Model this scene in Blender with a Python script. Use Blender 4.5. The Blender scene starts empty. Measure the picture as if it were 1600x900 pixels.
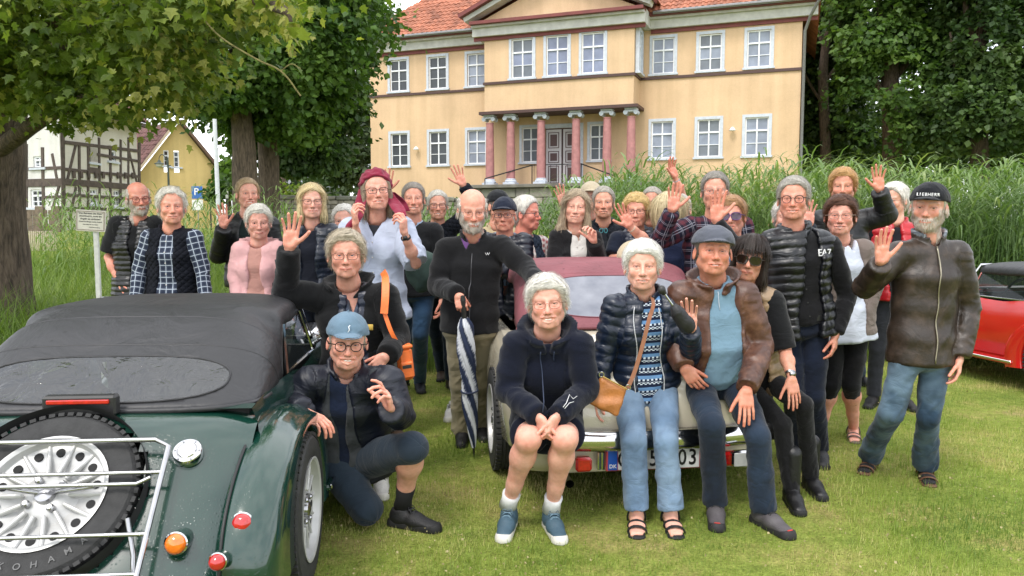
import bpy, math, random
import numpy as np
from mathutils import Vector, Matrix
random.seed(7)
RNG = np.random.default_rng(11)
R_ = math.radians
SC = bpy.context.scene
COL = SC.collection
# ------------------------------------------------------------------ camera
FPX, CAMH, PITCH = 1202.0, 1.5, math.atan(100/1202.0)
cam = bpy.data.cameras.new("camera")
cam.sensor_width = 36.0
cam.lens = 36.0*FPX/1600.0
cam.clip_start = 0.05
cam.clip_end = 3000
camo = bpy.data.objects.new("camera", cam)
COL.objects.link(camo)
camo.location = (0, 0, CAMH)
camo.rotation_euler = (math.pi/2-PITCH, 0, 0)
SC.camera = camo
SC.render.resolution_x, SC.render.resolution_y = 1024, 576
# ------------------------------------------------------------------ sky, sun, exposure
SUN_EL, SUN_AZ = R_(56), R_(208)      # azimuth from +Y clockwise: behind the photographer's left shoulder
world = bpy.data.worlds.new("World")
SC.world = world
world.use_nodes = True
wn, wl = world.node_tree.nodes, world.node_tree.links
bg = wn["Background"]
sky = wn.new("ShaderNodeTexSky")
sky.sky_type = 'NISHITA'
sky.sun_disc = False
sky.sun_elevation = SUN_EL
sky.sun_rotation = SUN_AZ
sky.air_density = 1.0
sky.dust_density = 2.0
wtc = wn.new("ShaderNodeTexCoord")
wmp = wn.new("ShaderNodeMapping"); wmp.inputs['Scale'].default_value = (1.0, 1.0, 2.2)
wno = wn.new("ShaderNodeTexNoise"); wno.inputs['Scale'].default_value = 2.6; wno.inputs['Detail'].default_value = 7
wcr = wn.new("ShaderNodeValToRGB")
wcr.color_ramp.elements[0].position = 0.36; wcr.color_ramp.elements[0].color = (0.55, 0.55, 0.55, 1)
wcr.color_ramp.elements[1].position = 0.60; wcr.color_ramp.elements[1].color = (0.97, 0.97, 0.97, 1)
wcl = wn.new("ShaderNodeMix"); wcl.data_type = 'RGBA'
wcl.inputs['B'].default_value = (10.8, 11.0, 11.4, 1)     # cloud layer radiance, scaled by the same strength as the sky
wl.new(wtc.outputs['Generated'], wmp.inputs['Vector'])
wl.new(wmp.outputs['Vector'], wno.inputs['Vector'])
wl.new(wno.outputs['Fac'], wcr.inputs['Fac'])
wl.new(wcr.outputs['Color'], wcl.inputs['Factor'])
wl.new(sky.outputs['Color'], wcl.inputs['A'])
wl.new(wcl.outputs['Result'], bg.inputs['Color'])
bg.inputs['Strength'].default_value = 0.15
sun = bpy.data.lights.new("sun", 'SUN')
sun.energy = 1.5
sun.angle = R_(14)
sun.color = (1.0, 0.955, 0.89)
suno = bpy.data.objects.new("sun", sun)
COL.objects.link(suno)
sd = Vector((math.sin(SUN_AZ)*math.cos(SUN_EL), math.cos(SUN_AZ)*math.cos(SUN_EL), math.sin(SUN_EL)))
suno.rotation_euler = sd.to_track_quat('Z', 'Y').to_euler()
suno.location = sd*50
vs = SC.view_settings
vs.view_transform = 'Standard'; vs.look = 'None'; vs.exposure = 0.62; vs.gamma = 1.0
try: vs.use_curve_mapping = False
except Exception: pass

# ------------------------------------------------------------------ helpers
def W(px, py, D):
    """world point seen at photo pixel (1600x900) on the plane Y = D"""
    u, v = (px-800)/FPX, (450-py)/FPX
    c, s = math.cos(PITCH), math.sin(PITCH)
    dy, dz = c+v*s, -s+v*c
    k = D/dy
    return np.array([u*k, D, CAMH+dz*k])
def GY(py):
    """distance of the ground seen at row py"""
    v = (450-py)/FPX
    c, s = math.cos(PITCH), math.sin(PITCH)
    return CAMH*(c+v*s)/(s-v*c)
def V3(*a): return np.array(a, float)
def nrm(v):
    v = np.asarray(v, float); return v/(np.linalg.norm(v)+1e-12)
def hexc(h):
    h = h.lstrip('#')
    o = []
    for i in (0, 2, 4):
        c = int(h[i:i+2], 16)/255
        o.append(c/12.92 if c <= .04045 else ((c+.055)/1.055)**2.4)
    return (o[0], o[1], o[2], 1.0)
def link(o, parent=None):
    COL.objects.link(o)
    if parent is not None: o.parent = parent
    return o
def tag(o, label=None, cat=None, group=None, kind=None):
    if label: o['label'] = label
    if cat: o['category'] = cat
    if group: o['group'] = group
    if kind: o['kind'] = kind
    return o
def thing(name, label, cat, loc=(0, 0, 0), rz=0.0, group=None):
    o = bpy.data.objects.new(name, None)
    COL.objects.link(o)
    o.location = [float(c) for c in loc]; o.rotation_euler = (0, 0, rz)
    o.empty_display_size = 0.2
    return tag(o, label, cat, group)
def npmesh(name, v, f, mats=(), col=None, attrs=None, smooth=True, fmat=None):
    """mesh from numpy arrays; f is (n,3) or (n,4) or a list of both"""
    me = bpy.data.meshes.new(name)
    v = np.asarray(v, np.float32)
    fs = [np.asarray(x, np.int32) for x in (f if isinstance(f, (list, tuple)) and len(f) and isinstance(f[0], np.ndarray) and f[0].ndim == 2 else [f])]
    fs = [x for x in fs if len(x)]
    me.vertices.add(len(v)); me.vertices.foreach_set('co', v.ravel())
    tot = sum(x.size for x in fs); nf = sum(len(x) for x in fs)
    me.loops.add(tot); me.polygons.add(nf)
    me.loops.foreach_set('vertex_index', np.concatenate([x.ravel() for x in fs]))
    ls, st, c = [], [], 0
    for x in fs:
        k = x.shape[1]
        ls.append(c+np.arange(len(x), dtype=np.int32)*k); c += x.size
    me.polygons.foreach_set('loop_start', np.concatenate(ls))
    me.polygons.foreach_set('use_smooth', np.full(nf, bool(smooth)))
    if fmat is not None: me.polygons.foreach_set('material_index', np.asarray(fmat, np.int32))
    for m in (mats if isinstance(mats, (list, tuple)) else [mats]): me.materials.append(m)
    if col is not None:
        a = me.color_attributes.new('col', 'FLOAT_COLOR', 'POINT')
        c4 = np.ones((len(v), 4), np.float32); c4[:, :3] = np.asarray(col, np.float32)[:, :3]
        a.data.foreach_set('color', c4.ravel())
    if attrs:
        for k, val in attrs.items():
            a = me.attributes.new(k, 'FLOAT_VECTOR', 'POINT')
            a.data.foreach_set('vector', np.asarray(val, np.float32).ravel())
    me.update(calc_edges=True); me.validate()
    return me
def mobj(name, me, parent=None, loc=None):
    o = bpy.data.objects.new(name, me)
    link(o, parent)
    if loc is not None: o.location = [float(c) for c in loc]
    return o

class MB:
    """collects simple solids and links them as one mesh"""
    def __init__(s): s.v, s.f3, s.f4, s.n = [], [], [], 0
    def add(s, v, f3=None, f4=None):
        s.v.append(np.asarray(v, float).reshape(-1, 3))
        if f3 is not None and len(f3): s.f3.append(np.asarray(f3, int)+s.n)
        if f4 is not None and len(f4): s.f4.append(np.asarray(f4, int)+s.n)
        s.n += len(s.v[-1]); return s
    def box(s, c, d, R=None):
        c, d = np.asarray(c, float), np.asarray(d, float)/2
        p = np.array([[x, y, z] for x in (-1, 1) for y in (-1, 1) for z in (-1, 1)])*d
        if R is not None: p = p@np.asarray(R).T
        return s.add(p+c, f4=[[0, 1, 3, 2], [4, 6, 7, 5], [0, 4, 5, 1], [2, 3, 7, 6], [0, 2, 6, 4], [1, 5, 7, 3]])
    def bev(s, c, d, b=0.004, R=None):
        """box with chamfered edges (24 vertices)"""
        c, h = np.asarray(c, float), np.asarray(d, float)/2
        b = min(b, h.min()*.9); P = []
        idx = {}
        for i, sx in enumerate((-1, 1)):
            for j, sy in enumerate((-1, 1)):
                for k, sz in enumerate((-1, 1)):
                    for a in range(3):
                        q = h-b; q[a] = h[a]
                        idx[(i, j, k, a)] = len(P); P.append([sx*q[0], sy*q[1], sz*q[2]])
        f4, f3 = [], []
        def fc(l):
            pts = np.array([P[t] for t in l]); n = np.cross(pts[1]-pts[0], pts[2]-pts[0])
            return l if n@pts.mean(0) > 0 else l[::-1]
        for a in range(3):
            for t in (0, 1):
                o = [x for x in range(3) if x != a]
                l = []
                for (p, q) in ((0, 0), (1, 0), (1, 1), (0, 1)):
                    k = [0, 0, 0]; k[a] = t; k[o[0]] = p; k[o[1]] = q; l.append(idx[(k[0], k[1], k[2], a)])
                f4.append(fc(l))
        for a in range(3):          # edges along axis a
            o = [x for x in range(3) if x != a]
            for p in (0, 1):
                for q in (0, 1):
                    k0 = [0]*3; k0[o[0]] = p; k0[o[1]] = q; k1 = list(k0); k0[a] = 0; k1[a] = 1
                    f4.append(fc([idx[(*k0, o[0])], idx[(*k1, o[0])], idx[(*k1, o[1])], idx[(*k0, o[1])]]))
        for i in (0, 1):
            for j in (0, 1):
                for k in (0, 1): f3.append(fc([idx[(i, j, k, 0)], idx[(i, j, k, 1)], idx[(i, j, k, 2)]]))
        P = np.array(P)
        if R is not None: P = P@np.asarray(R).T
        return s.add(P+c, f3, f4)
    def tube(s, pts, r, n=8, cap=True, closed=False, up=None):
        pts = [np.asarray(p, float) for p in pts]; m = len(pts)
        rr = [r]*m if np.isscalar(r) else list(r)
        ring = []
        prev = np.asarray(up, float) if up is not None else None
        for i in range(m):
            a = pts[(i-1) % m] if (closed or i > 0) else pts[0]
            b = pts[(i+1) % m] if (closed or i < m-1) else pts[-1]
            t = nrm(b-a)
            if prev is None: prev = V3(0, 0, 1) if abs(t[2]) < .9 else V3(1, 0, 0)
            e1 = nrm(prev-t*(prev@t)); e2 = np.cross(t, e1); prev = e1
            an = np.arange(n)*2*math.pi/n
            ring.append(pts[i]+rr[i]*(np.cos(an)[:, None]*e1+np.sin(an)[:, None]*e2))
        v = np.concatenate(ring); f = []
        for i in range(m if closed else m-1):
            j = (i+1) % m
            for k in range(n):
                f.append([i*n+k, i*n+(k+1) % n, j*n+(k+1) % n, j*n+k])
        f3 = []
        if cap and not closed:
            v = np.concatenate([v, [pts[0]], [pts[-1]]])
            for k in range(n):
                f3.append([m*n, (k+1) % n, k]); f3.append([m*n+1, (m-1)*n+k, (m-1)*n+(k+1) % n])
        return s.add(v, f3, f)
    def lathe(s, prof, n=24, c=(0, 0, 0), R=None, cap=False):
        """prof: (r, z) pairs, turned round local z"""
        an = np.arange(n)*2*math.pi/n; v = []
        for r, z in prof: v.append(np.stack([r*np.cos(an), r*np.sin(an), np.full(n, z)], 1))
        v = np.concatenate(v); f = []
        for i in range(len(prof)-1):
            for k in range(n): f.append([i*n+k, i*n+(k+1) % n, (i+1)*n+(k+1) % n, (i+1)*n+k])
        f3 = []
        if cap:
            v = np.concatenate([v, [[0, 0, prof[0][1]]], [[0, 0, prof[-1][1]]]]); m = len(prof)
            for k in range(n):
                f3.append([m*n, (k+1) % n, k]); f3.append([m*n+1, (m-1)*n+k, (m-1)*n+(k+1) % n])
        if R is not None: v = v@np.asarray(R).T
        return s.add(v+np.asarray(c), f3, f)
    def prism(s, poly, z0, z1, R=None, c=(0, 0, 0)):
        """polygon in local xy (counter-clockwise) extruded along local z"""
        n = len(poly); p = np.array(poly, float)
        v = np.concatenate([np.c_[p, np.full(n, z0)], np.c_[p, np.full(n, z1)]])
        f4 = [[i, (i+1) % n, n+(i+1) % n, n+i] for i in range(n)]
        # ear-free fan from centroid
        v = np.concatenate([v, [[*p.mean(0), z0]], [[*p.mean(0), z1]]])
        f3 = [[2*n, (i+1) % n, i] for i in range(n)]+[[2*n+1, n+i, n+(i+1) % n] for i in range(n)]
        if R is not None: v = v@np.asarray(R).T
        return s.add(v+np.asarray(c), f3, f4)
    def grid(s, P):
        P = np.asarray(P, float); a, b = P.shape[:2]
        i = np.arange(a-1)[:, None]*b+np.arange(b-1)[None]
        i = i.ravel()
        return s.add(P.reshape(-1, 3), f4=np.stack([i, i+1, i+b+1, i+b], 1))
    def build(s, name, mats, parent=None, smooth=False, loc=None, rel=None, col=None):
        v = np.concatenate(s.v)
        if rel is not None: v = v-np.asarray(rel)
        fs = []
        if s.f4: fs.append(np.concatenate(s.f4))
        if s.f3: fs.append(np.concatenate(s.f3))
        me = npmesh(name, v, fs, mats, smooth=smooth, col=col)
        return mobj(name, me, parent, loc)
def autosmooth(o, ang=35):
    me = o.data
    me.polygons.foreach_set('use_smooth', np.ones(len(me.polygons), bool))
    try: me.set_sharp_from_angle(angle=R_(ang))
    except Exception: pass
    return o
def catmull(P, m):
    """smooth rows of control points (k, ..., 3) to (m, ...)"""
    P = np.asarray(P, float); k = len(P); t = np.linspace(0, k-1, m); i = np.clip(t.astype(int), 0, k-2); u = t-i
    u = u.reshape((-1,)+(1,)*(P.ndim-1))
    g = lambda j: P[np.clip(j, 0, k-1)]
    p0 = np.where((i-1 < 0).reshape(u.shape), 2*P[0]-P[1], g(i-1)); p3 = np.where((i+2 > k-1).reshape(u.shape), 2*P[-1]-P[-2], g(i+2))
    p1, p2 = g(i), g(i+1)
    return .5*((2*p1)+(-p0+p2)*u+(2*p0-5*p1+4*p2-p3)*u**2+(-p0+3*p1-3*p2+p3)*u**3)

# ------------------------------------------------------------------ materials
def mat(name):
    m = bpy.data.materials.new(name); m.use_nodes = True
    n = m.node_tree.nodes; return m, n, m.node_tree.links, n['Principled BSDF']
def _noise(n, l, scale, detail=4, rough=.55, vec=None, dist=0.0):
    t = n.new('ShaderNodeTexNoise'); t.inputs['Scale'].default_value = scale; t.inputs['Detail'].default_value = detail
    t.inputs['Roughness'].default_value = rough; t.inputs['Distortion'].default_value = dist
    if vec is not None: l.new(vec, t.inputs['Vector'])
    return t
def _ramp(n, l, fac, stops):
    r = n.new('ShaderNodeValToRGB'); e = r.color_ramp.elements
    while len(e) < len(stops): e.new(0.5)
    for i, (p, c) in enumerate(stops):
        e[i].position = p; e[i].color = c if len(c) == 4 else (*c, 1)
    l.new(fac, r.inputs['Fac']); return r
def _mul(n, l, a, b, fac=1.0, mode='MULTIPLY'):
    m = n.new('ShaderNodeMix'); m.data_type = 'RGBA'; m.blend_type = mode
    if isinstance(fac, (int, float)): m.inputs['Factor'].default_value = fac
    else: l.new(fac, m.inputs['Factor'])
    for s, x in (('A', a), ('B', b)):
        if isinstance(x, tuple): m.inputs[s].default_value = x
        else: l.new(x, m.inputs[s])
    return m.outputs['Result']
def _bump(n, l, h, strength, dist, prev=None):
    b = n.new('ShaderNodeBump'); b.inputs['Strength'].default_value = strength; b.inputs['Distance'].default_value = dist
    l.new(h, b.inputs['Height'])
    if prev is not None: l.new(prev, b.inputs['Normal'])
    return b.outputs['Normal']
def _math(n, l, op, a, b=None, c=None):
    m = n.new('ShaderNodeMath'); m.operation = op
    for i, x in enumerate((a, b, c)):
        if x is None: continue
        if isinstance(x, (int, float)): m.inputs[i].default_value = x
        else: l.new(x, m.inputs[i])
    return m.outputs[0]
_MC = {}
def simple(name, c, rough=.6, metal=0.0, var=.15, vs_=20, bump=0.0, bs=60, coat=0.0, spec=None, trans=0.0):
    """plain procedural surface with mottled colour and fine relief"""
    key = (name,)
    if key in _MC: return _MC[key]
    if isinstance(c, str): c = hexc(c)
    m, n, l, b = mat(name)
    tc = n.new('ShaderNodeTexCoord'); v = tc.outputs['Object']
    t = _noise(n, l, vs_, 5, vec=v)
    lo = tuple(max(0, x*(1-var)) for x in c[:3])+(1,); hi = tuple(min(1, x*(1+var)) for x in c[:3])+(1,)
    r = _ramp(n, l, t.outputs['Fac'], [(.3, lo), (.7, hi)])
    l.new(r.outputs['Color'], b.inputs['Base Color'])
    b.inputs['Roughness'].default_value = rough; b.inputs['Metallic'].default_value = metal
    b.inputs['Coat Weight'].default_value = coat
    if trans: b.inputs['Transmission Weight'].default_value = trans
    if spec is not None: b.inputs['Specular IOR Level'].default_value = spec
    if bump:
        t2 = _noise(n, l, bs, 5, vec=v); l.new(_bump(n, l, t2.outputs['Fac'], bump, .01), b.inputs['Normal'])
    _MC[key] = m; return m
# ================================================================== implicit-surface modelling
F32 = np.float32
class Grid:
    def __init__(s, lo, hi, h):
        s.lo = np.asarray(lo, float); s.h = float(h)
        s.n = np.maximum(4, np.ceil((np.asarray(hi, float)-s.lo)/h).astype(int)+1)
        s.d = np.full(s.n, 1.0, F32)
        s.ax = [(s.lo[i]+s.h*np.arange(s.n[i])).astype(F32) for i in range(3)]
    def sl(s, lo, hi):
        a = np.clip(np.floor((np.asarray(lo)-s.lo)/s.h).astype(int), 0, s.n)
        b = np.clip(np.ceil((np.asarray(hi)-s.lo)/s.h).astype(int)+1, 0, s.n)
        if np.any(b <= a): return None
        S = tuple(slice(a[i], b[i]) for i in range(3))
        return S, s.ax[0][S[0]][:, None, None], s.ax[1][S[1]][None, :, None], s.ax[2][S[2]][None, None, :]
    def op(s, prim, k=0.0, sub=False):
        f, lo, hi = prim
        m = k+3*s.h
        q = s.sl(np.asarray(lo)-m, np.asarray(hi)+m)
        if q is None: return s
        S, X, Y, Z = q
        b = f(X, Y, Z); a = s.d[S]
        if sub:
            b = -b
            if k > 0:
                hh = np.maximum(k-np.abs(a-b), 0)/k; s.d[S] = np.maximum(a, b)+hh*hh*k*.25
            else: s.d[S] = np.maximum(a, b)
        elif k > 0:
            hh = np.maximum(k-np.abs(a-b), 0)/k; s.d[S] = np.minimum(a, b)-hh*hh*k*.25
        else: s.d[S] = np.minimum(a, b)
        return s
    def cut(s, fn):
        """intersect with fn<0 everywhere"""
        X, Y, Z = s.ax[0][:, None, None], s.ax[1][None, :, None], s.ax[2][None, None, :]
        s.d = np.maximum(s.d, fn(X, Y, Z)).astype(F32); return s
    def mesh(s, it=1):
        return nets(s.d, s.lo, s.h, it)
def rc(a, b, ra, rb):
    a = np.asarray(a, float); b = np.asarray(b, float); ba = b-a; L2 = float(ba@ba)+1e-12; r = max(ra, rb)
    def f(X, Y, Z):
        qx, qy, qz = X-F32(a[0]), Y-F32(a[1]), Z-F32(a[2])
        t = np.clip((qx*F32(ba[0])+qy*F32(ba[1])+qz*F32(ba[2]))/F32(L2), 0, 1)
        return np.sqrt((qx-t*F32(ba[0]))**2+(qy-t*F32(ba[1]))**2+(qz-t*F32(ba[2]))**2)-(F32(ra)+t*F32(rb-ra))
    return f, np.minimum(a, b)-r, np.maximum(a, b)+r
def sph(c, r): return rc(c, np.asarray(c, float)+1e-6, r, r)
def ell(c, r, R=None):
    c = np.asarray(c, float); r = np.asarray(r, float); R = np.eye(3) if R is None else np.asarray(R)
    def f(X, Y, Z):
        q = [X-F32(c[0]), Y-F32(c[1]), Z-F32(c[2])]
        k0 = 0; k1 = 0
        for i in range(3):
            u = q[0]*F32(R[0, i])+q[1]*F32(R[1, i])+q[2]*F32(R[2, i]) if R is not None else q[i]
            k0 = k0+(u/F32(r[i]))**2; k1 = k1+(u/F32(r[i]**2))**2
        k0 = np.sqrt(k0); return (k0*(k0-1)/(np.sqrt(k1)+F32(1e-6))).astype(F32)
    e = np.sqrt((R**2)@(r**2))
    return f, c-e, c+e
def ec(a, b, A, B, side, cap=None):
    """tapered elliptic limb from a to b; A, B = (half width along side, half depth)"""
    a = np.asarray(a, float); b = np.asarray(b, float); w = b-a; L = float(np.linalg.norm(w))+1e-9; w = w/L
    e1 = np.asarray(side, float); e1 = nrm(e1-w*(e1@w)); e2 = np.cross(w, e1)
    A = np.asarray(A, float); B = np.asarray(B, float)
    cp = min(A.min(), B.min()) if cap is None else cap
    def f(X, Y, Z):
        q = [X-F32(a[0]), Y-F32(a[1]), Z-F32(a[2])]
        dt = lambda e: q[0]*F32(e[0])+q[1]*F32(e[1])+q[2]*F32(e[2])
        z = dt(w); t = np.clip(z/F32(L), 0, 1); z = z-t*F32(L)
        rx = F32(A[0])+t*F32(B[0]-A[0]); ry = F32(A[1])+t*F32(B[1]-A[1])
        x, y = dt(e1), dt(e2)
        k0 = np.sqrt((x/rx)**2+(y/ry)**2+(z/F32(cp))**2)
        k1 = np.sqrt((x/rx**2)**2+(y/ry**2)**2+(z/F32(cp**2))**2)
        return (k0*(k0-1)/(k1+F32(1e-6))).astype(F32)
    r = max(A.max(), B.max(), cp)
    return f, np.minimum(a, b)-r, np.maximum(a, b)+r
def nets(d, lo, h, it=1):
    s = d < 0
    nx, ny, nz = d.shape
    cnt = np.zeros((nx-1, ny-1, nz-1), np.int8)
    for i in (0, 1):
        for j in (0, 1):
            for k in (0, 1): cnt += s[i:nx-1+i, j:ny-1+j, k:nz-1+k]
    act = (cnt > 0) & (cnt < 8)
    I, J, K = np.nonzero(act)
    if len(I) == 0: return np.zeros((0, 3)), np.zeros((0, 4), int)
    idx = np.full(act.shape, -1, np.int32); idx[I, J, K] = np.arange(len(I))
    P = np.zeros((len(I), 3)); C = np.zeros(len(I))
    cor = [(i, j, k) for i in (0, 1) for j in (0, 1) for k in (0, 1)]
    val = {c: d[I+c[0], J+c[1], K+c[2]].astype(float) for c in cor}
    for a in cor:
        for ax in range(3):
            if a[ax] == 0:
                b = list(a); b[ax] = 1; b = tuple(b)
                va, vb = val[a], val[b]; m = (va < 0) != (vb < 0)
                t = np.where(m, va/np.where(m, va-vb, 1), 0)
                for q in range(3): P[:, q] += np.where(m, a[q]+(t if q == ax else 0), 0)
                C += m
    P = P/C[:, None]+np.stack([I, J, K], 1)
    P = lo+P*h
    F = []
    for ax in range(3):
        o = [q for q in range(3) if q != ax]
        sa = s[:-1] if ax == 0 else s[:, :-1] if ax == 1 else s[:, :, :-1]
        sb = s[1:] if ax == 0 else s[:, 1:] if ax == 1 else s[:, :, 1:]
        ch = np.nonzero(sa != sb)
        if len(ch[0]) == 0: continue
        g = list(ch); m = np.ones(len(g[0]), bool)
        for q in o: m &= (g[q] > 0) & (g[q] < d.shape[q]-1)
        g = [x[m] for x in g]; inside = sa[tuple(g)]
        def at(du, dv):
            c = [x.copy() for x in g]; c[o[0]] = c[o[0]]-du; c[o[1]] = c[o[1]]-dv; return idx[tuple(c)]
        q = np.stack([at(1, 1), at(0, 1), at(0, 0), at(1, 0)], 1)
        flip = inside if ax != 1 else ~inside
        q = np.where(flip[:, None], q, q[:, ::-1]); F.append(q)
    F = np.concatenate(F)
    F = F[(F >= 0).all(1)]
    for _ in range(it): P = relax(P, F, .5)
    return P, F
def relax(P, F, w):
    n = len(P); acc = np.zeros((n, 3)); c = np.zeros(n)
    for a, b in ((0, 1), (1, 2), (2, 3), (3, 0)):
        for x, y in ((F[:, a], F[:, b]), (F[:, b], F[:, a])):
            for q in range(3): acc[:, q] += np.bincount(x, P[y, q], n)
            c += np.bincount(x, minlength=n)
    return P+(acc/np.maximum(c, 1)[:, None]-P)*w
def vnorm(P, F):
    n = np.cross(P[F[:, 2]]-P[F[:, 0]], P[F[:, 3 if F.shape[1] > 3 else 1]]-P[F[:, 1 if F.shape[1] > 3 else 0]])
    N = np.zeros_like(P)
    for k in range(F.shape[1]):
        for q in range(3): N[:, q] += np.bincount(F[:, k], n[:, q], len(P))
    return N/(np.linalg.norm(N, axis=1)[:, None]+1e-12)
_T = np.random.default_rng(5).random((32, 32, 32))
def noise3(p, sc=1.0, seed=0):
    """smooth value noise in -1..1"""
    p = np.asarray(p, float)*sc+seed*7.31; i = np.floor(p).astype(int); f = p-i; f = f*f*(3-2*f); r = 0
    for a in (0, 1):
        for b in (0, 1):
            for c in (0, 1):
                w = (f[:, 0] if a else 1-f[:, 0])*(f[:, 1] if b else 1-f[:, 1])*(f[:, 2] if c else 1-f[:, 2])
                r = r+w*_T[(i[:, 0]+a) % 32, (i[:, 1]+b) % 32, (i[:, 2]+c) % 32]
    return r*2-1
def sstep(a, b, x):
    t = np.clip((x-a)/(b-a), 0, 1); return t*t*(3-2*t)
# ================================================================== people
def rot_zxy(yaw, pitch, roll):
    """local frame facing -Y turned by yaw (towards +X), nodded down by pitch, tilted by roll; degrees"""
    M = Matrix.Rotation(R_(yaw), 3, 'Z') @ Matrix.Rotation(R_(pitch), 3, 'X') @ Matrix.Rotation(R_(roll), 3, 'Y')
    return np.array(M)
def mskin(key, c):
    k = 'skin_'+key
    if k in _MC: return _MC[k]
    m, n, l, b = mat(k)
    a = n.new('ShaderNodeAttribute'); a.attribute_name = 'col'
    tc = n.new('ShaderNodeTexCoord'); v = tc.outputs['Object']
    t = _noise(n, l, 38, 5, vec=v); t2 = _noise(n, l, 9, 3, vec=v)
    r = _ramp(n, l, t.outputs['Fac'], [(.3, (.86, .80, .78)), (.7, (1.06, 1.04, 1.04))])
    r2 = _ramp(n, l, t2.outputs['Fac'], [(.35, (1.0, .93, .91)), (.65, (1, 1, 1))])
    c1 = _mul(n, l, a.outputs['Color'], r.outputs['Color']); c1 = _mul(n, l, c1, r2.outputs['Color'])
    l.new(c1, b.inputs['Base Color']); b.inputs['Roughness'].default_value = .48
    b.inputs['Subsurface Weight'].default_value = .2; b.inputs['Subsurface Radius'].default_value = (1, .35, .2); b.inputs['Subsurface Scale'].default_value = .008
    b.inputs['Specular IOR Level'].default_value = .42
    t3 = _noise(n, l, 130, 6, vec=v, rough=.65)
    mp = n.new('ShaderNodeMapping'); mp.inputs['Scale'].default_value = (22, 22, 95); l.new(v, mp.inputs['Vector'])
    t4 = _noise(n, l, 1.0, 3, vec=mp.outputs['Vector'], dist=.6)
    nb = _bump(n, l, t3.outputs['Fac'], .25, .002); nb = _bump(n, l, t4.outputs['Fac'], .14, .003, nb)
    l.new(nb, b.inputs['Normal']); _MC[k] = m; return m
def meye():
    if 'eye' in _MC: return _MC['eye']
    m, n, l, b = mat('eye'); a = n.new('ShaderNodeAttribute'); a.attribute_name = 'col'
    l.new(a.outputs['Color'], b.inputs['Base Color']); b.inputs['Roughness'].default_value = .12; _MC['eye'] = m; return m
def mteeth():
    return simple('teeth', (.80, .76, .68), .3, var=.06, vs_=60)
def mhair():
    if 'hair' in _MC: return _MC['hair']
    m, n, l, b = mat('hair'); a = n.new('ShaderNodeAttribute'); a.attribute_name = 'col'
    tc = n.new('ShaderNodeTexCoord'); t = _noise(n, l, 55, 4, vec=tc.outputs['Object'])
    r = _ramp(n, l, t.outputs['Fac'], [(.3, (.80, .80, .80)), (.7, (1.08, 1.08, 1.08))])
    l.new(_mul(n, l, a.outputs['Color'], r.outputs['Color']), b.inputs['Base Color']); b.inputs['Roughness'].default_value = .5
    b.inputs['Specular IOR Level'].default_value = .35
    t2 = _noise(n, l, 160, 4, vec=tc.outputs['Object']); l.new(_bump(n, l, t2.outputs['Fac'], .5, .004), b.inputs['Normal'])
    _MC['hair'] = m; return m
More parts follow.
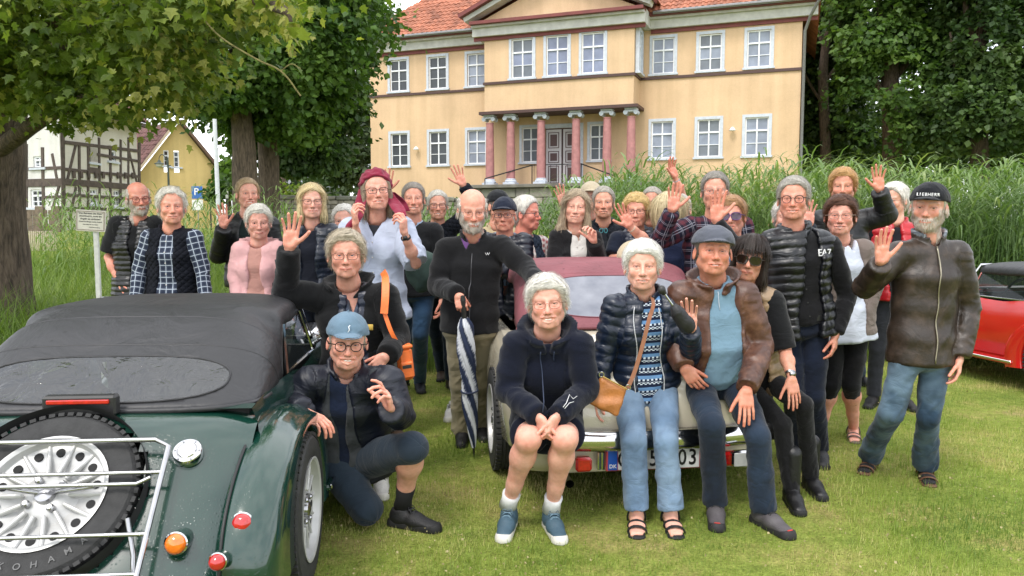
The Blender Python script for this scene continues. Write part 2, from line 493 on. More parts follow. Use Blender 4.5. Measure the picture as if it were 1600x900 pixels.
def cloth(kind, c, c2=None, c3=None, sc=1.0, key=None):
    """garment surfaces; 'cv' holds cloth coordinates in metres"""
    if isinstance(c, str): c = hexc(c)
    if isinstance(c2, str): c2 = hexc(c2)
    if isinstance(c3, str): c3 = hexc(c3)
    k = ('cloth', kind, c, c2, c3, sc)
    if k in _MC: return _MC[k]
    m, n, l, b = mat(kind+'_cloth')
    tc = n.new('ShaderNodeTexCoord'); ob = tc.outputs['Object']
    at = n.new('ShaderNodeAttribute'); at.attribute_name = 'cv'; cv = at.outputs['Vector']
    sx = n.new('ShaderNodeSeparateXYZ'); l.new(cv, sx.inputs[0]); U, V = sx.outputs[0], sx.outputs[1]
    base = c
    t = _noise(n, l, 7, 5, vec=ob)
    va = {'denim': .30, 'leather': .35}.get(kind, .12)
    r = _ramp(n, l, t.outputs['Fac'], [(.3, (1-va,)*3), (.7, (1+va,)*3)])
    bump = None
    def band(x, period, off, width):
        q = _math(n, l, 'FRACT', _math(n, l, 'ADD', _math(n, l, 'DIVIDE', x, period), off+50))
        return _math(n, l, 'LESS_THAN', _math(n, l, 'ABSOLUTE', _math(n, l, 'SUBTRACT', q, .5)), width/2)
    colr = None
    if kind == 'plaid':           # c ground, c2 bars, c3 lines
        P = .044*sc
        bu, bv = band(U, P, 0, .42), band(V, P, 0, .42)
        s = _math(n, l, 'MULTIPLY', _math(n, l, 'ADD', bu, bv), .5)
        x = _mul(n, l, c, c2, s, 'MIX')
        lu, lv = band(U, P, .5, .13), band(V, P, .5, .13)
        s2 = _math(n, l, 'MULTIPLY', _math(n, l, 'MAXIMUM', lu, lv), .85)
        colr = _mul(n, l, x, c3, s2, 'MIX')
    elif kind == 'bigplaid':
        P = .085*sc
        bu, bv = band(U, P, 0, .3), band(V, P, .1, .3)
        x = _mul(n, l, c, c2, _math(n, l, 'MULTIPLY', _math(n, l, 'ADD', bu, bv), .45), 'MIX')
        lu, lv = band(U, P, .5, .05), band(V, P, .5, .05); lu2, lv2 = band(U, P, .35, .04), band(V, P, .62, .04)
        s2 = _math(n, l, 'MULTIPLY', _math(n, l, 'MAXIMUM', _math(n, l, 'MAXIMUM', lu, lv), _math(n, l, 'MAXIMUM', lu2, lv2)), .8)
        colr = _mul(n, l, x, c3, s2, 'MIX')
    elif kind == 'nordic':        # knitted bands of blocks
        b1 = band(V, .058, 0, .30); b2 = band(V, .058, .5, .22); ch = band(U, .022, 0, .5); ch2 = band(V, .012, 0, .5)
        x = _mul(n, l, c, c2, b1, 'MIX')
        x = _mul(n, l, x, c3, _math(n, l, 'MULTIPLY', b2, _math(n, l, 'ABSOLUTE', _math(n, l, 'SUBTRACT', ch, ch2))), 'MIX')
        x = _mul(n, l, x, c3, _math(n, l, 'MULTIPLY', _math(n, l, 'SUBTRACT', band(V, .058, .22, .16), 0), ch), 'MIX')
        colr = x
    elif kind == 'embro':
        vo = n.new('ShaderNodeTexVoronoi'); vo.inputs['Scale'].default_value = 11; l.new(cv, vo.inputs['Vector'])
        s = _math(n, l, 'LESS_THAN', vo.outputs['Distance'], .17)
        colr = _mul(n, l, c, c2, s, 'MIX')
    if colr is None:
        colr = _mul(n, l, c, r.outputs['Color'])
        if kind == 'denim':
            t5 = _noise(n, l, 3.2, 3, vec=ob, dist=.6)
            f5 = _ramp(n, l, t5.outputs['Fac'], [(.42, (0, 0, 0)), (.68, (.55, .55, .55))])
            if c2: colr = _mul(n, l, colr, c2, f5.outputs['Color'], 'MIX')
        if kind == 'leather':
            t5 = _noise(n, l, 14, 6, vec=ob, rough=.7)
            f5 = _ramp(n, l, t5.outputs['Fac'], [(.48, (0, 0, 0)), (.75, (.6, .6, .6))])
            if c2: colr = _mul(n, l, colr, c2, f5.outputs['Color'], 'MIX')
    else: colr = _mul(n, l, colr, r.outputs['Color'])
    l.new(colr, b.inputs['Base Color'])
    ro = {'puffer': .38, 'leather': .42, 'fleece': .95, 'nylon': .5, 'shiny': .3}.get(kind, .85)
    b.inputs['Roughness'].default_value = ro
    b.inputs['Specular IOR Level'].default_value = .5 if kind in ('puffer', 'leather', 'nylon', 'shiny') else .2
    if kind in ('plain', 'fleece', 'denim', 'knit', 'nordic'):
        b.inputs['Sheen Weight'].default_value = .12; b.inputs['Sheen Roughness'].default_value = .5
    # creases: stretched noise on cloth coordinates
    mp = n.new('ShaderNodeMapping'); mp.inputs['Scale'].default_value = (11, 7, 9) if kind == 'leather' else (9, 15, 9); mp.inputs['Rotation'].default_value = (0, 0, .6); l.new(cv, mp.inputs['Vector'])
    w1 = _noise(n, l, 1.0, 3, vec=mp.outputs['Vector'], dist=.9, rough=.5)
    nb = _bump(n, l, w1.outputs['Fac'], {'leather': .4, 'fleece': .35}.get(kind, .55), .020)
    fs = {'knit': 330, 'denim': 520, 'fleece': 210, 'leather': 190, 'puffer': 75, 'nylon': 120, 'nordic': 300}.get(kind, 420)
    w2 = _noise(n, l, fs, 3, vec=ob); nb = _bump(n, l, w2.outputs['Fac'], {'leather': .4, 'fleece': .8, 'puffer': .35, 'knit': .7}.get(kind, .35), .0025, nb)
    if kind == 'quilt':
        a = _math(n, l, 'ABSOLUTE', _math(n, l, 'SINE', _math(n, l, 'MULTIPLY', _math(n, l, 'ADD', U, V), 68.0)))
        a2 = _math(n, l, 'ABSOLUTE', _math(n, l, 'SINE', _math(n, l, 'MULTIPLY', _math(n, l, 'SUBTRACT', U, V), 68.0)))
        q = _math(n, l, 'POWER', _math(n, l, 'MULTIPLY', a, a2), .5); nb = _bump(n, l, q, 1.0, .008, nb)
    l.new(nb, b.inputs['Normal'])
    _MC[k] = m; return m

def ellmesh(c, r, nu=12, nv=8, R=None):
    b = MB(); pr = [(math.sin(math.pi*i/nv), -math.cos(math.pi*i/nv)) for i in range(nv+1)]
    an = np.arange(nu)*2*math.pi/nu; v = []
    for s_, z in pr: v.append(np.stack([s_*np.cos(an), s_*np.sin(an), np.full(nu, z)], 1))
    v = np.concatenate(v)*np.asarray(r); 
    if R is not None: v = v@np.asarray(R).T
    f = [[i*nu+k, i*nu+(k+1) % nu, (i+1)*nu+(k+1) % nu, (i+1)*nu+k] for i in range(nv) for k in range(nu)]
    return v+np.asarray(c), np.array(f)

EX = .031
def head_sdf(S, nb_l, h):
    """head in its own frame: eyes at z = 0, facing -y"""
    fw, jw, sm, op = S.get('fw', 1.05), S.get('jaw', 1.0), S.get('smile', .5), S.get('open', 0.0)
    nz = S.get('nose', 1.0); el_ = S.get('lid', .0034-.0008*S.get('smile', .5))
    lo = np.minimum(V3(-.10, -.128, -.14), nb_l-.075); hi = np.maximum(V3(.10, .115, .13), nb_l+.075)
    g = Grid(lo, hi, h)
    g.op(ell((0, .012, .035), (.0745*fw, .095, .085)))
    g.op(ell((0, -.022, -.030), (.061*fw, .064, .078)), .02)
    for s in (-1, 1):
        g.op(rc((s*.046*fw*jw, -.003, -.056), (s*.015*jw, -.060, -.096), .021, .016), .025)
        g.op(sph((s*.039*fw, -.059, -.029+.004*sm), .021), .02)
        g.op(rc((s*.044, -.064, .021), (s*.010, -.078, .017), .0095, .0085), .012)
    g.op(ell((0, -.024, -.076), (.044*jw, .048, .030)), .02)
    g.op(sph((0, -.071, -.098), .0165), .014)
    g.op(ell((0, -.074, -.067), (.030, .019, .022)), .015)
    ag = S.get('age', 1.0)
    if ag:
        for s in (-1, 1):
            g.op(rc((s*.030, -.062, -.085), (s*.036, -.054, -.098), .010, .009), .012)      # jowl
            g.op(rc((s*(.049), -.070, .000), (s*.058, -.056, -.006), .0012, .0012), .004, sub=True)
    # neck
    ch = V3(0, .022, -.075)
    g.op(ec(ch, nb_l, (.054*jw, .056), (.062, .060), (1, 0, 0)), .03)
    g.op(rc((0, -.010, -.10), nb_l+V3(0, -.01, .01), .030, .045), .03)
    for s in (-1, 1):
        g.op(ell((s*EX, -.0965, .0015), (.021, .0160, .0130)), .010, sub=True)
    g.op(rc((0, -.083, .010), (0, -.105*nz+.002, -.032), .0075, .0105), .009)
    g.op(sph((0, -.1045*nz, -.0365), .0115), .006)
    for s in (-1, 1):
        g.op(sph((s*.0128, -.092, -.041), .0082), .006)
        g.op(sph((s*EX, -.0672, -.0005), .0150), .006)
        g.op(ell((s*EX, -.0840, -.0015), (.0122, .0100, el_*.85), rot_zxy(0, 0, -s*4)), .001, sub=True)
        # smile line, ear
        g.op(rc((s*.0185, -.0945, -.045), (s*(.036+.004*sm), -.0765, -.068+.002*sm), .0018, .0018), .0055+.002*sm, sub=True)
        g.op(rc((s*.012, -.083, -.0125), (s*.034, -.080, -.0175), .0015, .0015), .004, sub=True)
        Re = rot_zxy(s*-18, 0, s*-8)
        g.op(ell((s*(.0745*fw+.004), .004, -.012), (.0065, .0165, .031), Re), .006)
        g.op(ell((s*(.0745*fw+.012), .000, -.012), (.006, .008, .017), Re), .004, sub=True)
    mw = .0260+.0100*sm; cz = .0115*sm; gap = op*.0115
    zu, zl = -.0668+.0010*sm, -.0742-op*.0075
    for s in (-1, 1):
        g.op(rc((s*mw, -.0805, -.0692+cz), (s*.006, -.0930, zu), .0026, .0042), .004)
        g.op(rc((s*mw*.95, -.0800, -.0705+cz), (0, -.0915, zl-op*.002), .0026, .0052), .004)
    if op > .05:      # open smile: carve between the lips, teeth stand behind
        for s in (-1, 1): g.op(ell((s*mw*.36, -.094, (zu+zl)/2+.0003+cz*.25), (mw*.60, .0125, .0018+gap*.75), rot_zxy(s*14, 0, s*-cz*900*.9)), .001, sub=True)
    else:
        for s in (-1, 1): g.op(rc((s*(mw+.001), -.0885, -.0695+cz), (0, -.0998, -.0702), .0013, .0018), .0015, sub=True)
    return g, mw, cz
def skc(S): return np.minimum(np.array(hexc(S.get('skin', '#c98f76'))[:3])*V3(1.10, 1.27, 1.38), .9)
def head_colour(P, S, mw, cz):
    sk = skc(S); x, y, z = P.T; ax = np.abs(x)
    c = np.tile(sk, (len(P), 1))
    fr = sstep(.0, -.05, y)
    def mix(w, t): 
        nonlocal c
        c = c*(1-w[:, None])+np.asarray(t)*w[:, None]
    red = sk*np.array([1.06, .80, .78])
    rd = S.get('red', .5)*.75
    mix(rd*fr*np.exp(-((ax-.040)**2+(z+.030)**2)/.00045), red)
    mix(rd*1.1*fr*np.exp(-(x**2+(z+.036)**2)/.00022)*sstep(-.088, -.10, y), red)
    mix(.45*sstep(.068, .080, ax)*(np.abs(z+.012) < .04), red)
    ag = S.get('age', 1.0)*.65; dk = sk*np.array([.84, .70, .66])  # shade of wrinkles and smile lines painted as darker skin
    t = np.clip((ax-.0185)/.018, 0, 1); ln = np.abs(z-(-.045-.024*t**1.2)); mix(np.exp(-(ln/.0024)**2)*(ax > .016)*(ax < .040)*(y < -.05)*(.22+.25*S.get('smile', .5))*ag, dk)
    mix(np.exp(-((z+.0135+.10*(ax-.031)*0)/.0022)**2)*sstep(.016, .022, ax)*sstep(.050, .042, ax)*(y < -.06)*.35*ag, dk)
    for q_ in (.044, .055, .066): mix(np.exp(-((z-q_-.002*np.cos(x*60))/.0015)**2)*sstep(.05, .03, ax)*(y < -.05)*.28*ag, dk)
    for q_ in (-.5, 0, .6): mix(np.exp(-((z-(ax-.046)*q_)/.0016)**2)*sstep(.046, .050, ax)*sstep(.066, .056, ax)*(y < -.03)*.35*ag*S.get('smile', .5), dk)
    n = noise3(P, 90, 3); mix(np.clip(n, 0, 1)*.12*rd, red)
    # lips
    zz = -.0685+cz*(ax/mw)**2-.001
    wl_ = np.exp(-((z-zz)/.0075)**4)*sstep(mw+.003, mw-.003, ax)*sstep(-.078, -.086, y)
    mix(np.clip(wl_, 0, 1)*S.get('lip', .6), sk*np.array([.86, .50, .50]))
    ins = np.exp(-((z-(-.0695+cz*(ax/mw)**2))/.0020)**4)*sstep(mw+.004, mw-.002, ax)*sstep(-.082, -.088, y)
    if S.get('open', 0) < .05: mix(np.clip(ins, 0, 1)*.75, sk*np.array([.30, .14, .12]))
    # painted socket shade, eyelid margin, brows, dark spots for nostril shade
    mix(np.exp(-(((ax-EX)/.020)**2+((z-.004)/.011)**2)**1.5)*.38*(y < -.05), sk*np.array([.62, .46, .44]))
    mix(np.exp(-((ax-.0125)/.005)**2-((z-.004)/.012)**2)*.35*(y < -.06), sk*np.array([.66, .48, .44]))
    hc = np.array(hexc(S.get('brow', S.get('hair_c', '#b0aca4')))[:3])*.62
    d = ((ax-EX)/.0150)**2+((z+.0007)/.0062)**2
    mix(np.exp(-((d-1)/.32)**2)*np.where(z > -.001, 1.0, .35)*(y < -.07), sk*np.array([.20, .12, .11]))
    bz = .0225+.004*np.sin(np.clip((ax-.010)/.040, 0, 1)*math.pi)-.003*sstep(.035, .05, ax)
    wb = np.exp(-((z-bz)/.0042)**2)*sstep(.009, .014, ax)*sstep(.052, .042, ax)*(y < -.04)
    mix(np.clip(wb*1.2, 0, 1)*S.get('browd', .62)*(.75+.25*noise3(P, 400, 1)), hc)
    mix(np.exp(-(((ax-.0065)/.0035)**2+((z+.0455)/.0022)**2))*.8*(y < -.09), sk*.15)
    bd = S.get('beard', 0)
    if bd:
        w = beardw(P)*bd*(.8+.2*noise3(P, 300, 2)); mix(np.clip(w, 0, 1), np.array(hexc(S.get('beard_c', S.get('hair_c', '#b0aca4')))[:3]))
    return c
def beardw(P):
    x, y, z = P.T; ax = np.abs(x)
    w = sstep(-.046, -.062, z+.35*(ax-.02)*(ax > .02)*-1)*sstep(.025, -.005, y)*sstep(-.128, -.112, z)
    side = sstep(.045, .058, ax)*sstep(.01, -.02, z)*sstep(.03, .0, y)*sstep(-.075, -.055, -np.abs(y+.01))
    w = np.maximum(w, side*.9)
    w = w*(1-np.exp(-(((z+.0700)/.0085)**4))*sstep(.031, .025, ax)*(y < -.07))
    return np.clip(w, 0, 1)
def strands(P, F, N, n, L, wd, base, seed=0, flow=None, lift=.004, segs=3, curl=0.0, cvar=.25, taper=.3, grav=.6):
    """thin hair ribbons laid along the surface P,F (normals N)"""
    rg = np.random.default_rng(seed)
    if len(F) == 0: return None
    A = np.linalg.norm(np.cross(P[F[:, 1]]-P[F[:, 0]], P[F[:, 3]]-P[F[:, 0]]), axis=1)
    fi = rg.choice(len(F), n, p=A/A.sum()); u, v = rg.random((2, n, 1))
    p = P[F[fi, 0]]*(1-u)*(1-v)+P[F[fi, 1]]*u*(1-v)+P[F[fi, 2]]*u*v+P[F[fi, 3]]*(1-u)*v
    nn = N[F[fi, 0]]
    fl = flow(p, nn)+rg.normal(0, .16, (n, 3))
    out = []; LL = L*(.6+.8*rg.random((n, 1))); q = p+nn*lift*rg.random((n, 1))
    side = None
    ph = rg.random((n, 1))*6.28
    for k in range(segs+1):
        t = k/segs
        d = fl-nn*(fl*nn).sum(1)[:, None]*(.9); d /= np.linalg.norm(d, axis=1)[:, None]+1e-9
        sd_ = np.cross(d, nn); sd_ /= np.linalg.norm(sd_, axis=1)[:, None]+1e-9
        off = sd_*np.sin(ph+t*5)*curl
        w = wd*(1-t*(1-taper))*(.6+.8*rg.random((n, 1)) if k == 0 else 1)
        out.append(np.stack([q+off-sd_*w/2, q+off+sd_*w/2], 1))
        q = q+d*LL/segs+nn*lift*.25
        nn = nn+d*(L/segs)*8.0; nn /= np.linalg.norm(nn, axis=1)[:, None]+1e-9
        fl = flow(q, nn)+V3(0, 0, -grav*t)
    V = np.stack(out, 1).reshape(-1, 3); m = (segs+1)*2
    i0 = np.arange(n)[:, None]*m
    Fq = np.concatenate([np.stack([i0[:, 0]+2*k, i0[:, 0]+2*k+1, i0[:, 0]+2*k+3, i0[:, 0]+2*k+2], 1) for k in range(segs)])
    c = np.asarray(base)*(1+cvar*(rg.random((n, 1))*2-1.1)); C = np.repeat(np.clip(c, 0, 1), m, 0)
    return V, Fq, C
def hair_build(S, h):
    st = S.get('hair', 'short')
    if st == 'none': return None
    fw = S.get('fw', 1.05); hv = S.get('hv', 0.0)
    fr = S.get('hairline', .078)
    long_ = st in ('long', 'bob', 'midlong')
    zlow = {'long': -.42, 'bob': -.15, 'midlong': -.20}.get(st, -.12)
    g = Grid((-.16, -.13, zlow-.03), (.16, .18, .17), h)
    t = {'short': .009, 'volume': .013, 'bald': .004, 'bob': .013, 'long': .011, 'midlong': .012, 'buzz': .004, 'curly': .015, 'mess': .015}[st]+hv
    if st in ('volume', 'mess'): g.op(ell((S.get('sweep', 0)*-.01, -.030, .096), (.054, .052, .024+hv)), .02)
    al = np.radians([0, 25, 45, 62, 75, 84, 96, 106, 125, 180])
    z0 = fr
    zs = [z0, z0-.002, z0-.018, z0-.045, -.012, -.014, .020, .012, -.060, -.088]
    if st in ('volume', 'curly', 'mess'): zs = [z0, z0-.002, z0-.018, z0-.045, -.010, -.018, -.012, -.030, -.075, -.095]
    if long_: zs = [z0, z0-.002, z0-.015, z0-.045, -9, -9, -9, -9, -9, -9]
    if st == 'bob' and S.get('bangs'): zs = [z0, z0, z0-.004, z0-.012, -9, -9, -9, -9, -9, -9]
    if S.get('cap'): t = .002
    fb = ell((0, .0125, .0355), (.0745*fw+.0015, .0965, .0865)); fb2 = ell((0, .045, -.030), (.066*fw, .060, .062))
    def shell(X, Y, Z):
        a_ = np.arctan2(np.abs(X)+0*Y, -Y+0*X); zh = np.interp(a_, al, [max(q, -.2) for q in zs]).astype(F32)
        w = np.clip((Z-zh)/F32(.030), 0, 1)**F32(.6)
        f1 = fb[0](X, Y, Z)-F32(t)*w; f2 = fb2[0](X, Y, Z)-F32(t*.7)*w
        hh = np.maximum(F32(.03)-np.abs(f1-f2), 0)/F32(.03); return np.minimum(f1, f2)-hh*hh*F32(.0075)
    g.op((shell, g.lo, g.lo+g.n*g.h))
    if long_:
        x0 = .066*fw
        for s in (-1, 1):
            if st == 'bob':
                g.op(ec((s*x0, .010, .05), (s*(x0+.010), -.004, -.105), (.020, .050), (.030, .045), (1, 0, 0)), .02)
            elif st == 'midlong':
                g.op(ec((s*x0, .012, .05), (s*(x0+.012), .005, -.125), (.018, .045), (.030, .038), (1, 0, 0)), .02)
            else:
                g.op(ec((s*x0, .010, .05), (s*(x0+.022), -.010, -.16), (.018, .045), (.034, .040), (1, 0, 0)), .02)
                g.op(ec((s*(x0+.022), -.010, -.16), (s*(x0+.035), -.055, -.37), (.034, .036), (.020, .014), (1, 0, 0)), .03)
        g.op(ec((0, .05, .0), (0, .06, zlow*(.75 if st != 'long' else .8)), (.075, .045), (.078, .030), (1, 0, 0)), .03)
    def cutf(X, Y, Z):
        a = np.arctan2(np.abs(X)+0*Y, -Y+0*X)
        zh = np.interp(a, al, zs).astype(F32)
        return (zh-Z)*F32(.8)
    g.cut(cutf)
    if long_:       # keep the face free
        g.op(ec((0, -.09, .02), (0, -.11, -.12), (.056*fw, .075), (.060*fw, .085), (1, 0, 0)) if not S.get('bangs') else
             ec((0, -.09, .00), (0, -.11, -.12), (.056*fw, .075), (.060*fw, .085), (1, 0, 0)), .006, sub=True)
    if st == 'bald':
        zt = S.get('fringe', .045)
        g.cut(lambda X, Y, Z: (Z-F32(zt)+np.where(Y < -.02, (-.02-Y)*1.6, -.015)).astype(F32)*F32(.8))
    if st == 'buzz' or S.get('recede'):
        pass
    P, F = g.mesh(1)
    if len(P) == 0: return None
    N = vnorm(P, F)
    a = {'curly': .008, 'volume': .0035, 'mess': .006, 'long': .005}.get(st, .002)
    P = P+N*(noise3(P, 45, 1)*a+noise3(P*V3(1, 1, .35), 120, 2)*a*.5)[:, None]
    base = np.array(hexc(S.get('hair_c', '#b0aca4'))[:3])
    C = base*(.82+.12*noise3(P*V3(1, 1, .4), 150, 4)[:, None])
    ctr = V3(0, .035, .12); part = S.get('part', .03)
    def flow(p, nn):
        d = p-ctr; d = d/(np.linalg.norm(d, axis=1)[:, None]+1e-6)
        f = d*V3(1, 1, .6)+V3(0, 0, -.8 if long_ else -.35)
        top = sstep(.06, .10, p[:, 2])[:, None]
        sw = S.get('sweep', 0.0)
        f = f+top*V3(sw, -.15, 0)
        frt = sstep(-.045, -.075, p[:, 1])*(0 if S.get('bangs') else 1)
        sg = np.where(p[:, 0] < part, -1.0, 1.0)
        if st != 'bald': f = f+(frt*sg*1.3)[:, None]*V3(1, 0, 0)+(frt*.75)[:, None]*V3(0, .5, .45)
        if long_: 
            below = sstep(.06, .0, p[:, 2])[:, None]; f = f*(1-below)+below*(V3(0, 0, -1)+nn*-.05)
        return f
    L = {'short': .026, 'volume': .038, 'bald': .016, 'bob': .075, 'long': .12, 'midlong': .08, 'buzz': .008, 'curly': .03, 'mess': .042}[st]
    dens = S.get('hn', 900)
    Fs = F
    if S.get('cap'): Fs = F[(P[F].mean(1)[:, 2] < .015)]
    sres = None if len(Fs) < 10 else strands(P, Fs, N, int(dens*(1 if not S.get('cap') else .4)), L, .0026 if not long_ else .0034, base*1.05, seed=S.get('seed', 1), flow=flow,
                   lift=.006 if st in ('volume', 'curly', 'mess') else .003, curl=.005 if st in ('curly', 'mess') else .003 if st == 'long' else .001, cvar=.30)
    return P, F, C, sres
def cap_build(kind, S, h):
    fw = S.get('fw', 1.05)
    g = Grid((-.115, -.19, -.03), (.115, .135, .16), h)
    if kind == 'cap':
        g.op(ell((0, .014, .036), (.0745*fw+.014, .110, .096)))
        g.op(sph((0, .014, .133), .007), .003)
        for q_ in range(3):
            a_ = math.pi*q_/3; g.op((lambda X, Y, Z, a_=a_: np.maximum(np.abs(X*F32(math.cos(a_))+(Y-F32(.014))*F32(math.sin(a_)))-F32(.0012), F32(.0)-0*Z+np.abs(np.sqrt((X/F32(.0745*fw+.014))**2+((Y-F32(.014))/F32(.11))**2+((Z-F32(.036))/F32(.096))**2)-1)*F32(.09)-F32(.0022)), g.lo, g.lo+g.n*g.h), .001, sub=True)
        g.cut(lambda X, Y, Z: (F32(.030)-Y*F32(.10)+F32(.0)-Z+np.where(Y > .05, (Y-.05)*.0, 0)).astype(F32))
        b = Grid((-.115, -.19, -.03), (.115, .135, .16), h)
        b.op(ell((0, -.075, .026), (.071, .100, .030)))
        b.op(ell((0, -.075, .0205), (.078, .12, .0285)), .002, sub=True)
        b.cut(lambda X, Y, Z: (Y+F32(.06)+0*X).astype(F32)); b.cut(lambda X, Y, Z: (F32(.022)-Z).astype(F32))
        g.d = np.minimum(g.d, b.d)
    elif kind == 'flat':
        g.op(ell((0, .008, .045), (.0745*fw+.020, .112, .085)))
        g.cut(lambda X, Y, Z: (F32(.034)-Y*F32(.05)-Z).astype(F32))
        b = Grid((-.115, -.19, -.03), (.115, .135, .16), h)
        b.op(ell((0, -.070, .026), (.072, .086, .032)))
        b.op(ell((0, -.070, .020), (.080, .10, .0305)), .002, sub=True)
        b.cut(lambda X, Y, Z: (Y+F32(.05)+0*X).astype(F32)); b.cut(lambda X, Y, Z: (F32(.024)-Z).astype(F32))
        g.d = np.minimum(g.d, b.d)
    elif kind == 'scarf':
        g.op(ell((0, .020, .045), (.0745*fw+.020, .110, .100)))
        g.op(ell((0, .095, .010), (.070, .050, .070)), .03)
        g.cut(lambda X, Y, Z: (F32(.040)-Y*F32(.9)-Z-F32(.02)).astype(F32)*F32(.7))
    P, F = g.mesh(1); N = vnorm(P, F)
    a = {'scarf': .008, 'flat': .0025}.get(kind, .0018)
    P = P+N*(noise3(P*V3(1, .5, 1.6), 40, 6)*a)[:, None]
    return P, F
def glasses_build(S, kind):
    b = MB(); L = []
    r_ = {'round': (.0225, .0205), 'rect': (.0255, .0165), 'sun': (.029, .023), 'rim': (.0245, .0175)}[kind]
    e = {'round': 2.3, 'rect': 3.2, 'sun': 2.8, 'rim': 2.8}[kind]; th = {'round': .0022, 'rect': .0017, 'sun': .0028, 'rim': .0010}[kind]
    y0 = -.1035; zc = -.004
    for s in (-1, 1):
        pts = []
        for i in range(18):
            a = i*2*math.pi/18; ca, sa = math.cos(a), math.sin(a)
            x = math.copysign(abs(ca)**(2/e), ca)*r_[0]; z = math.copysign(abs(sa)**(2/e), sa)*r_[1]
            X = s*.0335+x; pts.append(V3(X, y0+abs(X)**2*3.2, zc+z))
        b.tube(pts, th, 6, closed=True)
        m = MB(); c = np.mean(pts, 0); v = np.array([c+(p-c)*.98 for p in pts]+[c+V3(0, -.0018, 0)]); m.add(v, f3=[[i, (i+1) % 18, 18] for i in range(18)]); L.append(m)
        hx = s*(.0335+r_[0]); fw = S.get('fw', 1.05)
        b.tube([V3(hx, y0+hx*hx*3.2, zc+r_[1]*.45), V3(s*(.0735*fw+.004), -.062, zc+.006), V3(s*(.0745*fw+.007), .0, .002), V3(s*(.0745*fw+.006), .022, -.012)], th*1.15, 5)
    b.tube([V3(-.0335+r_[0], y0+.0004, zc+.004), V3(0, y0-.002, zc+.008), V3(.0335-r_[0], y0+.0004, zc+.004)], th, 6)
    return b, L
def mlens(dark):
    k = ('lens', dark)
    if k in _MC: return _MC[k]
    m, n, l, b = mat('lens')
    if dark:
        b.inputs['Base Color'].default_value = hexc(dark); b.inputs['Roughness'].default_value = .06; b.inputs['Transmission Weight'].default_value = .25
        b.inputs['Coat Weight'].default_value = .5
    else:
        out = n['Material Output']; tr = n.new('ShaderNodeBsdfTransparent'); gl = n.new('ShaderNodeBsdfGlossy'); gl.inputs['Roughness'].default_value = .03
        mx = n.new('ShaderNodeMixShader'); fz = n.new('ShaderNodeFresnel'); fz.inputs['IOR'].default_value = 1.12
        l.new(fz.outputs[0], mx.inputs[0]); l.new(tr.outputs[0], mx.inputs[1]); l.new(gl.outputs[0], mx.inputs[2]); l.new(mx.outputs[0], out.inputs['Surface'])
    _MC[k] = m; return m

# ---- hands --------------------------------------------------------------
POSE = {  # per finger: (curl at knuckle, middle, tip, spread) for index, middle, ring, little ; thumb (out, forward)
    'wave': [(6, 8, 6, 9), (3, 6, 5, 2), (5, 8, 6, -6), (8, 12, 8, -15), (48, 8)],
    'wave2': [(14, 12, 8, 5), (10, 12, 8, 1), (12, 14, 8, -4), (16, 16, 10, -9), (40, 14)],
    'relax': [(18, 26, 14, 2), (22, 32, 16, 0), (26, 34, 18, -2), (30, 36, 20, -5), (22, 26)],
    'flat': [(5, 10, 8, 5), (4, 10, 8, 1), (5, 12, 8, -3), (8, 14, 8, -8), (34, 12)],
    'grip': [(62, 72, 40, 1), (64, 76, 42, 0), (66, 78, 42, -1), (68, 78, 44, -3), (30, 55)],
    'half': [(30, 50, 25, 4), (38, 58, 30, 1), (48, 62, 32, -2), (55, 64, 34, -5), (40, 30)],
    'clasp': [(35, 45, 25, 2), (38, 50, 26, 0), (42, 52, 28, -2), (46, 52, 28, -4), (20, 20)],
    'claw': [(12, 30, 18, 8), (34, 44, 24, 2), (46, 50, 30, -3), (54, 54, 30, -7), (52, 30)]}
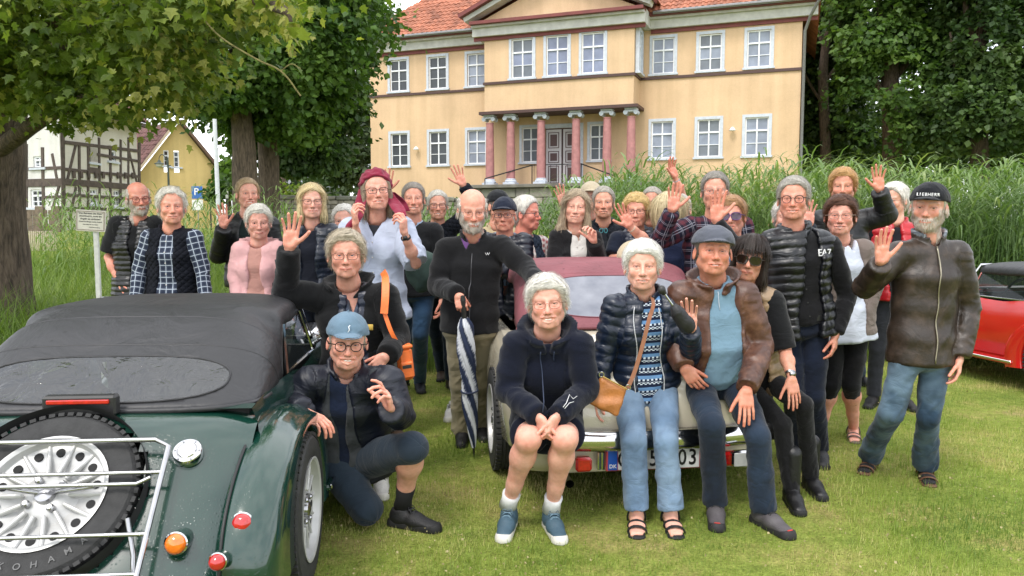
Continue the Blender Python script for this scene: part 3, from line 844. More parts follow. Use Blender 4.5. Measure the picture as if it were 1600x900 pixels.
def hand_arm(S, wrist, d, palm, side, elbow, shoulder, bare, h, pose, hs=1.0, fat=1.0):
    """skin of hand + forearm (+ upper arm); side -1 = viewer's left hand (person's right)"""
    d = nrm(d); palm = np.asarray(palm, float); palm = nrm(palm-d*(palm@d)); th = np.cross(d, palm)*(-side)
    R = np.stack([th, -palm, d], 1)       # local x thumb, y back, z fingers; may be mirrored
    inv = np.linalg.inv(R)
    tl = lambda p: inv@((np.asarray(p)-wrist)/1.0)
    e_l = tl(elbow); s_l = tl(shoulder)
    bs = .92*hs
    lo = V3(-.07, -.10, -.12)*1.15; hi = V3(.10, .06, .215)*1.15
    pts = [lo, hi]
    if bare > 0: pts += [e_l-.06, e_l+.06]
    if bare > 1:
        for q in ((.5,) if bare < 2 else (.5, 1)): pts += [e_l+(s_l-e_l)*q-.07, e_l+(s_l-e_l)*q+.07]
    g = Grid(np.min(pts, 0), np.max(pts, 0), h)
    fm = fat
    # palm
    g.op(ec((.004*bs, 0, .012*bs), (.004*bs, 0, .082*bs), (.027*bs*fm, .0155*bs), (.038*bs*fm, .0135*bs), (1, 0, 0), cap=.016), .0)
    g.op(rc((.022*bs, -.008*bs, .022*bs), (.033*bs, -.010*bs, .050*bs), .017*bs, .013*bs), .012)
    g.op(rc((-.020*bs, -.006*bs, .020*bs), (-.026*bs, -.005*bs, .060*bs), .014*bs, .012*bs), .010)
    P_ = POSE[pose]
    roots = [(.0330, .094, (.043, .027, .022)), (.0115, .099, (.047, .031, .023)), (-.0095, .096, (.043, .029, .022)), (-.0295, .086, (.034, .022, .020))]
    for (x, z, ls), (c1, c2, c3, sp) in zip(roots, P_[:4]):
        p = V3(x*bs, 0, z*bs*.96); a = 0; r = (.0098 if abs(x) < .02 else .0092)*bs*fm
        if x < -.02: r *= .88
        sp_ = R_(sp); ax = V3(math.sin(sp_), 0, math.cos(sp_))
        g.op(rc(V3(x*bs*.8, 0, z*bs*.6), p, .011*bs, r*1.04), .006)
        for L_, c in zip(ls, (c1, c2, c3)):
            a += R_(c); v = ax*math.cos(a)+V3(0, -1, 0)*math.sin(a); q = p+v*L_*bs
            g.op(rc(p, q, r, r*.90), .0022); p = q; r *= .92
    to, tf = P_[4]; to, tf = R_(to), R_(tf)
    p = V3(.030, -.006, .030)*bs
    for L_, k_, r in ((.042, 1.0, .0125), (.033, .85, .0112), (.027, .70, .0100)):
        v = V3(math.sin(to*k_)*math.cos(tf), -math.sin(tf), math.cos(to*k_)*math.cos(tf)); q = p+v*L_*bs
        g.op(rc(p, q, r*bs*fm, r*.90*bs*fm), .007 if k_ == 1 else .002); p = q
    # wrist and forearm
    L = np.linalg.norm(e_l); w = e_l/L
    sd = V3(1, 0, 0)
    if bare <= 0:
        end = w*min(.11, L); g.op(ec((0, 0, .012), end, (.026*bs*fm, .019*bs), (.029*fm, .025*fm), sd), .012)
    else:
        g.op(ec((0, 0, .012), w*.06, (.026*bs*fm, .019*bs), (.028*fm, .023*fm), sd), .012)
        g.op(ec(w*.05, w*L*.62, (.028*fm, .023*fm), (.041*fm, .037*fm), sd), .02)
        g.op(ec(w*L*.55, e_l, (.041*fm, .038*fm), (.038*fm, .036*fm), sd), .02)
        if bare > 1:
            e2 = e_l+(s_l-e_l)*(.55 if bare < 2 else 1.0)
            g.op(rc(e_l, e2, .037*fm, .046*fm), .015)
    P, F = g.mesh(1)
    # skin colour: warmer palm and fingertips, pale nails omitted at this size
    sk = skc(S)
    C = np.tile(sk, (len(P), 1))
    w_ = sstep(.0, -.012, P[:, 1])*sstep(-.02, .02, P[:, 2])
    C = C*(1-.45*w_[:, None])+sk*np.array([1.12, .82, .80])*.45*w_[:, None]
    kn = np.exp(-((P[:, 2]-.09)/.012)**2)*sstep(.0, .01, P[:, 1]); C = C*(1-.15*kn[:, None]*np.array([0, 1, 1]))
    C *= (1+.05*noise3(P, 120, 9))[:, None]
    P = P@R.T+wrist
    if np.linalg.det(R) < 0: F = F[:, ::-1]
    return P, F, C
# ---- skeleton, clothes, assembly -----------------------------------------
PEOPLE = []
def clip(prim, n, p):
    f, lo, hi = prim; n = nrm(n); c = float(n@np.asarray(p))
    return (lambda X, Y, Z: np.maximum(f(X, Y, Z), X*F32(n[0])+Y*F32(n[1])+Z*F32(n[2])-F32(c))), lo, hi
def skel(S):
    D = S['D']; e = W(S['x'], S['y'], D); J = {'head': e}
    H = S.get('H') or e[2]+.115; sc = S['sc'] = H/1.74*S.get('scale', 1.0); wf = S.get('wf', 1.0)
    cy = -math.degrees(math.atan((S['x']-800)/FPX))
    if 'hy0' not in S: S['hy0'] = 1; S['hyaw'] = S.get('hyaw', 0)+cy; S['yaw'] = S.get('yaw', 0)+cy*.7
    ya = R_(S.get('yaw', 0)); side = V3(math.cos(ya), math.sin(ya), 0); fwd = V3(math.sin(ya), -math.cos(ya), 0)
    J['side'], J['fwd'] = side, fwd
    hy = R_(S.get('hyaw', 0)); hf = V3(math.sin(hy), -math.cos(hy), 0)
    ov = {k: (W(v[0], v[1], D+(v[2] if len(v) > 2 else 0)) if not isinstance(v, np.ndarray) else v) for k, v in S.get('j', {}).items()}
    for k in ('fl', 'fr'):
        if k in ov:
            px, py = S['j'][k][:2]; dg = GY(py); q_ = W(px, py, dg); ov['a'+k[1]] = V3(q_[0], q_[1]+.03, .075)
    J['nb'] = ov.get('nb', e-hf*.035*S.get('lean', 1)+V3(0, 0, -.188*sc))
    nb = J['nb']
    up_ = V3(0, 0, 1)
    J['hc'] = ov.get('hc', V3(nb[0], nb[1], .535*H)+fwd*.0)
    hc = J['hc']; tor = nrm(nb-hc)
    J['sl'] = ov.get('sl', nb-side*.163*sc*wf-tor*.068*sc); J['sr'] = ov.get('sr', nb+side*.163*sc*wf-tor*.068*sc)
    J['hl'] = ov.get('hl', hc-side*.078*sc-tor*.03); J['hr'] = ov.get('hr', hc+side*.078*sc-tor*.03)
    for s, sg in (('l', -1), ('r', 1)):
        sh = J['s'+s]
        J['e'+s] = ov.get('e'+s, sh+side*sg*.055*sc+V3(0, 0, -.285*sc)-fwd*.02)
        el = J['e'+s]
        J['w'+s] = ov.get('w'+s, el+side*sg*.0+V3(0, 0, -.245*sc)+fwd*.07)
        hp = J['h'+s]
        J['a'+s] = ov.get('a'+s, V3(hp[0], hp[1], .075)+side*sg*.03*sc)
        J['k'+s] = ov.get('k'+s, (hp*.47+J['a'+s]*.53)+fwd*.02)
        J['t'+s] = ov.get('t'+s, J['a'+s]+fwd*.2+side*sg*.07)
    return J
def torso_prims(J, S, t):
    sc, wf = S['sc'], S.get('wf', 1.0); be = S.get('belly', .0); fem = S.get('fem', 0)
    hc, nb, fwd = J['hc'], J['nb'], J['fwd']; up = nrm(nb-hc); C = lambda f: hc+(nb-hc)*f
    ss, sh = nrm(J['sr']-J['sl']), nrm(J['hr']-J['hl']); ff = nrm(np.cross(ss, up)); ff = ff if ff@fwd > 0 else -ff
    q = sc*wf; T = np.array([t, t])
    hipw = .170 if fem else .160; ww = .138 if fem else .148; cw = .150 if fem else .162
    o = []
    o.append(ec(C(-.13), C(.12), np.array([hipw*.99*q, .116*sc])+T*1.15, np.array([hipw*q, .112*sc+be*.6])+T, sh, cap=.05+t))
    o.append(ec(C(.10)+ff*be*.3, C(.40)+ff*be*.6, np.array([hipw*.97*q, .112*sc+be*.7])+T, np.array([(ww+be*.35)*q, .100*sc+be])+T, ss, cap=.05))
    o.append(ec(C(.38)+ff*be*.5, C(.68)+ff*.004, np.array([(ww+be*.3)*q, .100*sc+be])+T, np.array([cw*q, .112*sc])+T, ss, cap=.05))
    o.append(ec(C(.66), C(.86), np.array([cw*q, .112*sc])+T, np.array([cw*.86*q, .088*sc])+T, ss, cap=.05+t))
    if fem:
        for s in (-1, 1): o.append(ell(C(.60)+ff*.068*sc+ss*s*.070*q, np.array([.066, .066, .066])*sc+t*.7))
    tp = C(.955)
    for k in ('sl', 'sr'):
        o.append(rc(tp-up*.012, J[k]+up*.0, .050*sc+t*.5, .047*sc+t*.7))
    return o, C, up, ss, ff
def garment(J, S, G, h):
    """G: dict th, hem, sleeve (0 none, 1 to elbow, 2 wrist), open (w at neck, w at hem), neck (radius), vneck, collar, puff, fold"""
    th = G.get('th', .014); th = th if th < .02 else .02+(th-.02)*(.45 if G.get('sleeve', 2) > 0 else .85); sc = S['sc']; fat = S.get('fat', 1.0)
    pr, C, up, ss, ff = torso_prims(J, S, th)
    hem = G.get('hem', -.12); sv = G.get('sleeve', 2)
    pts = [C(hem)-up*.03, J['nb']+up*.13, J['sl'], J['sr'], J['hl'], J['hr']]
    if sv > 0: pts += [J['el'], J['er']]
    if sv > 1: pts += [J['wl'], J['wr']]
    if G.get('long'): pts.append(C(hem)-V3(0, 0, .1))
    pts = np.array(pts); g = Grid(pts.min(0)-.20, pts.max(0)+.20, h)
    for p in pr[:4]: g.op(p, .035)
    if sv <= 0: pr = pr[:4]+[rc(C(.955)-up*.012, J['nb']*.16+J[k]*.84-up*.0, .050*sc+th*.5, .047*sc+th*.55) for k in ('sl', 'sr')]
    for p in pr[4:]: g.op(p, .05)
    fl = G.get('flare', .0)
    if hem < -.13: g.op(ec(C(0), C(hem), np.array([.168*sc+th, .120*sc+th+S.get('belly', 0)*.5]), np.array([.175*sc+th+fl, .125*sc+th+fl]), ss, cap=.03), .03)
    pc, n_ = C(hem), -up
    g.cut(lambda X, Y, Z: ((X-F32(pc[0]))*F32(n_[0])+(Y-F32(pc[1]))*F32(n_[1])+(Z-F32(pc[2]))*F32(n_[2])).astype(F32))
    hc = J['hc']; L = np.linalg.norm(J['nb']-hc)
    def loc(X, Y, Z):
        qx, qy, qz = X-F32(hc[0]), Y-F32(hc[1]), Z-F32(hc[2])
        d = lambda e: qx*F32(e[0])+qy*F32(e[1])+qz*F32(e[2])
        return d(ss), d(ff), d(up)
    if G.get('open') is not None:
        w0, w1 = G['open'][:2]; xo = G.get('ox', 0.0)
        def fo(X, Y, Z):
            x, y, z = loc(X, Y, Z); t = np.clip(z/F32(L), 0, 1)
            return np.maximum(np.abs(x-F32(xo))-(F32(w1)+t*F32(w0-w1)+F32(.008)*np.sin(z*F32(21))), F32(.02)-y)
        g.op((fo, g.lo, g.lo+g.n*g.h), .006, sub=True)
    nk = G.get('neck', .068)
    hd = J['head']+V3(0, 0, -.06)
    if nk: g.op(rc(J['nb']+ff*.012-up*G.get('nd', .012), J['nb']+(hd-J['nb'])*1.2+ff*.02, nk, nk+.03), .004, sub=True)
    if G.get('vneck'):
        vd, vw = G['vneck']
        def fv(X, Y, Z):
            x, y, z = loc(X, Y, Z); u = z-F32(L-vd)
            return np.maximum(np.abs(x)-np.maximum(u, -.02)*F32(vw/vd), F32(.0)-y)
        g.op((fv, g.lo, g.lo+g.n*g.h), .004, sub=True)
    # sleeves
    for s in ('l', 'r'):
        if S.get('nosleeve') == s: continue
        sh, el, wr = J['s'+s], J['e'+s], J['w'+s]
        sf = G.get('sf', 1.0)
        if sv <= 0:
            continue
        ra, rb, rw = (.050*sc*fat+th)*sf, (.041*sc*fat+th*.9)*sf, (.031*sc+th*.8)*sf
        if sv < 1.6:
            e2 = sh+(el-sh)*min(1, sv)
            rm = ra+(rb-ra)*sv*.5+.004
            g.op(clip(rc(sh, e2+(el-sh)*.2, ra*1.02, rm), nrm(el-sh), e2), .035)
        else:
            g.op(rc(sh, (sh+el)/2, ra*1.0, (ra+rb)/2), .022)
            g.op(rc((sh+el)/2, el, (ra+rb)/2, rb), .012)
            w2 = el+(wr-el)*G.get('cuff', .97)
            g.op(clip(rc(el, wr+(wr-el)*.1, rb, rw*.98), nrm(wr-el), w2), .012)
            if G.get('cuffr'): g.op(clip(clip(rc(w2-nrm(wr-el)*.05, w2, rw*1.0, rw*1.0), nrm(wr-el), w2), -nrm(wr-el), w2-nrm(wr-el)*.045), .003)
    # collar
    co = G.get('collar'); nb = J['nb']
    if co:
        ax = nrm((hd-nb)*.6+up*.15+ff*.0); base = nb+ff*.006-up*.012
        ch, cr, fl_ = {'stand': (.062, .060, .012), 'high': (.080, .064, .016), 'shirt': (.040, .058, .010), 'polo': (.036, .060, .014), 'hood': (.070, .085, .040), 'wide': (.060, .085, .045), 'crew': (.016, .062, .006)}[co]
        cr += th*.45
        ct = {'hood': .018, 'wide': .010}.get(co, .007)
        gap = G.get('cgap', .5)
        def fc(X, Y, Z):
            qx, qy, qz = X-F32(base[0]), Y-F32(base[1]), Z-F32(base[2])
            d = lambda e: qx*F32(e[0])+qy*F32(e[1])+qz*F32(e[2])
            z = d(ax); x = d(ss); y = d(ff)-z*0
            rr = np.sqrt(x*x+y*y*F32(.92)+1e-6)
            tgt = F32(cr)+F32(fl_)*np.clip(z/F32(ch), 0, 1)
            dd = np.abs(rr-tgt)-F32(ct)
            topz = F32(ch)-np.clip(y, 0, 1)*F32(.30)
            dd = np.maximum(dd, z-topz); dd = np.maximum(dd, -z-F32(.03))
            if gap > 0: dd = np.maximum(dd, np.minimum(F32(gap)*.06*(1+z*12)-np.abs(x), y+0*x))
            return (dd*F32(.9)).astype(F32)
        g.op((fc, base-.16, base+.20), .008)
    P, F = g.mesh(G.get('sm', 1))
    N = vnorm(P, F)
    # cloth coordinates
    q = P-hc; x, y, z = q@ss, q@ff, q@up
    pp = [C(f) for f in (0, .3, .6, .9)]
    dt = np.min([np.sqrt(((q@ss)/1.55)**2+(q@ff)**2)+np.where(z > L, z-L, 0)+np.where(z < 0, -z*.0, 0)], 0)-.10*sc
    reg = np.zeros(len(P), int); cu, cvv = x.copy(), z.copy(); best = dt
    vv = {}
    for i, s in enumerate(('l', 'r')):
        sh, el, wr = J['s'+s], J['e'+s], J['w'+s]; al = 0
        for a, b, r in ((sh, el, .055), (el, wr, .045)):
            ba = b-a; Lb = np.linalg.norm(ba); w = ba/Lb; t = np.clip((P-a)@w, 0, Lb); d = P-a-t[:, None]*w
            dist = np.linalg.norm(d, axis=1)-r
            if sv <= 0: dist = dist+9
            m = dist < best-.012
            e1 = nrm(ff-w*(ff@w)); e2 = np.cross(w, e1); ang = np.arctan2(d@e2, d@e1)
            best = np.where(m, dist, best); reg = np.where(m, i+1, reg); cu = np.where(m, ang*.055, cu); cvv = np.where(m, -(al+(P-a)@w)+.35, cvv); al += Lb
    cvt = np.stack([cu, cvv, reg*.37], 1)
    fo = G.get('fold', 1.0)
    if G.get('puff'):
        per, am = G['puff']
        s_ = np.abs(np.sin(math.pi*(cvv+.006*noise3(P, 12, 2))/per))**.55
        edge = 1.0
        P = P+N*((s_-(.6 if sv > 0 else .4))*am*edge)[:, None]
        P = P+N*(noise3(np.c_[cu*34, cvv*14, reg*1.0], 1, 4)*am*.35)[:, None]
    if fo:
        arm = reg > 0
        dis = np.zeros(len(P))
        # arm creases tighten towards the elbow and cuff
        n1 = 1-np.abs(noise3(np.c_[cu*13+cvv*9, cvv*24-cu*10, reg*3.], 1, 5)); n2 = noise3(np.c_[cu*6, cvv*14, reg*3.], 1, 6)
        dis += np.where(arm, (n1-.6)*.0065+n2*.0045, 0)
        n3 = noise3(np.c_[cu*7+cvv*4, cvv*8-np.abs(cu)*6, reg*1.], 1, 7); n4 = 1-np.abs(noise3(np.c_[cu*12-cvv*8, cvv*6+cu*10, z*0+2], 1, 8))
        lowr = .6+.6*sstep(.5, 0, z/L)
        dis += np.where(~arm, (n3*.007+(n4-.6)*.008)*lowr, 0)
        P = P+N*(dis*fo*sc)[:, None]
    return P, F, cvt, (C, up, ss, ff, L)
def surf_front(P, fr, x0, z, tol=.016):
    """foremost garment point at torso coordinates x0, z"""
    C, up, ss, ff, L = fr; hc = C(0); q = P-hc; x, y, zz = q@ss, q@ff, q@up
    m = (np.abs(x-x0) < tol) & (np.abs(zz-z) < tol) & (y > -.02)
    if not m.any(): return None
    i = np.nonzero(m)[0][np.argmax(y[m])]
    return hc+ss*x0+up*z+ff*y[i]
def trousers(J, S, T, h):
    th = T.get('th', .010); sc = S['sc']; lf = S.get('legf', 1.0)
    hc, nb = J['hc'], J['nb']; up = nrm(nb-hc); C = lambda f: hc+(nb-hc)*f; sh = nrm(J['hr']-J['hl'])
    ff = nrm(np.cross(sh, up)); ff = ff if ff@J['fwd'] > 0 else -ff
    be = S.get('belly', 0); fem = S.get('fem', 0); hipw = (.172 if fem else .162)*S.get('wf', 1)
    pts = np.array([C(.2), J['hl'], J['hr'], J['kl'], J['kr'], J['al'], J['ar']]); g = Grid(pts.min(0)-.16, pts.max(0)+.16, h)
    wa = T.get('waist', .14)
    t2 = min(th, .010); g.op(ec(C(-.12), C(wa), (hipw*sc+t2, .112*sc+t2), ((hipw-.010)*sc+t2*.5, .100*sc+t2*.5+be*.5), sh, cap=.05))
    pc = C(wa); 
    g.cut(lambda X, Y, Z: ((X-F32(pc[0]))*F32(up[0])+(Y-F32(pc[1]))*F32(up[1])+(Z-F32(pc[2]))*F32(up[2])).astype(F32))
    e = T.get('len', 1.0); fl = T.get('flare', 0.0)
    for s in ('l', 'r'):
        hp, k, a = J['h'+s], J['k'+s], J['a'+s]
        rt, rk, ra = .083*sc*lf+th*.7, .054*sc*lf+th*.8, .042*sc+th*.8+fl
        g.op(rc(hp-nrm(k-hp)*.0, hp*.45+k*.55, rt*.93, rt*.82), .035 if s == 'l' else .012)
        if e <= .5:
            f = e/.5; end = hp+(k-hp)*f
            g.op(clip(rc(hp*.45+k*.55, k+nrm(k-hp)*.1, rt*.82+fl, rk*1.10+fl), nrm(k-hp), end), .015)
        else:
            f = (e-.5)/.5; end = k+(a-k)*f
            g.op(rc(hp*.45+k*.55, k, rt*.82, rk), .015)
            dn = nrm(a-k)
            g.op(clip(rc(k, (k+a)/2-ff*.012, rk, (rk+ra)/2*1.02), dn, end), .015)
            if f > .45: g.op(clip(rc((k+a)/2-ff*.012, a+dn*.08, (rk+ra)/2*1.02, ra), dn, end), .015)
    P, F = g.mesh(1); N = vnorm(P, F)
    q = P-hc; best = np.full(len(P), 9.); cu = q@sh; cv = q@up; reg = np.zeros(len(P)); ts = np.zeros(len(P))
    for i, s in enumerate(('l', 'r')):
        al = 0
        for a, b in ((J['h'+s], J['k'+s]), (J['k'+s], J['a'+s])):
            ba = b-a; Lb = np.linalg.norm(ba); w = ba/Lb; t = np.clip((P-a)@w, 0, Lb); d = P-a-t[:, None]*w; dist = np.linalg.norm(d, axis=1)
            m = (dist < best); e1 = nrm(ff-w*(ff@w)); e2 = np.cross(w, e1)
            best = np.where(m, dist, best); cu = np.where(m, np.arctan2(d@e2, d@e1)*.075, cu); cv = np.where(m, -(al+t), cv); reg = np.where(m, i+1, reg); ts = np.where(m, al+t, ts); al += Lb
    fo = T.get('fold', 1.0)
    kd = np.minimum(np.linalg.norm(P-J['kl'], axis=1), np.linalg.norm(P-J['kr'], axis=1)); ad = np.minimum(np.linalg.norm(P-J['al'], axis=1), np.linalg.norm(P-J['ar'], axis=1)); cd = np.linalg.norm(P-(C(-.12)+ff*.1), axis=1)
    am = .35+.8*np.exp(-(kd/.13)**2)+.9*np.exp(-(ad/.16)**2)+.8*np.exp(-(cd/.12)**2)
    n1 = 1-np.abs(noise3(np.c_[cu*13-cv*4, cv*15+cu*17, reg*3.], 1, 11)); n2 = noise3(np.c_[cu*8, cv*7, reg*3.], 1, 12)
    wz = .15+.85*sstep(-.02, -.14, q@up); P = P+N*(((n1-.6)*.009*am+n2*.004)*fo*sc*wz)[:, None]
    return P, F, np.stack([cu, cv, reg*.31], 1)
def shoe_build(a, toe, kind, h, sz=1.0):
    """local: z up, toe towards -y, origin under the ankle on the ground plane"""
    d = V3(*(np.asarray(toe)-a)); d[2] = 0; d = nrm(d); x = np.cross(V3(0, 0, 1), -d); R = np.stack([x, -d, V3(0, 0, 1)], 1)
    g = Grid((-.08, -.25, -.02), (.08, .12, .34 if kind == 'boot' else .19), h); s = sz
    if kind in ('sandal',):
        g.op(ec((0, .045, .030), (0, -.09, .022), (.028*s, .030), (.040*s, .018), (1, 0, 0), cap=.03), .01)
        g.op(ec((0, -.08, .022), (.004, -.17, .018), (.041*s, .017), (.034*s, .011), (1, 0, 0), cap=.012), .01)
        for i, xx in enumerate((.026, .010, -.006, -.020, -.031)): g.op(rc((xx, -.155+.006*i, .018), (xx, -.185+.010*i, .016), .0095-.0007*i, .0085-.0007*i), .003)
        g.op(rc((0, .018, .03), (0, .010, .17), .036, .034), .02)
        m = Grid((-.08, -.25, -.02), (.08, .12, .19), h)
        m.op(ec((0, .050, .004), (.003, -.17, .004), (.036*s, .016), (.044*s, .013), (1, 0, 0), cap=.035))
        m.cut(lambda X, Y, Z: (np.maximum(Z-F32(.017), -Z)+0*X).astype(F32))
        for y0, z0, r in ((-.125, .020, .046), (-.055, .030, .044), (.030, .060, .045)):
            def fs(X, Y, Z, y0=y0, z0=z0, r=r):
                rr = np.sqrt((X/F32(1.0))**2+((Z-F32(z0*.35))/F32(.78 if y0 < 0 else 1.5))**2)-F32(r)
                return np.maximum(np.abs(rr)-F32(.004), np.maximum(np.abs(Y-F32(y0)+(Z*F32(.25)))-F32(.012), -Z+F32(.006))).astype(F32)
            m.op((fs, V3(-.07, y0-.04, 0), V3(.07, y0+.04, .12)), .002)
        Pm, Fm = m.mesh(1); Pf, Ff = g.mesh(1); return (Pm, Fm), (Pf, Ff), R
    g.op(ec((0, .035, .048), (0, -.07, .042), (.036*s, .048), (.041*s, .038), (1, 0, 0), cap=.040), .02)
    g.op(ec((0, -.06, .040), (.004*0, -.165*s, .026), (.044*s, .036), (.037*s, .022), (1, 0, 0), cap=.032), .02)
    g.op(rc((0, .012, .05), (0, .012, .105 if kind != 'boot' else .27), .042, .040 if kind != 'boot' else .048), .025)
    if kind != 'boot': g.cut(lambda X, Y, Z: (Z-F32(.090)-np.abs(Y-F32(.03))*F32(.15)+0*X).astype(F32))
    if kind != 'boot': g.op(rc((0, .012, .085), (0, .012, .14), .030, .030), .002, sub=True)
    # tongue and laces
    if kind in ('sneaker', 'hike'):
        g.op(ec((0, -.030, .078), (0, -.012, .120), (.022, .010), (.024, .007), (1, 0, 0), cap=.008), .004)
        for i in range(5):
            y = -.045-i*.017; z = .080-i*.0085
            g.op(rc((-.020, y, z-.004), (.020, y-.004, z), .0032, .0032), .002); g.op(rc((.020, y, z-.004), (-.020, y-.008, z), .0030, .0030), .002)
    so = Grid((-.08, -.25, -.02), (.08, .12, .12), h)
    sh_ = {'sneaker': .034, 'hike': .034, 'leather': .022, 'boot': .022}[kind]
    so.op(ec((0, .045, .01), (0, -.165*s, .01), (.040*s, .05), (.043*s, .05), (1, 0, 0), cap=.045))
    so.cut(lambda X, Y, Z: (np.maximum(Z-F32(sh_)-np.clip(-Y-.16, 0, 1)*F32(.3), -Z)+0*X).astype(F32))
    g.cut(lambda X, Y, Z: (F32(.012)-Z+0*X+0*Y).astype(F32))
    return g.mesh(1), so.mesh(1), R
def limb_skin(J, S, s, h, top=.0):
    k, a = J['k'+s], J['a'+s]; hp = J['h'+s]; lf = S.get('legf', 1.0)*S['sc']; ff = J['fwd']
    st = k+(hp-k)*max(top, .12)
    pts = np.array([k, a, st]); g = Grid(pts.min(0)-.11, pts.max(0)+.11, h); w = nrm(a-k); L = np.linalg.norm(a-k)
    e = nrm(ff-w*(ff@w))
    if (S.get('legs') or {}).get('len', 1) <= .6: g.op(rc(st, k, (.062+.02*top)*lf, .055*lf)); g.op(sph(k+e*.012, .050*lf), .02)
    g.op(rc(k, k+w*L*.30-e*.010, (.050 if (S.get('legs') or {}).get('len', 1) <= .6 else .040)*lf, .055*lf), .03); g.op(rc(k+w*L*.28-e*.012, k+w*L*.72-e*.004, .056*lf, .036*lf), .03)
    g.op(rc(k+w*L*.68, a, .037*lf, .031*lf), .02)
    P, F = g.mesh(1); sk = skc(S); C = np.tile(sk, (len(P), 1))*(1+.10*noise3(P, 14, 3)[:, None]*np.array([.4, 1, 1]))
    kk = np.exp(-(np.linalg.norm(P-k-e*.05, axis=1)/.05)**2)*.3; C = C*(1-kk[:, None])+kk[:, None]*sk*np.array([1.05, .80, .78])
    return P, F, C

def person(S):
    """one person: Empty 'person' > body (skin, eyes, teeth), hair, clothing"""
    rj = np.random.default_rng(len(PEOPLE)*7+3); S.setdefault('nose', rj.uniform(.95, 1.05)); S['fw'] = S.get('fw', 1.05)*rj.uniform(.975, 1.03); S.setdefault('jaw', rj.uniform(.90, 1.10)); S['seed'] = len(PEOPLE)
    S.setdefault('eye', ['#5f7480', '#4a3a2a', '#6a7f6a', '#7088a0'][rj.integers(4)]); S.setdefault('age', rj.uniform(.5, 1.0)); S.setdefault('open', max(0, S.get('smile', .5)-.38)*1.3)
    J = skel(S); q = S.get('q', 1)          # q 0 near, 1 middle, 2 far/hidden
    hh = (.0030, .0038, .0050)[q]; hc_ = (.0085, .011, .015)[q]; hd_ = (.0030, .0036, .0048)[q]
    base = V3(J['hc'][0], J['hc'][1], 0)
    root = thing('person', S['label'], 'person', base, group=S.get('group'))
    def put(name, P, F, m, parent=root, **kw):
        me = npmesh(name, P-base, F, m, **kw); return mobj(name, me, parent)
    # ---- body
    Rh = rot_zxy(S.get('hyaw', 0), S.get('hpitch', 0), S.get('hroll', 0)); hs = S.get('hs', 1.05)
    nbl = Rh.T@(J['nb']+V3(0, 0, .015)-J['head'])/hs
    g, mw, cz = head_sdf(S, nbl, hh); P, F = g.mesh(1); C = head_colour(P, S, mw, cz)
    hw = lambda p: (p*hs)@Rh.T+J['head']
    VS, FS, CS, MS = [hw(P)], [F], [C], [np.zeros(len(F), int)]; n = len(P)
    def more(v, f, c, mi):
        nonlocal n
        VS.append(v); FS.append(f+n); CS.append(np.broadcast_to(c, v.shape)); MS.append(np.full(len(f), mi)); n += len(v)
    # eyes
    gz = S.get('gaze', (0, 0)); ic = np.array(hexc(S.get('eye', '#5f7480'))[:3])
    for s in (-1, 1):
        v, f = ellmesh((0, 0, 0), (.0130,)*3, 18, 14, R=np.array([[1, 0, 0], [0, 0, -1], [0, 1, 0]]))
        d = -v[:, 1]/.0130; gx = v[:, 0]-gz[0]; gzz = v[:, 2]-gz[1]; rr = np.sqrt(gx**2+gzz**2)
        c = np.tile(V3(.30, .26, .24), (len(v), 1)); c[(rr < .0070) & (d > 0)] = ic; c[(rr < .0036) & (d > 0)] = .01  # eye white darkened to carry the shade of the brow
        more(hw(v+V3(s*EX, -.0672, -.0008)), f, c, 1)
    if S.get('open', 0) > .05:
        v, f = ellmesh((0, -.0585, -.0700), (.0275, .0295, .0085), 16, 8); more(hw(v), f, V3(.7, .65, .55), 2)
    # arms and hands
    bare = S.get('bare', 0); hp = S.get('hands', {})
    for s, sg in (('l', -1), ('r', 1)):
        el, wr, sh = J['e'+s], J['w'+s], J['s'+s]
        o = hp.get(s, {})
        if o.get('off'): continue
        dflt = nrm(nrm(wr-el)+V3(0, 0, -.4)) if 'd' not in o else o['d']
        pal = o.get('p', -J['side']*sg)
        v, f, c = hand_arm(S, wr, dflt, pal, sg, el, sh, o.get('bare', bare), o.get('h', hd_), o.get('pose', 'relax'), hs=o.get('hs', S['sc'] if S['sc'] < 1.05 else 1.05), fat=S.get('handf', 1.0))
        more(v, f, c, 0)
    # torso inside the clothes joins the limbs
    S2 = dict(S); pr, C_, up, ss, ff = torso_prims(J, S, -.030)
    pts = np.array([J[k] for k in ('nb', 'hc', 'sl', 'sr', 'el', 'er', 'hl', 'hr', 'kl', 'kr')]); g2 = Grid(pts.min(0)-.15, pts.max(0)+.15, .024)
    for p in pr: g2.op(p, .02)
    for s in ('l', 'r'):
        g2.op(rc(J['s'+s], J['e'+s], .036, .028), .02); g2.op(rc(J['h'+s], J['k'+s], .060, .040), .02)
    v, f = g2.mesh(1); more(v, f, skc(S), 0)
    legs = S.get('legs', {})
    if legs.get('skin') is not None:
        for s in ('l', 'r'):
            v, f, c = limb_skin(J, S, s, .008 if q == 0 else .012, legs['skin']); more(v, f, c, 0)
    put('body', np.concatenate(VS), np.concatenate(FS), [mskin('a', 0), meye(), mteeth()], col=np.concatenate(CS), fmat=np.concatenate(MS))
    # ---- hair, beard
    def addhair(name, res, parent=root):
        P, F, C, st = res
        P2, F2, C2 = (hw(P), F, C) if len(P) else (np.zeros((0, 3)), np.zeros((0, 4), int), np.zeros((0, 3)))
        if st is not None:
            v, f, c = st; F2 = np.concatenate([F2, f+len(P2)]); P2 = np.concatenate([P2, hw(v)]); C2 = np.concatenate([C2, c])
        return put(name, P2, F2, mhair(), parent, col=C2)
    S.setdefault('hn', (2300, 1300, 600)[q])
    if S.get('hair', 'short') != 'none':
        r = hair_build(S, (.0045, .0055, .007)[q])
        if r: addhair('hair', r)
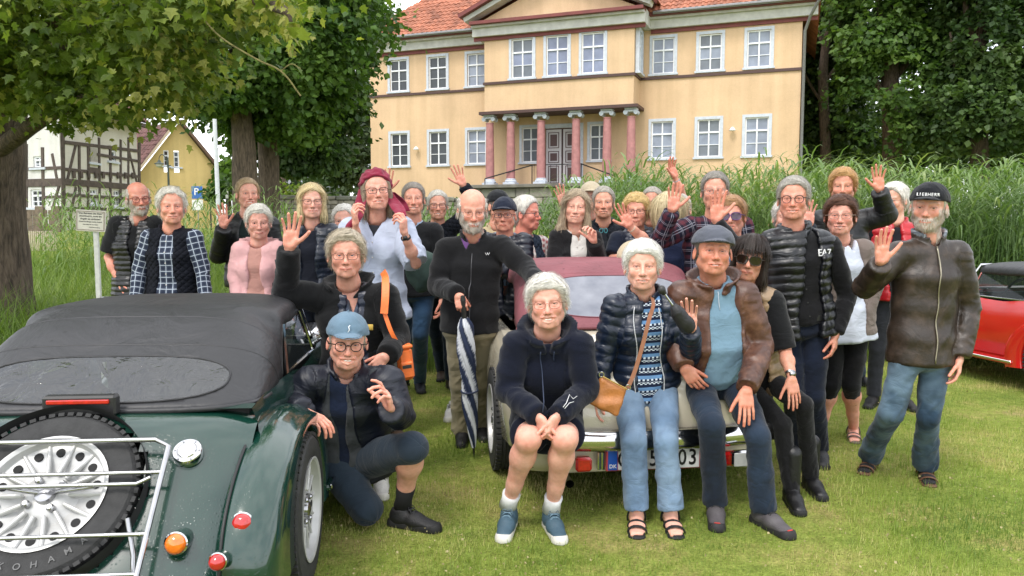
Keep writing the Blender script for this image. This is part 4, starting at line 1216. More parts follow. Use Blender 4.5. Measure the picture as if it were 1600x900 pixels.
    if S.get('beard', 0) > .3:
        N = vnorm(P, F) ; w = beardw(P); fm = w[F].mean(1) > .45
        if fm.any():
            bc = np.array(hexc(S.get('beard_c', S.get('hair_c', '#b0aca4')))[:3])
            st = strands(P, F[fm], N, int(S['hn']*.9), .012*S.get('beardl', 1.0), .0022, bc, seed=3, flow=lambda p, nn: V3(0, -.3, -1)+nn*.5, lift=.004*S.get('beardl', 1.0), segs=2)
            addhair('beard', (np.zeros((0, 3)), None, None, st))
    if S.get('cap'):
        ck, cm = S['cap'][:2]; p, f = cap_build(ck, S, .004 if q == 0 else .005)
        put({'cap': 'cap', 'flat': 'flat_cap', 'scarf': 'headscarf'}[ck], hw(p), f, cm, attrs={'cv': p})
    if S.get('glasses'):
        gk, gc = S['glasses'][:2]; b, L = glasses_build(S, gk)
        v = np.concatenate(b.v); go = put('glasses', hw(v), np.concatenate(b.f4), simple('frame_'+gc, gc, .25, metal=.3 if gk == 'rim' else 0, var=.03))
        dark = S['glasses'][2] if len(S['glasses']) > 2 else None
        for m in L:
            v = np.concatenate(m.v); put('lens', hw(v), np.concatenate(m.f3), mlens(dark), go)
    # ---- clothes
    info = {'J': J, 'root': root, 'base': base, 'hw': hw, 'put': put, 'S': S}
    if S.get('legs'):
        T = S['legs']; P, F, cv = trousers(J, S, T, hc_); put(T.get('name', 'trousers'), P, F, T['m'], attrs={'cv': cv}); info['trousers'] = P
    for G in S.get('tops', []):
        P, F, cv, fr = garment(J, S, G, G.get('h', hc_)); o = put(G['name'], P, F, G['m'], attrs={'cv': cv}); info[G['name']] = (P, fr, o)
    # ---- shoes
    sk_ = S.get('shoes')
    if sk_:
        kind, c1, c2 = sk_[:3]
        for s in ('l', 'r'):
            a = J['a'+s]; (P1, F1), (P2, F2), R = shoe_build(a, J['t'+s], kind, .0045 if q == 0 else .008, sz=S['sc'])
            fz = S.get('footz', {}).get(s, 0.0); off = V3(a[0], a[1], fz)
            nm = {'sandal': 'sandal', 'boot': 'boot'}.get(kind, 'shoe')
            Rp = R
            if s in S.get('tiptoe', {}):
                Rp = R@np.array(Matrix.Rotation(R_(S['tiptoe'][s]), 3, 'X'))
            so = put(nm, P1@Rp.T+off, F1, c1, attrs={'cv': P1})
            if kind == 'sandal':
                sk = np.array(hexc(S['sock'])[:3] if S.get('sock') else skc(S))
                fo = put('sock' if S.get('sock') else 'foot', P2@Rp.T+off, F2, mskin('a', 0) if not S.get('sock') else simple('sock_'+S['sock'], S['sock'], .9), col=np.tile(sk, (len(P2), 1)))
            else:
                put('sole', P2@Rp.T+off, F2, c2, so, attrs={'cv': P2})
                if kind in ('sneaker', 'hike') and q < 2:
                    b = MB(); z_ = S['sc']
                    for i in range(5):
                        y = -.042-i*.017; z = .096-i*.0095; b.tube([V3(-.024, y, z-.010), V3(-.010, y-.003, z), V3(.012, y-.008, z-.002), V3(.024, y-.012, z-.012)], .0030, 5); b.tube([V3(.024, y, z-.010), V3(.010, y-.003, z), V3(-.012, y-.008, z-.002), V3(-.024, y-.012, z-.012)], .0030, 5)
                    for sx in (-1, 1): b.tube([V3(0, -.036, .100), V3(sx*.020, -.040, .108), V3(sx*.030, -.048, .092), V3(sx*.012, -.042, .098)], .0026, 5)
                    lc = sk_[3] if len(sk_) > 3 else '#8a8a88'; put('laces', np.concatenate(b.v)@Rp.T+off, [np.concatenate(b.f4), np.concatenate(b.f3)], simple('laces_'+lc, lc, .8), so)
                    if len(sk_) > 4:
                        b = MB(); b.bev((0, -.185*z_, .030), (.040, .022, .030), .008); put('toe_bumper', np.concatenate(b.v)@Rp.T+off, [np.concatenate(b.f4), np.concatenate(b.f3)], simple('bumper_'+sk_[4], sk_[4], .5), so)
            if S.get('sockz'):
                b = MB(); ax = nrm(J['k'+s]-a); z0, z1, sc_ = S['sockz']
                b.tube([a+V3(0, 0, 0)-ax*.02, a+ax*z0, a+ax*z1], [.046, .041, .042+.05*z1], 16); v = np.concatenate(b.v)
                put('sock', v, [np.concatenate(b.f4), np.concatenate(b.f3)], simple('sock_'+sc_, sc_, .9))
    PEOPLE.append(info)
    return info
def ftube(info, gname, pts, r, m, name, n=6):
    """tube lying on a garment's front along torso coordinates (x, z)"""
    P, fr, o = info[gname]; L = [surf_front(P, fr, x, z) for x, z in pts]; L = [p+fr[3]*r*.6 for p in L if p is not None]
    if len(L) < 2: return None
    b = MB(); b.tube(L, r, n); v = np.concatenate(b.v)
    return info['put'](name, v, [np.concatenate(b.f4), np.concatenate(b.f3)], m, o)
def textmesh(txt, size, font=None, extrude=.0008, align='CENTER'):
    c = bpy.data.curves.new('lettering', 'FONT'); c.body = txt; c.size = size; c.extrude = extrude; c.align_x = align; c.align_y = 'CENTER'; c.resolution_u = 3
    c.offset = size*.012
    o = bpy.data.objects.new('lettering', c); COL.objects.link(o); dg = bpy.context.evaluated_depsgraph_get()
    me = bpy.data.meshes.new_from_object(o.evaluated_get(dg)); bpy.data.objects.remove(o); bpy.data.curves.remove(c); me.materials.clear(); return me
def text_on(txt, size, pos, right, up, m, parent, base=None, name='lettering', extrude=.0008, sx=1.0):
    me = textmesh(txt, size, extrude=extrude); me.materials.append(m)
    r = nrm(right); u = np.asarray(up, float); u = nrm(u-r*(u@r)); n = np.cross(r, u)
    M = Matrix(((r[0]*sx, u[0], n[0], 0), (r[1]*sx, u[1], n[1], 0), (r[2]*sx, u[2], n[2], 0), (0, 0, 0, 1)))
    me.transform(M); p = np.asarray(pos)-(base if base is not None else 0)
    me.transform(Matrix.Translation([float(x) for x in p]))
    o = bpy.data.objects.new(name, me); link(o, parent); return o
# ================================================================== the setting
def ground_z(x, y):
    x, y = np.asarray(x, float), np.asarray(y, float)
    return 1.25*sstep(9.5, 21, y)+.25*sstep(30, 120, y)
def mground():
    m, n, l, b = mat('lawn')
    tc = n.new('ShaderNodeTexCoord'); v = tc.outputs['Object']
    a = _noise(n, l, 1.6, 7, vec=v, rough=.68); c = _noise(n, l, 14, 5, vec=v, rough=.7); d = _noise(n, l, 70, 4, vec=v)
    r1 = _ramp(n, l, a.outputs['Fac'], [(.30, (.14, .20, .04)), (.50, (.22, .26, .06)), (.62, (.30, .27, .10)), (.74, (.34, .26, .15))])
    r2 = _ramp(n, l, c.outputs['Fac'], [(.3, (.6, .62, .5)), (.7, (1.2, 1.2, 1.1))]); r3 = _ramp(n, l, d.outputs['Fac'], [(.3, (.6, .6, .6)), (.7, (1.25, 1.25, 1.25))])
    q = _mul(n, l, r1.outputs['Color'], r2.outputs['Color']); q = _mul(n, l, q, r3.outputs['Color'])
    l.new(q, b.inputs['Base Color']); b.inputs['Roughness'].default_value = .95; b.inputs['Specular IOR Level'].default_value = .1
    l.new(_bump(n, l, d.outputs['Fac'], .8, .02), b.inputs['Normal']); return m
xs = np.concatenate([np.linspace(-900, -40, 14), np.linspace(-36, 36, 90), np.linspace(40, 900, 14)])
ys = np.concatenate([np.linspace(-60, -2, 8), np.linspace(0, 40, 110), np.linspace(45, 1500, 24)])
X_, Y_ = np.meshgrid(xs, ys, indexing='ij')
mb = MB(); mb.grid(np.stack([X_, Y_, ground_z(X_, Y_)], 2)[:, ::-1]); tag(mb.build('ground', mground(), smooth=True), kind='structure')

def mleaf(name, c1, c2, c3=None, tr=.35, rough=.5):
    """leaf surface: colour differs leaf by leaf through the 'col' attribute"""
    m, n, l, b = mat(name)
    a = n.new('ShaderNodeAttribute'); a.attribute_name = 'col'
    sx = n.new('ShaderNodeSeparateColor'); l.new(a.outputs['Color'], sx.inputs[0])
    st = [(0, c1), (1, c2)] if c3 is None else [(0, c1), (.6, c2), (1, c3)]
    r = _ramp(n, l, sx.outputs[0], st); l.new(r.outputs['Color'], b.inputs['Base Color'])
    b.inputs['Roughness'].default_value = rough; b.inputs['Specular IOR Level'].default_value = .35
    t = n.new('ShaderNodeBsdfTranslucent'); l.new(_mul(n, l, r.outputs['Color'], (1.2, 1.35, .6, 1)), t.inputs['Color'])
    mx = n.new('ShaderNodeMixShader'); mx.inputs[0].default_value = tr
    l.new(b.outputs[0], mx.inputs[1]); l.new(t.outputs[0], mx.inputs[2]); l.new(mx.outputs[0], n['Material Output'].inputs['Surface'])
    return m
def leaf_shape(kind):
    if kind == 'quad': return np.array([[0, 0, 0], [.5, .5, .08], [0, 1.1, 0], [-.5, .5, .08]]), np.array([[0, 1, 2, 3]])
    # five-lobed leaf
    p = [(0, 0), (.22, .02), (.52, .16), (.36, .34), (.62, .62), (.28, .62), (0, 1.08), (-.28, .62), (-.62, .62), (-.36, .34), (-.52, .16), (-.22, .02)]
    v = np.array([[x, y, .12*abs(x)+.05*math.sin(y*4)] for x, y in p]+[[0, .42, -.02]])
    f = np.array([[i, (i+1) % 12, 12] for i in range(12)]); return v, f
def scatter_leaves(C, size, kind='quad', seed=0, droop=.5, out=None, var=.35, tone=None):
    rg = np.random.default_rng(seed); n = len(C); v, f = leaf_shape(kind)
    d = rg.normal(0, 1, (n, 3)); d[:, 2] -= droop
    if out is not None: d += out*.6
    d /= np.linalg.norm(d, axis=1)[:, None]; u = rg.normal(0, .55, (n, 3))+V3(0, 0, 1.0)
    if out is not None: u += out*.5
    x = np.cross(d, u); x /= np.linalg.norm(x, axis=1)[:, None]+1e-9; z = np.cross(x, d)
    s = size*(1-var+2*var*rg.random(n))
    P = C[:, None]+s[:, None, None]*(v[None, :, 0:1]*x[:, None]+v[None, :, 1:2]*d[:, None]+v[None, :, 2:3]*z[:, None])
    F = (f[None]+(np.arange(n)*len(v))[:, None, None]).reshape(-1, f.shape[1])
    t = (rg.random(n) if tone is None else np.clip(tone+rg.normal(0, .18, n), 0, 1))
    col = np.repeat(np.stack([t, t, t], 1), len(v), 0)
    return P.reshape(-1, 3), F, col
def blob_points(blobs, n, seed=0, shell=.55, clump=.35):
    """points in the outer part of ellipsoidal boughs, gathered into sprays"""
    rg = np.random.default_rng(seed); w = np.array([b[1][0]*b[1][1]*b[1][2] for b in blobs])**.75; k = rg.choice(len(blobs), n, p=w/w.sum())
    c = np.array([b[0] for b in blobs])[k]; r = np.array([b[1] for b in blobs])[k]
    d = rg.normal(0, 1, (n, 3)); d /= np.linalg.norm(d, axis=1)[:, None]
    rad = shell+(1-shell)*rg.random(n)**.6
    rad = rad*(1+.42*noise3(d*2.3+k[:, None]*3.7, 1, seed)+.22*noise3(d*6+k[:, None], 1, seed+1)); rad = np.where(rg.random(n) < .06, rad*1.18, rad)
    p = c+d*r*rad[:, None]
    nz = noise3(p, 1/clump/1.6, seed)+.5*noise3(p, 1/clump*1.4, seed+3)
    keep = nz > -.10
    return p[keep], d[keep]
def bark(name='bark', c='#6a5c4e', c2='#382f27'):
    if name in _MC: return _MC[name]
    m, n, l, b = mat(name); tc = n.new('ShaderNodeTexCoord'); mp = n.new('ShaderNodeMapping'); mp.inputs['Scale'].default_value = (14, 14, 2.6); l.new(tc.outputs['Object'], mp.inputs['Vector'])
    t = _noise(n, l, 1.6, 8, vec=mp.outputs['Vector'], rough=.65, dist=.4); r = _ramp(n, l, t.outputs['Fac'], [(.35, hexc(c2)), (.62, hexc(c))]); l.new(r.outputs['Color'], b.inputs['Base Color'])
    b.inputs['Roughness'].default_value = .95; l.new(_bump(n, l, t.outputs['Fac'], 1.0, .05), b.inputs['Normal']); _MC[name] = m; return m
def trunk_mesh(mb, pts, rr, n=14, rough=.06, seed=0):
    pts = catmull(np.array(pts, float), len(pts)*5); rr = np.interp(np.linspace(0, 1, len(pts)), np.linspace(0, 1, len(rr)), rr)
    k0 = mb.n; mb.tube(pts, list(rr), n)
    v = mb.v[-1]; c = np.repeat(pts, n, 0); d = v[:len(c)]-c
    nz = noise3(v[:len(c)]*V3(1, 1, .25), 3.5, seed)[:, None]+.5*noise3(v[:len(c)]*V3(1, 1, .3), 9, seed)[:, None]; v[:len(c)] = c+d*(1+rough*1.6*nz)
def tree(label, base, trunk_pts, trunk_r, limbs, blobs, n, size, lm, kind='quad', seed=0, group=None, tone=None, barkn='bark', shell=.5, clump=.5, cat='tree', name='tree', crown_kind='stuff'):
    root = thing(name, label, cat, base, group=group)
    b = MB(); trunk_mesh(b, trunk_pts, trunk_r, seed=seed); b.build('trunk', bark(barkn), root, smooth=True, rel=base)
    if limbs:
        b = MB()
        for pts, r0, r1 in limbs: trunk_mesh(b, pts, [r0, r1], n=8, seed=seed+1)
        b.build('limbs', bark(barkn), root, smooth=True, rel=base)
    P, D = blob_points(blobs, n, seed, shell, clump)
    tn = None if tone is None else tone+.42*noise3(P, .9, seed+5)  # clumped tone paints dark depths and bright leaves into the crown
    v, f, c = scatter_leaves(P, size, kind, seed, out=D, tone=tn)
    o = mobj('crown', npmesh('crown', v-np.asarray(base), f, lm, col=c, smooth=False), root)
    o['kind'] = 'stuff'
    return root, P

LM_LIME = mleaf('linden_leaf', (.05, .09, .014), (.14, .20, .03), (.34, .36, .08), tr=.42)  # ramp ends hold painted depths and leaf highlights
LM_MAPLE = mleaf('maple_leaf', (.04, .09, .022), (.09, .165, .032), (.15, .24, .05), tr=.38)
LM_DARK = mleaf('oak_leaf', (.030, .065, .018), (.065, .115, .03), (.11, .17, .045), tr=.30)
LM_WILL = mleaf('willow_leaf', (.030, .055, .022), (.075, .11, .045), tr=.3)

# --- big linden whose trunk stands at the left edge, boughs hanging over the lawn
b0 = W(-28, 500, 9.0); b0[2] = 0
def bl(px, py, D, r): return (W(px, py, D), V3(*r) if not np.isscalar(r) else V3(r, r, r*.8))
lime_blobs = [bl(20, 40, 7.5, 1.6), bl(60, 120, 7.6, (.95, .9, .42)), bl(-60, 90, 7.0, (1.2,1.2,.8)), bl(140, 30, 6.6, (1.2, 1.0, .7)), bl(130, 130, 6.8, (.9, .8, .55)), bl(165, 165, 6.9, (.55, .6, .28)), bl(70, 185, 7.2, (.45, .5, .22)), bl(235, 60, 6.2, (.8, .8, .55)),
              bl(270, 120, 6.2, (.50, .6, .42)), bl(215, 150, 6.4, (.5, .5, .30)), bl(300, 25, 5.8, (.8, .7, .40)), bl(390, 5, 5.4, (.5, .6, .22)), bl(435, 30, 5.0, (.14, .3, .14)), bl(462, 60, 4.9, (.08, .2, .12)),
              bl(440, 0, 5.0, (.25, .3, .14)), bl(0, -120, 7.5, 2.2), bl(200, -150, 6.5, 2.0), bl(350, -120, 6, 1.2), bl(120, 95, 7.8, (1.2, .8, .8)), bl(200, 110, 7.4, (.9, .7, .6)), bl(50, 80, 8.6, (1.2, .9, .8)), bl(-200, 20, 7.0, 2.0)]
LIMB = lambda *pts: [W(*p) for p in pts]
lime_blobs = [(c, r*V3(.85, .9, .72)) for c, r in lime_blobs]
lime, LP_ = tree('old linden with rough grey-brown trunk at the left edge, boughs over the green roadster', b0, [b0-V3(0, 0, .3), b0+V3(.02, 0, 1.2), W(-20, 250, 9.0), W(-10, 120, 8.9), W(0, -150, 8.8)], [.62, .46, .42, .36, .25],
     [(LIMB((-15, 180, 8.9), (60, 120, 8.2), (150, 85, 7.2), (215, 60, 6.4), (285, 30, 5.9)), .13, .03), (LIMB((-10, 240, 8.9), (60, 190, 8.0), (120, 160, 7.2), (200, 140, 6.7), (290, 130, 6.2)), .10, .015),
      (LIMB((0, 100, 8.8), (140, 10, 7.0), (300, -20, 5.8), (430, 10, 5.0), (455, 35, 4.9)), .11, .012), (LIMB((60, 120, 8.0), (120, 60, 7.2), (190, 20, 6.6), (240, -30, 6.2)), .07, .02)],
     lime_blobs, 36000, .074, LM_LIME, kind='lobed', seed=3, tone=.52, shell=.30, clump=.28)
# pale seed bracts near the tips, the large ones one by one
bm = MB(); v, f = leaf_shape('lobed')
leafme = npmesh('leaf', v*.065, f, mleaf('linden_bract', (.20, .22, .045), (.30, .29, .075), tr=.45), col=np.full((len(v), 3), .6), smooth=False)
rg = np.random.default_rng(8); near = [bl(435, 25, 4.95, (.22, .25, .14)), bl(462, 62, 4.9, (.10, .15, .15)), bl(475, 20, 4.9, (.09, .15, .1)), bl(395, 15, 5.3, (.3, .3, .12)), bl(250, 150, 6.0, (.4, .4, .3)), bl(150, 180, 6.6, (.5, .4, .25)), bl(300, 90, 5.9, (.35, .3, .3))]
Pn, Dn = blob_points(near, 420, 4, .2, .2)
for p in Pn[:290]:
    o = mobj('leaf', leafme, lime, p-b0); o.rotation_euler = (rg.uniform(-2.2, -.6), rg.uniform(-.6, .6), rg.uniform(0, 6.28)); s = rg.uniform(.6, 1.15); o.scale = (s, s, s)
# bare twig hanging below the boughs
tb = MB(); tb.tube(catmull(np.array(LIMB((310, 20, 5.4), (345, 58, 5.2), (400, 92, 5.1), (440, 112, 5.0), (470, 150, 5.0))), 20), .006, 5); tb.tube(catmull(np.array(LIMB((438, 112, 5.0), (455, 100, 5.0), (470, 108, 5.0))), 8), .004, 5)
tb.build('twig', bark('bark_pale', '#8a8450', '#5a5230'), lime, rel=b0)

# --- maples in the middle distance
mb1 = W(385, 320, 22); mb1[2] = 1.1
mapleblobs = [bl(310, 60, 21, (2.0, 2, 1.7)), bl(390, 40, 22, (2.4, 2, 2.0)), bl(470, 60, 22, (2.0, 2, 1.8)), bl(530, 30, 23, (.9, 1.6, 1.0)), bl(345, 140, 21, (1.3, 1.8, .9)), bl(430, 130, 22, (1.8, 1.9, 1.1)), bl(495, 125, 22.5, (1.0, 1.6, .9)),
              bl(300, 110, 21, (.8, 1.2, .9)), bl(470, 190, 23, (1.2, 1.4, .7)), bl(420, -80, 22, (4, 3, 2.5)), bl(535, -50, 23, (1.3, 2, 1.3)), bl(300, -60, 22, (3, 2, 2)), bl(380, 195, 22.5, (.8, 1.0, .5))]
tree('spreading maple with slanting grey trunk left of the ochre manor house', mb1, [mb1-V3(0, 0, .4), W(383, 250, 22), W(378, 190, 22), W(370, 120, 22), W(372, 20, 22)], [.40, .34, .30, .24, .16],
     [(LIMB((380, 200, 22), (355, 160, 21.5), (320, 120, 21)), .14, .04), (LIMB((378, 180, 22), (410, 140, 22), (440, 90, 22)), .13, .04)], mapleblobs, 80000, .16, LM_MAPLE, kind='quad', seed=11, group=None, tone=.5, shell=.45, clump=.7)
mb2 = W(420, 325, 24); mb2[2] = 1.2
tree('darker maple with straight trunk just right of the slanting maple', mb2, [mb2-V3(0, 0, .4), W(420, 260, 24), W(418, 200, 24), W(424, 130, 24), W(430, 40, 24)], [.36, .31, .28, .24, .16],
     [(LIMB((419, 200, 24), (450, 160, 24), (490, 130, 24)), .12, .04)],
     [bl(440, 190, 25.5, (2.3, 1.4, 1.2)), bl(500, 170, 26, (1.6, 1.4, 1.3)), bl(400, 110, 26, (3, 1.5, 2)), bl(505, 90, 26, (1.6, 1.6, 1.5)), bl(455, 235, 26, (1.5, 1.2, .8)), bl(500, 240, 26, (1.0, 1.2, .7)), bl(480, 20, 26, (3, 2, 2))], 40000, .19, LM_DARK, kind='quad', seed=12, tone=.5, shell=.4, clump=.7)
# --- background greenery behind the left houses and the wall
for i, (px, D, blobs, lm, lab, n_) in enumerate([
    (500, 60, [bl(470, 230, 60, (5, 3, 4)), bl(520, 200, 62, (5, 3, 6)), bl(500, 260, 60, (4, 3, 3))], LM_DARK, 'dark broadleaf tree closing the gap behind the stone wall', 9000),
    (560, 52, [bl(550, 215, 52, (1.6, 1.6, 2.6)), bl(550, 150, 52, (1.5, 1.6, 2.6)), bl(548, 262, 52, (1.7, 1.4, 1.8))], LM_WILL, 'weeping willow hanging beside the manor left corner', 8000),
    (355, 48, [bl(368, 245, 48, (1.0, 2, 2.0)), bl(380, 180, 50, (1.6, 2, 3)), bl(368, 280, 46, (1.2, 1, 1.2))], LM_MAPLE, 'mid-green tree right of the yellow gabled house', 7000),
    (440, 34, [bl(445, 300, 34, (.8, .6, .5)), bl(455, 312, 33, (.5, .5, .3))], LM_LIME, 'pale green shrub growing above the stone wall', 1200),
    (372, 26, [bl(362, 300, 27, (.8, .6, .45)), bl(345, 306, 27, (.5, .5, .4))], LM_MAPLE, 'low dark bush left of the maple trunks', 1800)]):
    bb = W(px, 330, D); bb[2] = float(ground_z(0, D))
    tree(lab, bb, [bb-V3(0, 0, .3), bb+V3(.1, 0, 1.2), W(px, 250, D)], [.3, .2, .08], None, blobs, n_, .34 if D > 40 else .16, lm, seed=40+i, tone=.5, shell=.3, clump=1.0, name='bush' if D < 40 else 'tree', cat='bush' if D < 40 else 'tree')
# --- tall trees right of the manor
for i, (px, D, tr_, blobs, lab) in enumerate([
    (1290, 44, .30, [bl(1275, 60, 46, (1.8, 2, 3)), bl(1300, 130, 46, (2.6, 2, 2.6)), bl(1285, 200, 46, (2.4, 2, 2)), bl(1320, 40, 46, (2.5, 2, 3)), bl(1310, 215, 45, (2.6, 2, 1.4)), bl(1290, -40, 46, (3, 3, 3)), bl(1260, 150, 48, (1.0, 1.5, 3))], 'dark open-crowned tree beside the manor drainpipe'),
    (1395, 40, .48, [bl(1380, 40, 40, (3.2, 2.5, 3)), bl(1440, 90, 40, (2.6, 2.4, 2.4)), bl(1400, 150, 39, (3.0, 2.2, 1.8)), bl(1360, 110, 40, (2.0, 2, 2)), bl(1440, 20, 41, (2.6, 2, 2.4)), bl(1410, 205, 39, (2.4, 2, 1.1)), bl(1390, -60, 40, (4, 3, 3)), bl(1470, 180, 40, (2.0, 2, 1.8))], 'massive broadleaf tree with thick dark trunk behind the tall reeds'),
    (1530, 37, .40, [bl(1520, 60, 37, (1.8, 2.2, 3)), bl(1500, 180, 37, (2.4, 2.2, 1.8)), bl(1560, 190, 36, (2.0, 2, 1.8)), bl(1600, 110, 37, (1.2, 2, 3)), bl(1600, 10, 38, (1.2, 2, 1.6)), bl(1535, -30, 37, (2.6, 2.6, 2)), bl(1650, 150, 37, (3, 2.5, 4)), bl(1535, 130, 37, (1.7, 1.8, 1.5))], 'dense broadleaf tree at the right edge with sky showing through')]):
    bb = W(px, 300, D); bb[2] = float(ground_z(0, D))
    tree(lab, bb, [bb-V3(0, 0, .4), W(px, 240, D), W(px-4, 120, D), W(px+4, 20, D), W(px, -100, D)], [tr_*1.3, tr_, tr_*.85, tr_*.7, tr_*.4],
         [(LIMB((px-2, 130, D), (px+40, 70, D), (px+65, 10, D)), tr_*.4, .08), (LIMB((px, 170, D), (px-35, 110, D), (px-45, 50, D)), tr_*.35, .06), (LIMB((px, 80, D), (px-20, 20, D), (px-20, -60, D)), tr_*.4, .1)], blobs, 52000, .25, LM_DARK if i != 1 else LM_MAPLE, kind='lobed' if i < 0 else 'quad', seed=60+i, tone=.45, shell=.35, clump=.9)
LMD2 = LM_DARK
o_pts, o_d = blob_points([bl(px, 262-(px % 7)*3, 52, (5, 2, 1.6)) for px in range(1230, 1700, 60)]+[bl(px, 160, 60, (6, 2, 6)) for px in (1330, 1450, 1650)], 22000, 5, .3, 1.4)
v, f, c = scatter_leaves(o_pts, .4, 'quad', 5, out=o_d)
tag(mobj('undergrowth', npmesh('undergrowth', v, f, LM_DARK, col=c, smooth=False)), kind='stuff')

# --- reeds, sedge and lawn
def blades(n, xy, h, w, lean, bend, lm, name, seed, segs=4, zbase=None, leafy=0, tone=.5):
    rg = np.random.default_rng(seed); x, y = xy(rg, n); hh = h(x, y, rg); z = ground_z(x, y)-.02
    ang = rg.random(n)*6.28; dirn = np.stack([np.cos(ang), np.sin(ang), 0*ang], 1); base = np.stack([x, y, z], 1)
    if leafy:
        st = np.repeat(base, leafy, 0); H = np.repeat(hh, leafy); fr = np.tile(np.linspace(.18, .96, leafy), n)+rg.normal(0, .04, n*leafy)
        ln = np.repeat(dirn, leafy, 0)*.10*H[:, None]*fr[:, None]**2
        b0_ = st+ln+np.stack([0*H, 0*H, H*fr], 1); L = .55*H**.5*(1.15-.55*fr)*(.7+.6*rg.random(len(H))); an = rg.random(len(H))*6.28+.6
        d = np.stack([np.cos(an)+.35, np.sin(an), 0*an], 1); n2 = len(H); base, hh, dirn = b0_, L, d
        up0, ben, ww = .9+.5*rg.random(n2), 1.5+.8*rg.random(n2), w*(.7+.6*rg.random(n2))
    else:
        n2 = n; up0 = np.full(n, 1.0); ben = bend*(.4+1.2*rg.random(n)); ww = w*(.6+.8*rg.random(n))
        dirn = dirn+V3(.25, 0, 0)
    P = []
    side = np.cross(dirn, V3(0, 0, 1)); side /= np.linalg.norm(side, axis=1)[:, None]+1e-9
    q = base.copy(); th = lean*rg.random(n2)
    if leafy: th = up0*.6
    for k in range(segs+1):
        t = k/segs; wd = ww*(1-t**1.6)*(1 if k else .6)+.0005
        P.append(np.stack([q-side*wd[:, None]/2, q+side*wd[:, None]/2], 1))
        a = th+ben*t; q = q+(dirn*np.sin(a)[:, None]+V3(0, 0, 1)*np.cos(a)[:, None])*(hh/segs)[:, None]
    V = np.stack(P, 1).reshape(-1, 3); m = (segs+1)*2; i0 = np.arange(n2)*m
    F = np.concatenate([np.stack([i0+2*k, i0+2*k+1, i0+2*k+3, i0+2*k+2], 1) for k in range(segs)])
    t = np.clip(tone+(.25*noise3(base, .8, seed) if 'lawn' not in name else .62*noise3(base, 1.5, seed)+.3*noise3(base, 5.5, seed))+rg.normal(0, .16, n2), 0, 1); c = np.repeat(np.stack([t]*3, 1), m, 0)
    o = mobj(name, npmesh(name, V, F, lm, col=c, smooth=False)); tag(o, kind='stuff'); return o
LM_REED = mleaf('reed_leaf', (.06, .12, .035), (.15, .23, .07), (.28, .34, .13), tr=.35)
LM_SEDGE = mleaf('sedge_leaf', (.09, .16, .03), (.20, .28, .06), (.36, .38, .15), tr=.35)
LM_GRASS = mleaf('grass_blade', (.10, .17, .022), (.26, .34, .055), (.52, .44, .20), tr=.3)
def pxband(x0, x1, y0, y1):
    def f(rg, n):
        y = rg.uniform(y0, y1, n); px = rg.uniform(x0, x1, n); return (px-800)/FPX*y, y
    return f
def hreed(x, y, rg):
    px = 800+x/y*FPX
    top = np.interp(px, [0, 560, 700, 800, 850, 930, 1000, 1100, 1240, 1400, 1500, 1600, 1750], [345, 325, 312, 305, 288, 262, 238, 258, 228, 242, 248, 232, 232])
    zt = 1.5+(350-top)*y/FPX; z0 = ground_z(x, y)
    return np.clip(zt-z0, .3, 3)*(.80+.28*rg.random(len(x)))*.86
blades(2600, pxband(880, 1700, 10.0, 14.5), hreed, .030, .1, 0, LM_REED, 'reeds', 1, segs=4, leafy=8, tone=.52)
blades(5200, pxband(900, 1720, 9.6, 14.5), hreed, .010, .12, .25, LM_REED, 'reed_stems', 2, segs=3, tone=.30)
blades(500, pxband(560, 900, 11.5, 15), hreed, .028, .1, 0, LM_REED, 'reeds_by_terrace', 3, segs=4, leafy=7, tone=.5)
blades(420, pxband(60, 460, 12, 16), lambda x, y, rg: 1.1+.5*rg.random(len(x)), .022, .1, 0, LM_REED, 'reeds_by_pond', 4, segs=4, leafy=6, tone=.55)
blades(26000, pxband(-60, 780, 7.6, 15), lambda x, y, rg: .55+.55*rg.random(len(x))*(1+.3*noise3(np.c_[x, y, y], .9, 2)), .011, .35, 1.3, LM_SEDGE, 'sedge_left', 5, segs=4, tone=.45)
blades(13000, pxband(1180, 1720, 8.3, 11.5), lambda x, y, rg: .40+.45*rg.random(len(x)), .011, .35, 1.4, LM_SEDGE, 'sedge_right', 6, segs=4, tone=.62)
blades(9000, pxband(760, 1200, 8.8, 12), lambda x, y, rg: .5+.4*rg.random(len(x)), .012, .35, 1.2, LM_SEDGE, 'sedge_middle', 7, segs=3, tone=.45)
def lawnxy(rg, n):
    y = 2.3+(9.3-2.3)*rg.random(n)**1.25; px = rg.uniform(430, 1680, n); return (px-800)/FPX*y, y
blades(190000, lawnxy, lambda x, y, rg: (.022+.036*rg.random(len(x)))*(1+.4*noise3(np.c_[x, y, y*0], 2.2, 9)), .0065, .9, .9, LM_GRASS, 'lawn_grass', 8, segs=1, tone=.42)
rg = np.random.default_rng(77); xc, yc = lawnxy(rg, 5200); dc_ = 1+.9*noise3(np.c_[xc, yc, yc*0], 1.3, 4); kp = rg.random(5200) < dc_*.55
V, F, Cc = scatter_leaves(np.c_[xc, yc, np.full(5200, .030)][kp], .011, 'quad', 6, droop=0, out=np.tile(V3(0, 0, .2), (int(kp.sum()), 1))); V[:, 2] = np.clip(V[:, 2], .012, .05)
tag(mobj('grass_clippings', npmesh('grass_clippings', V, F, mleaf('dry_clipping', (.20, .17, .07), (.36, .31, .15), tr=.1), col=Cc, smooth=False)), kind='stuff')
def lawn2(rg, n):
    y = rg.uniform(6.8, 9.8, n); px = rg.uniform(-80, 1700, n); return (px-800)/FPX*y, y
blades(20000, lawn2, lambda x, y, rg: .03+.05*rg.random(len(x)), .008, .6, .9, LM_GRASS, 'lawn_edge_grass', 9, segs=1, tone=.5)

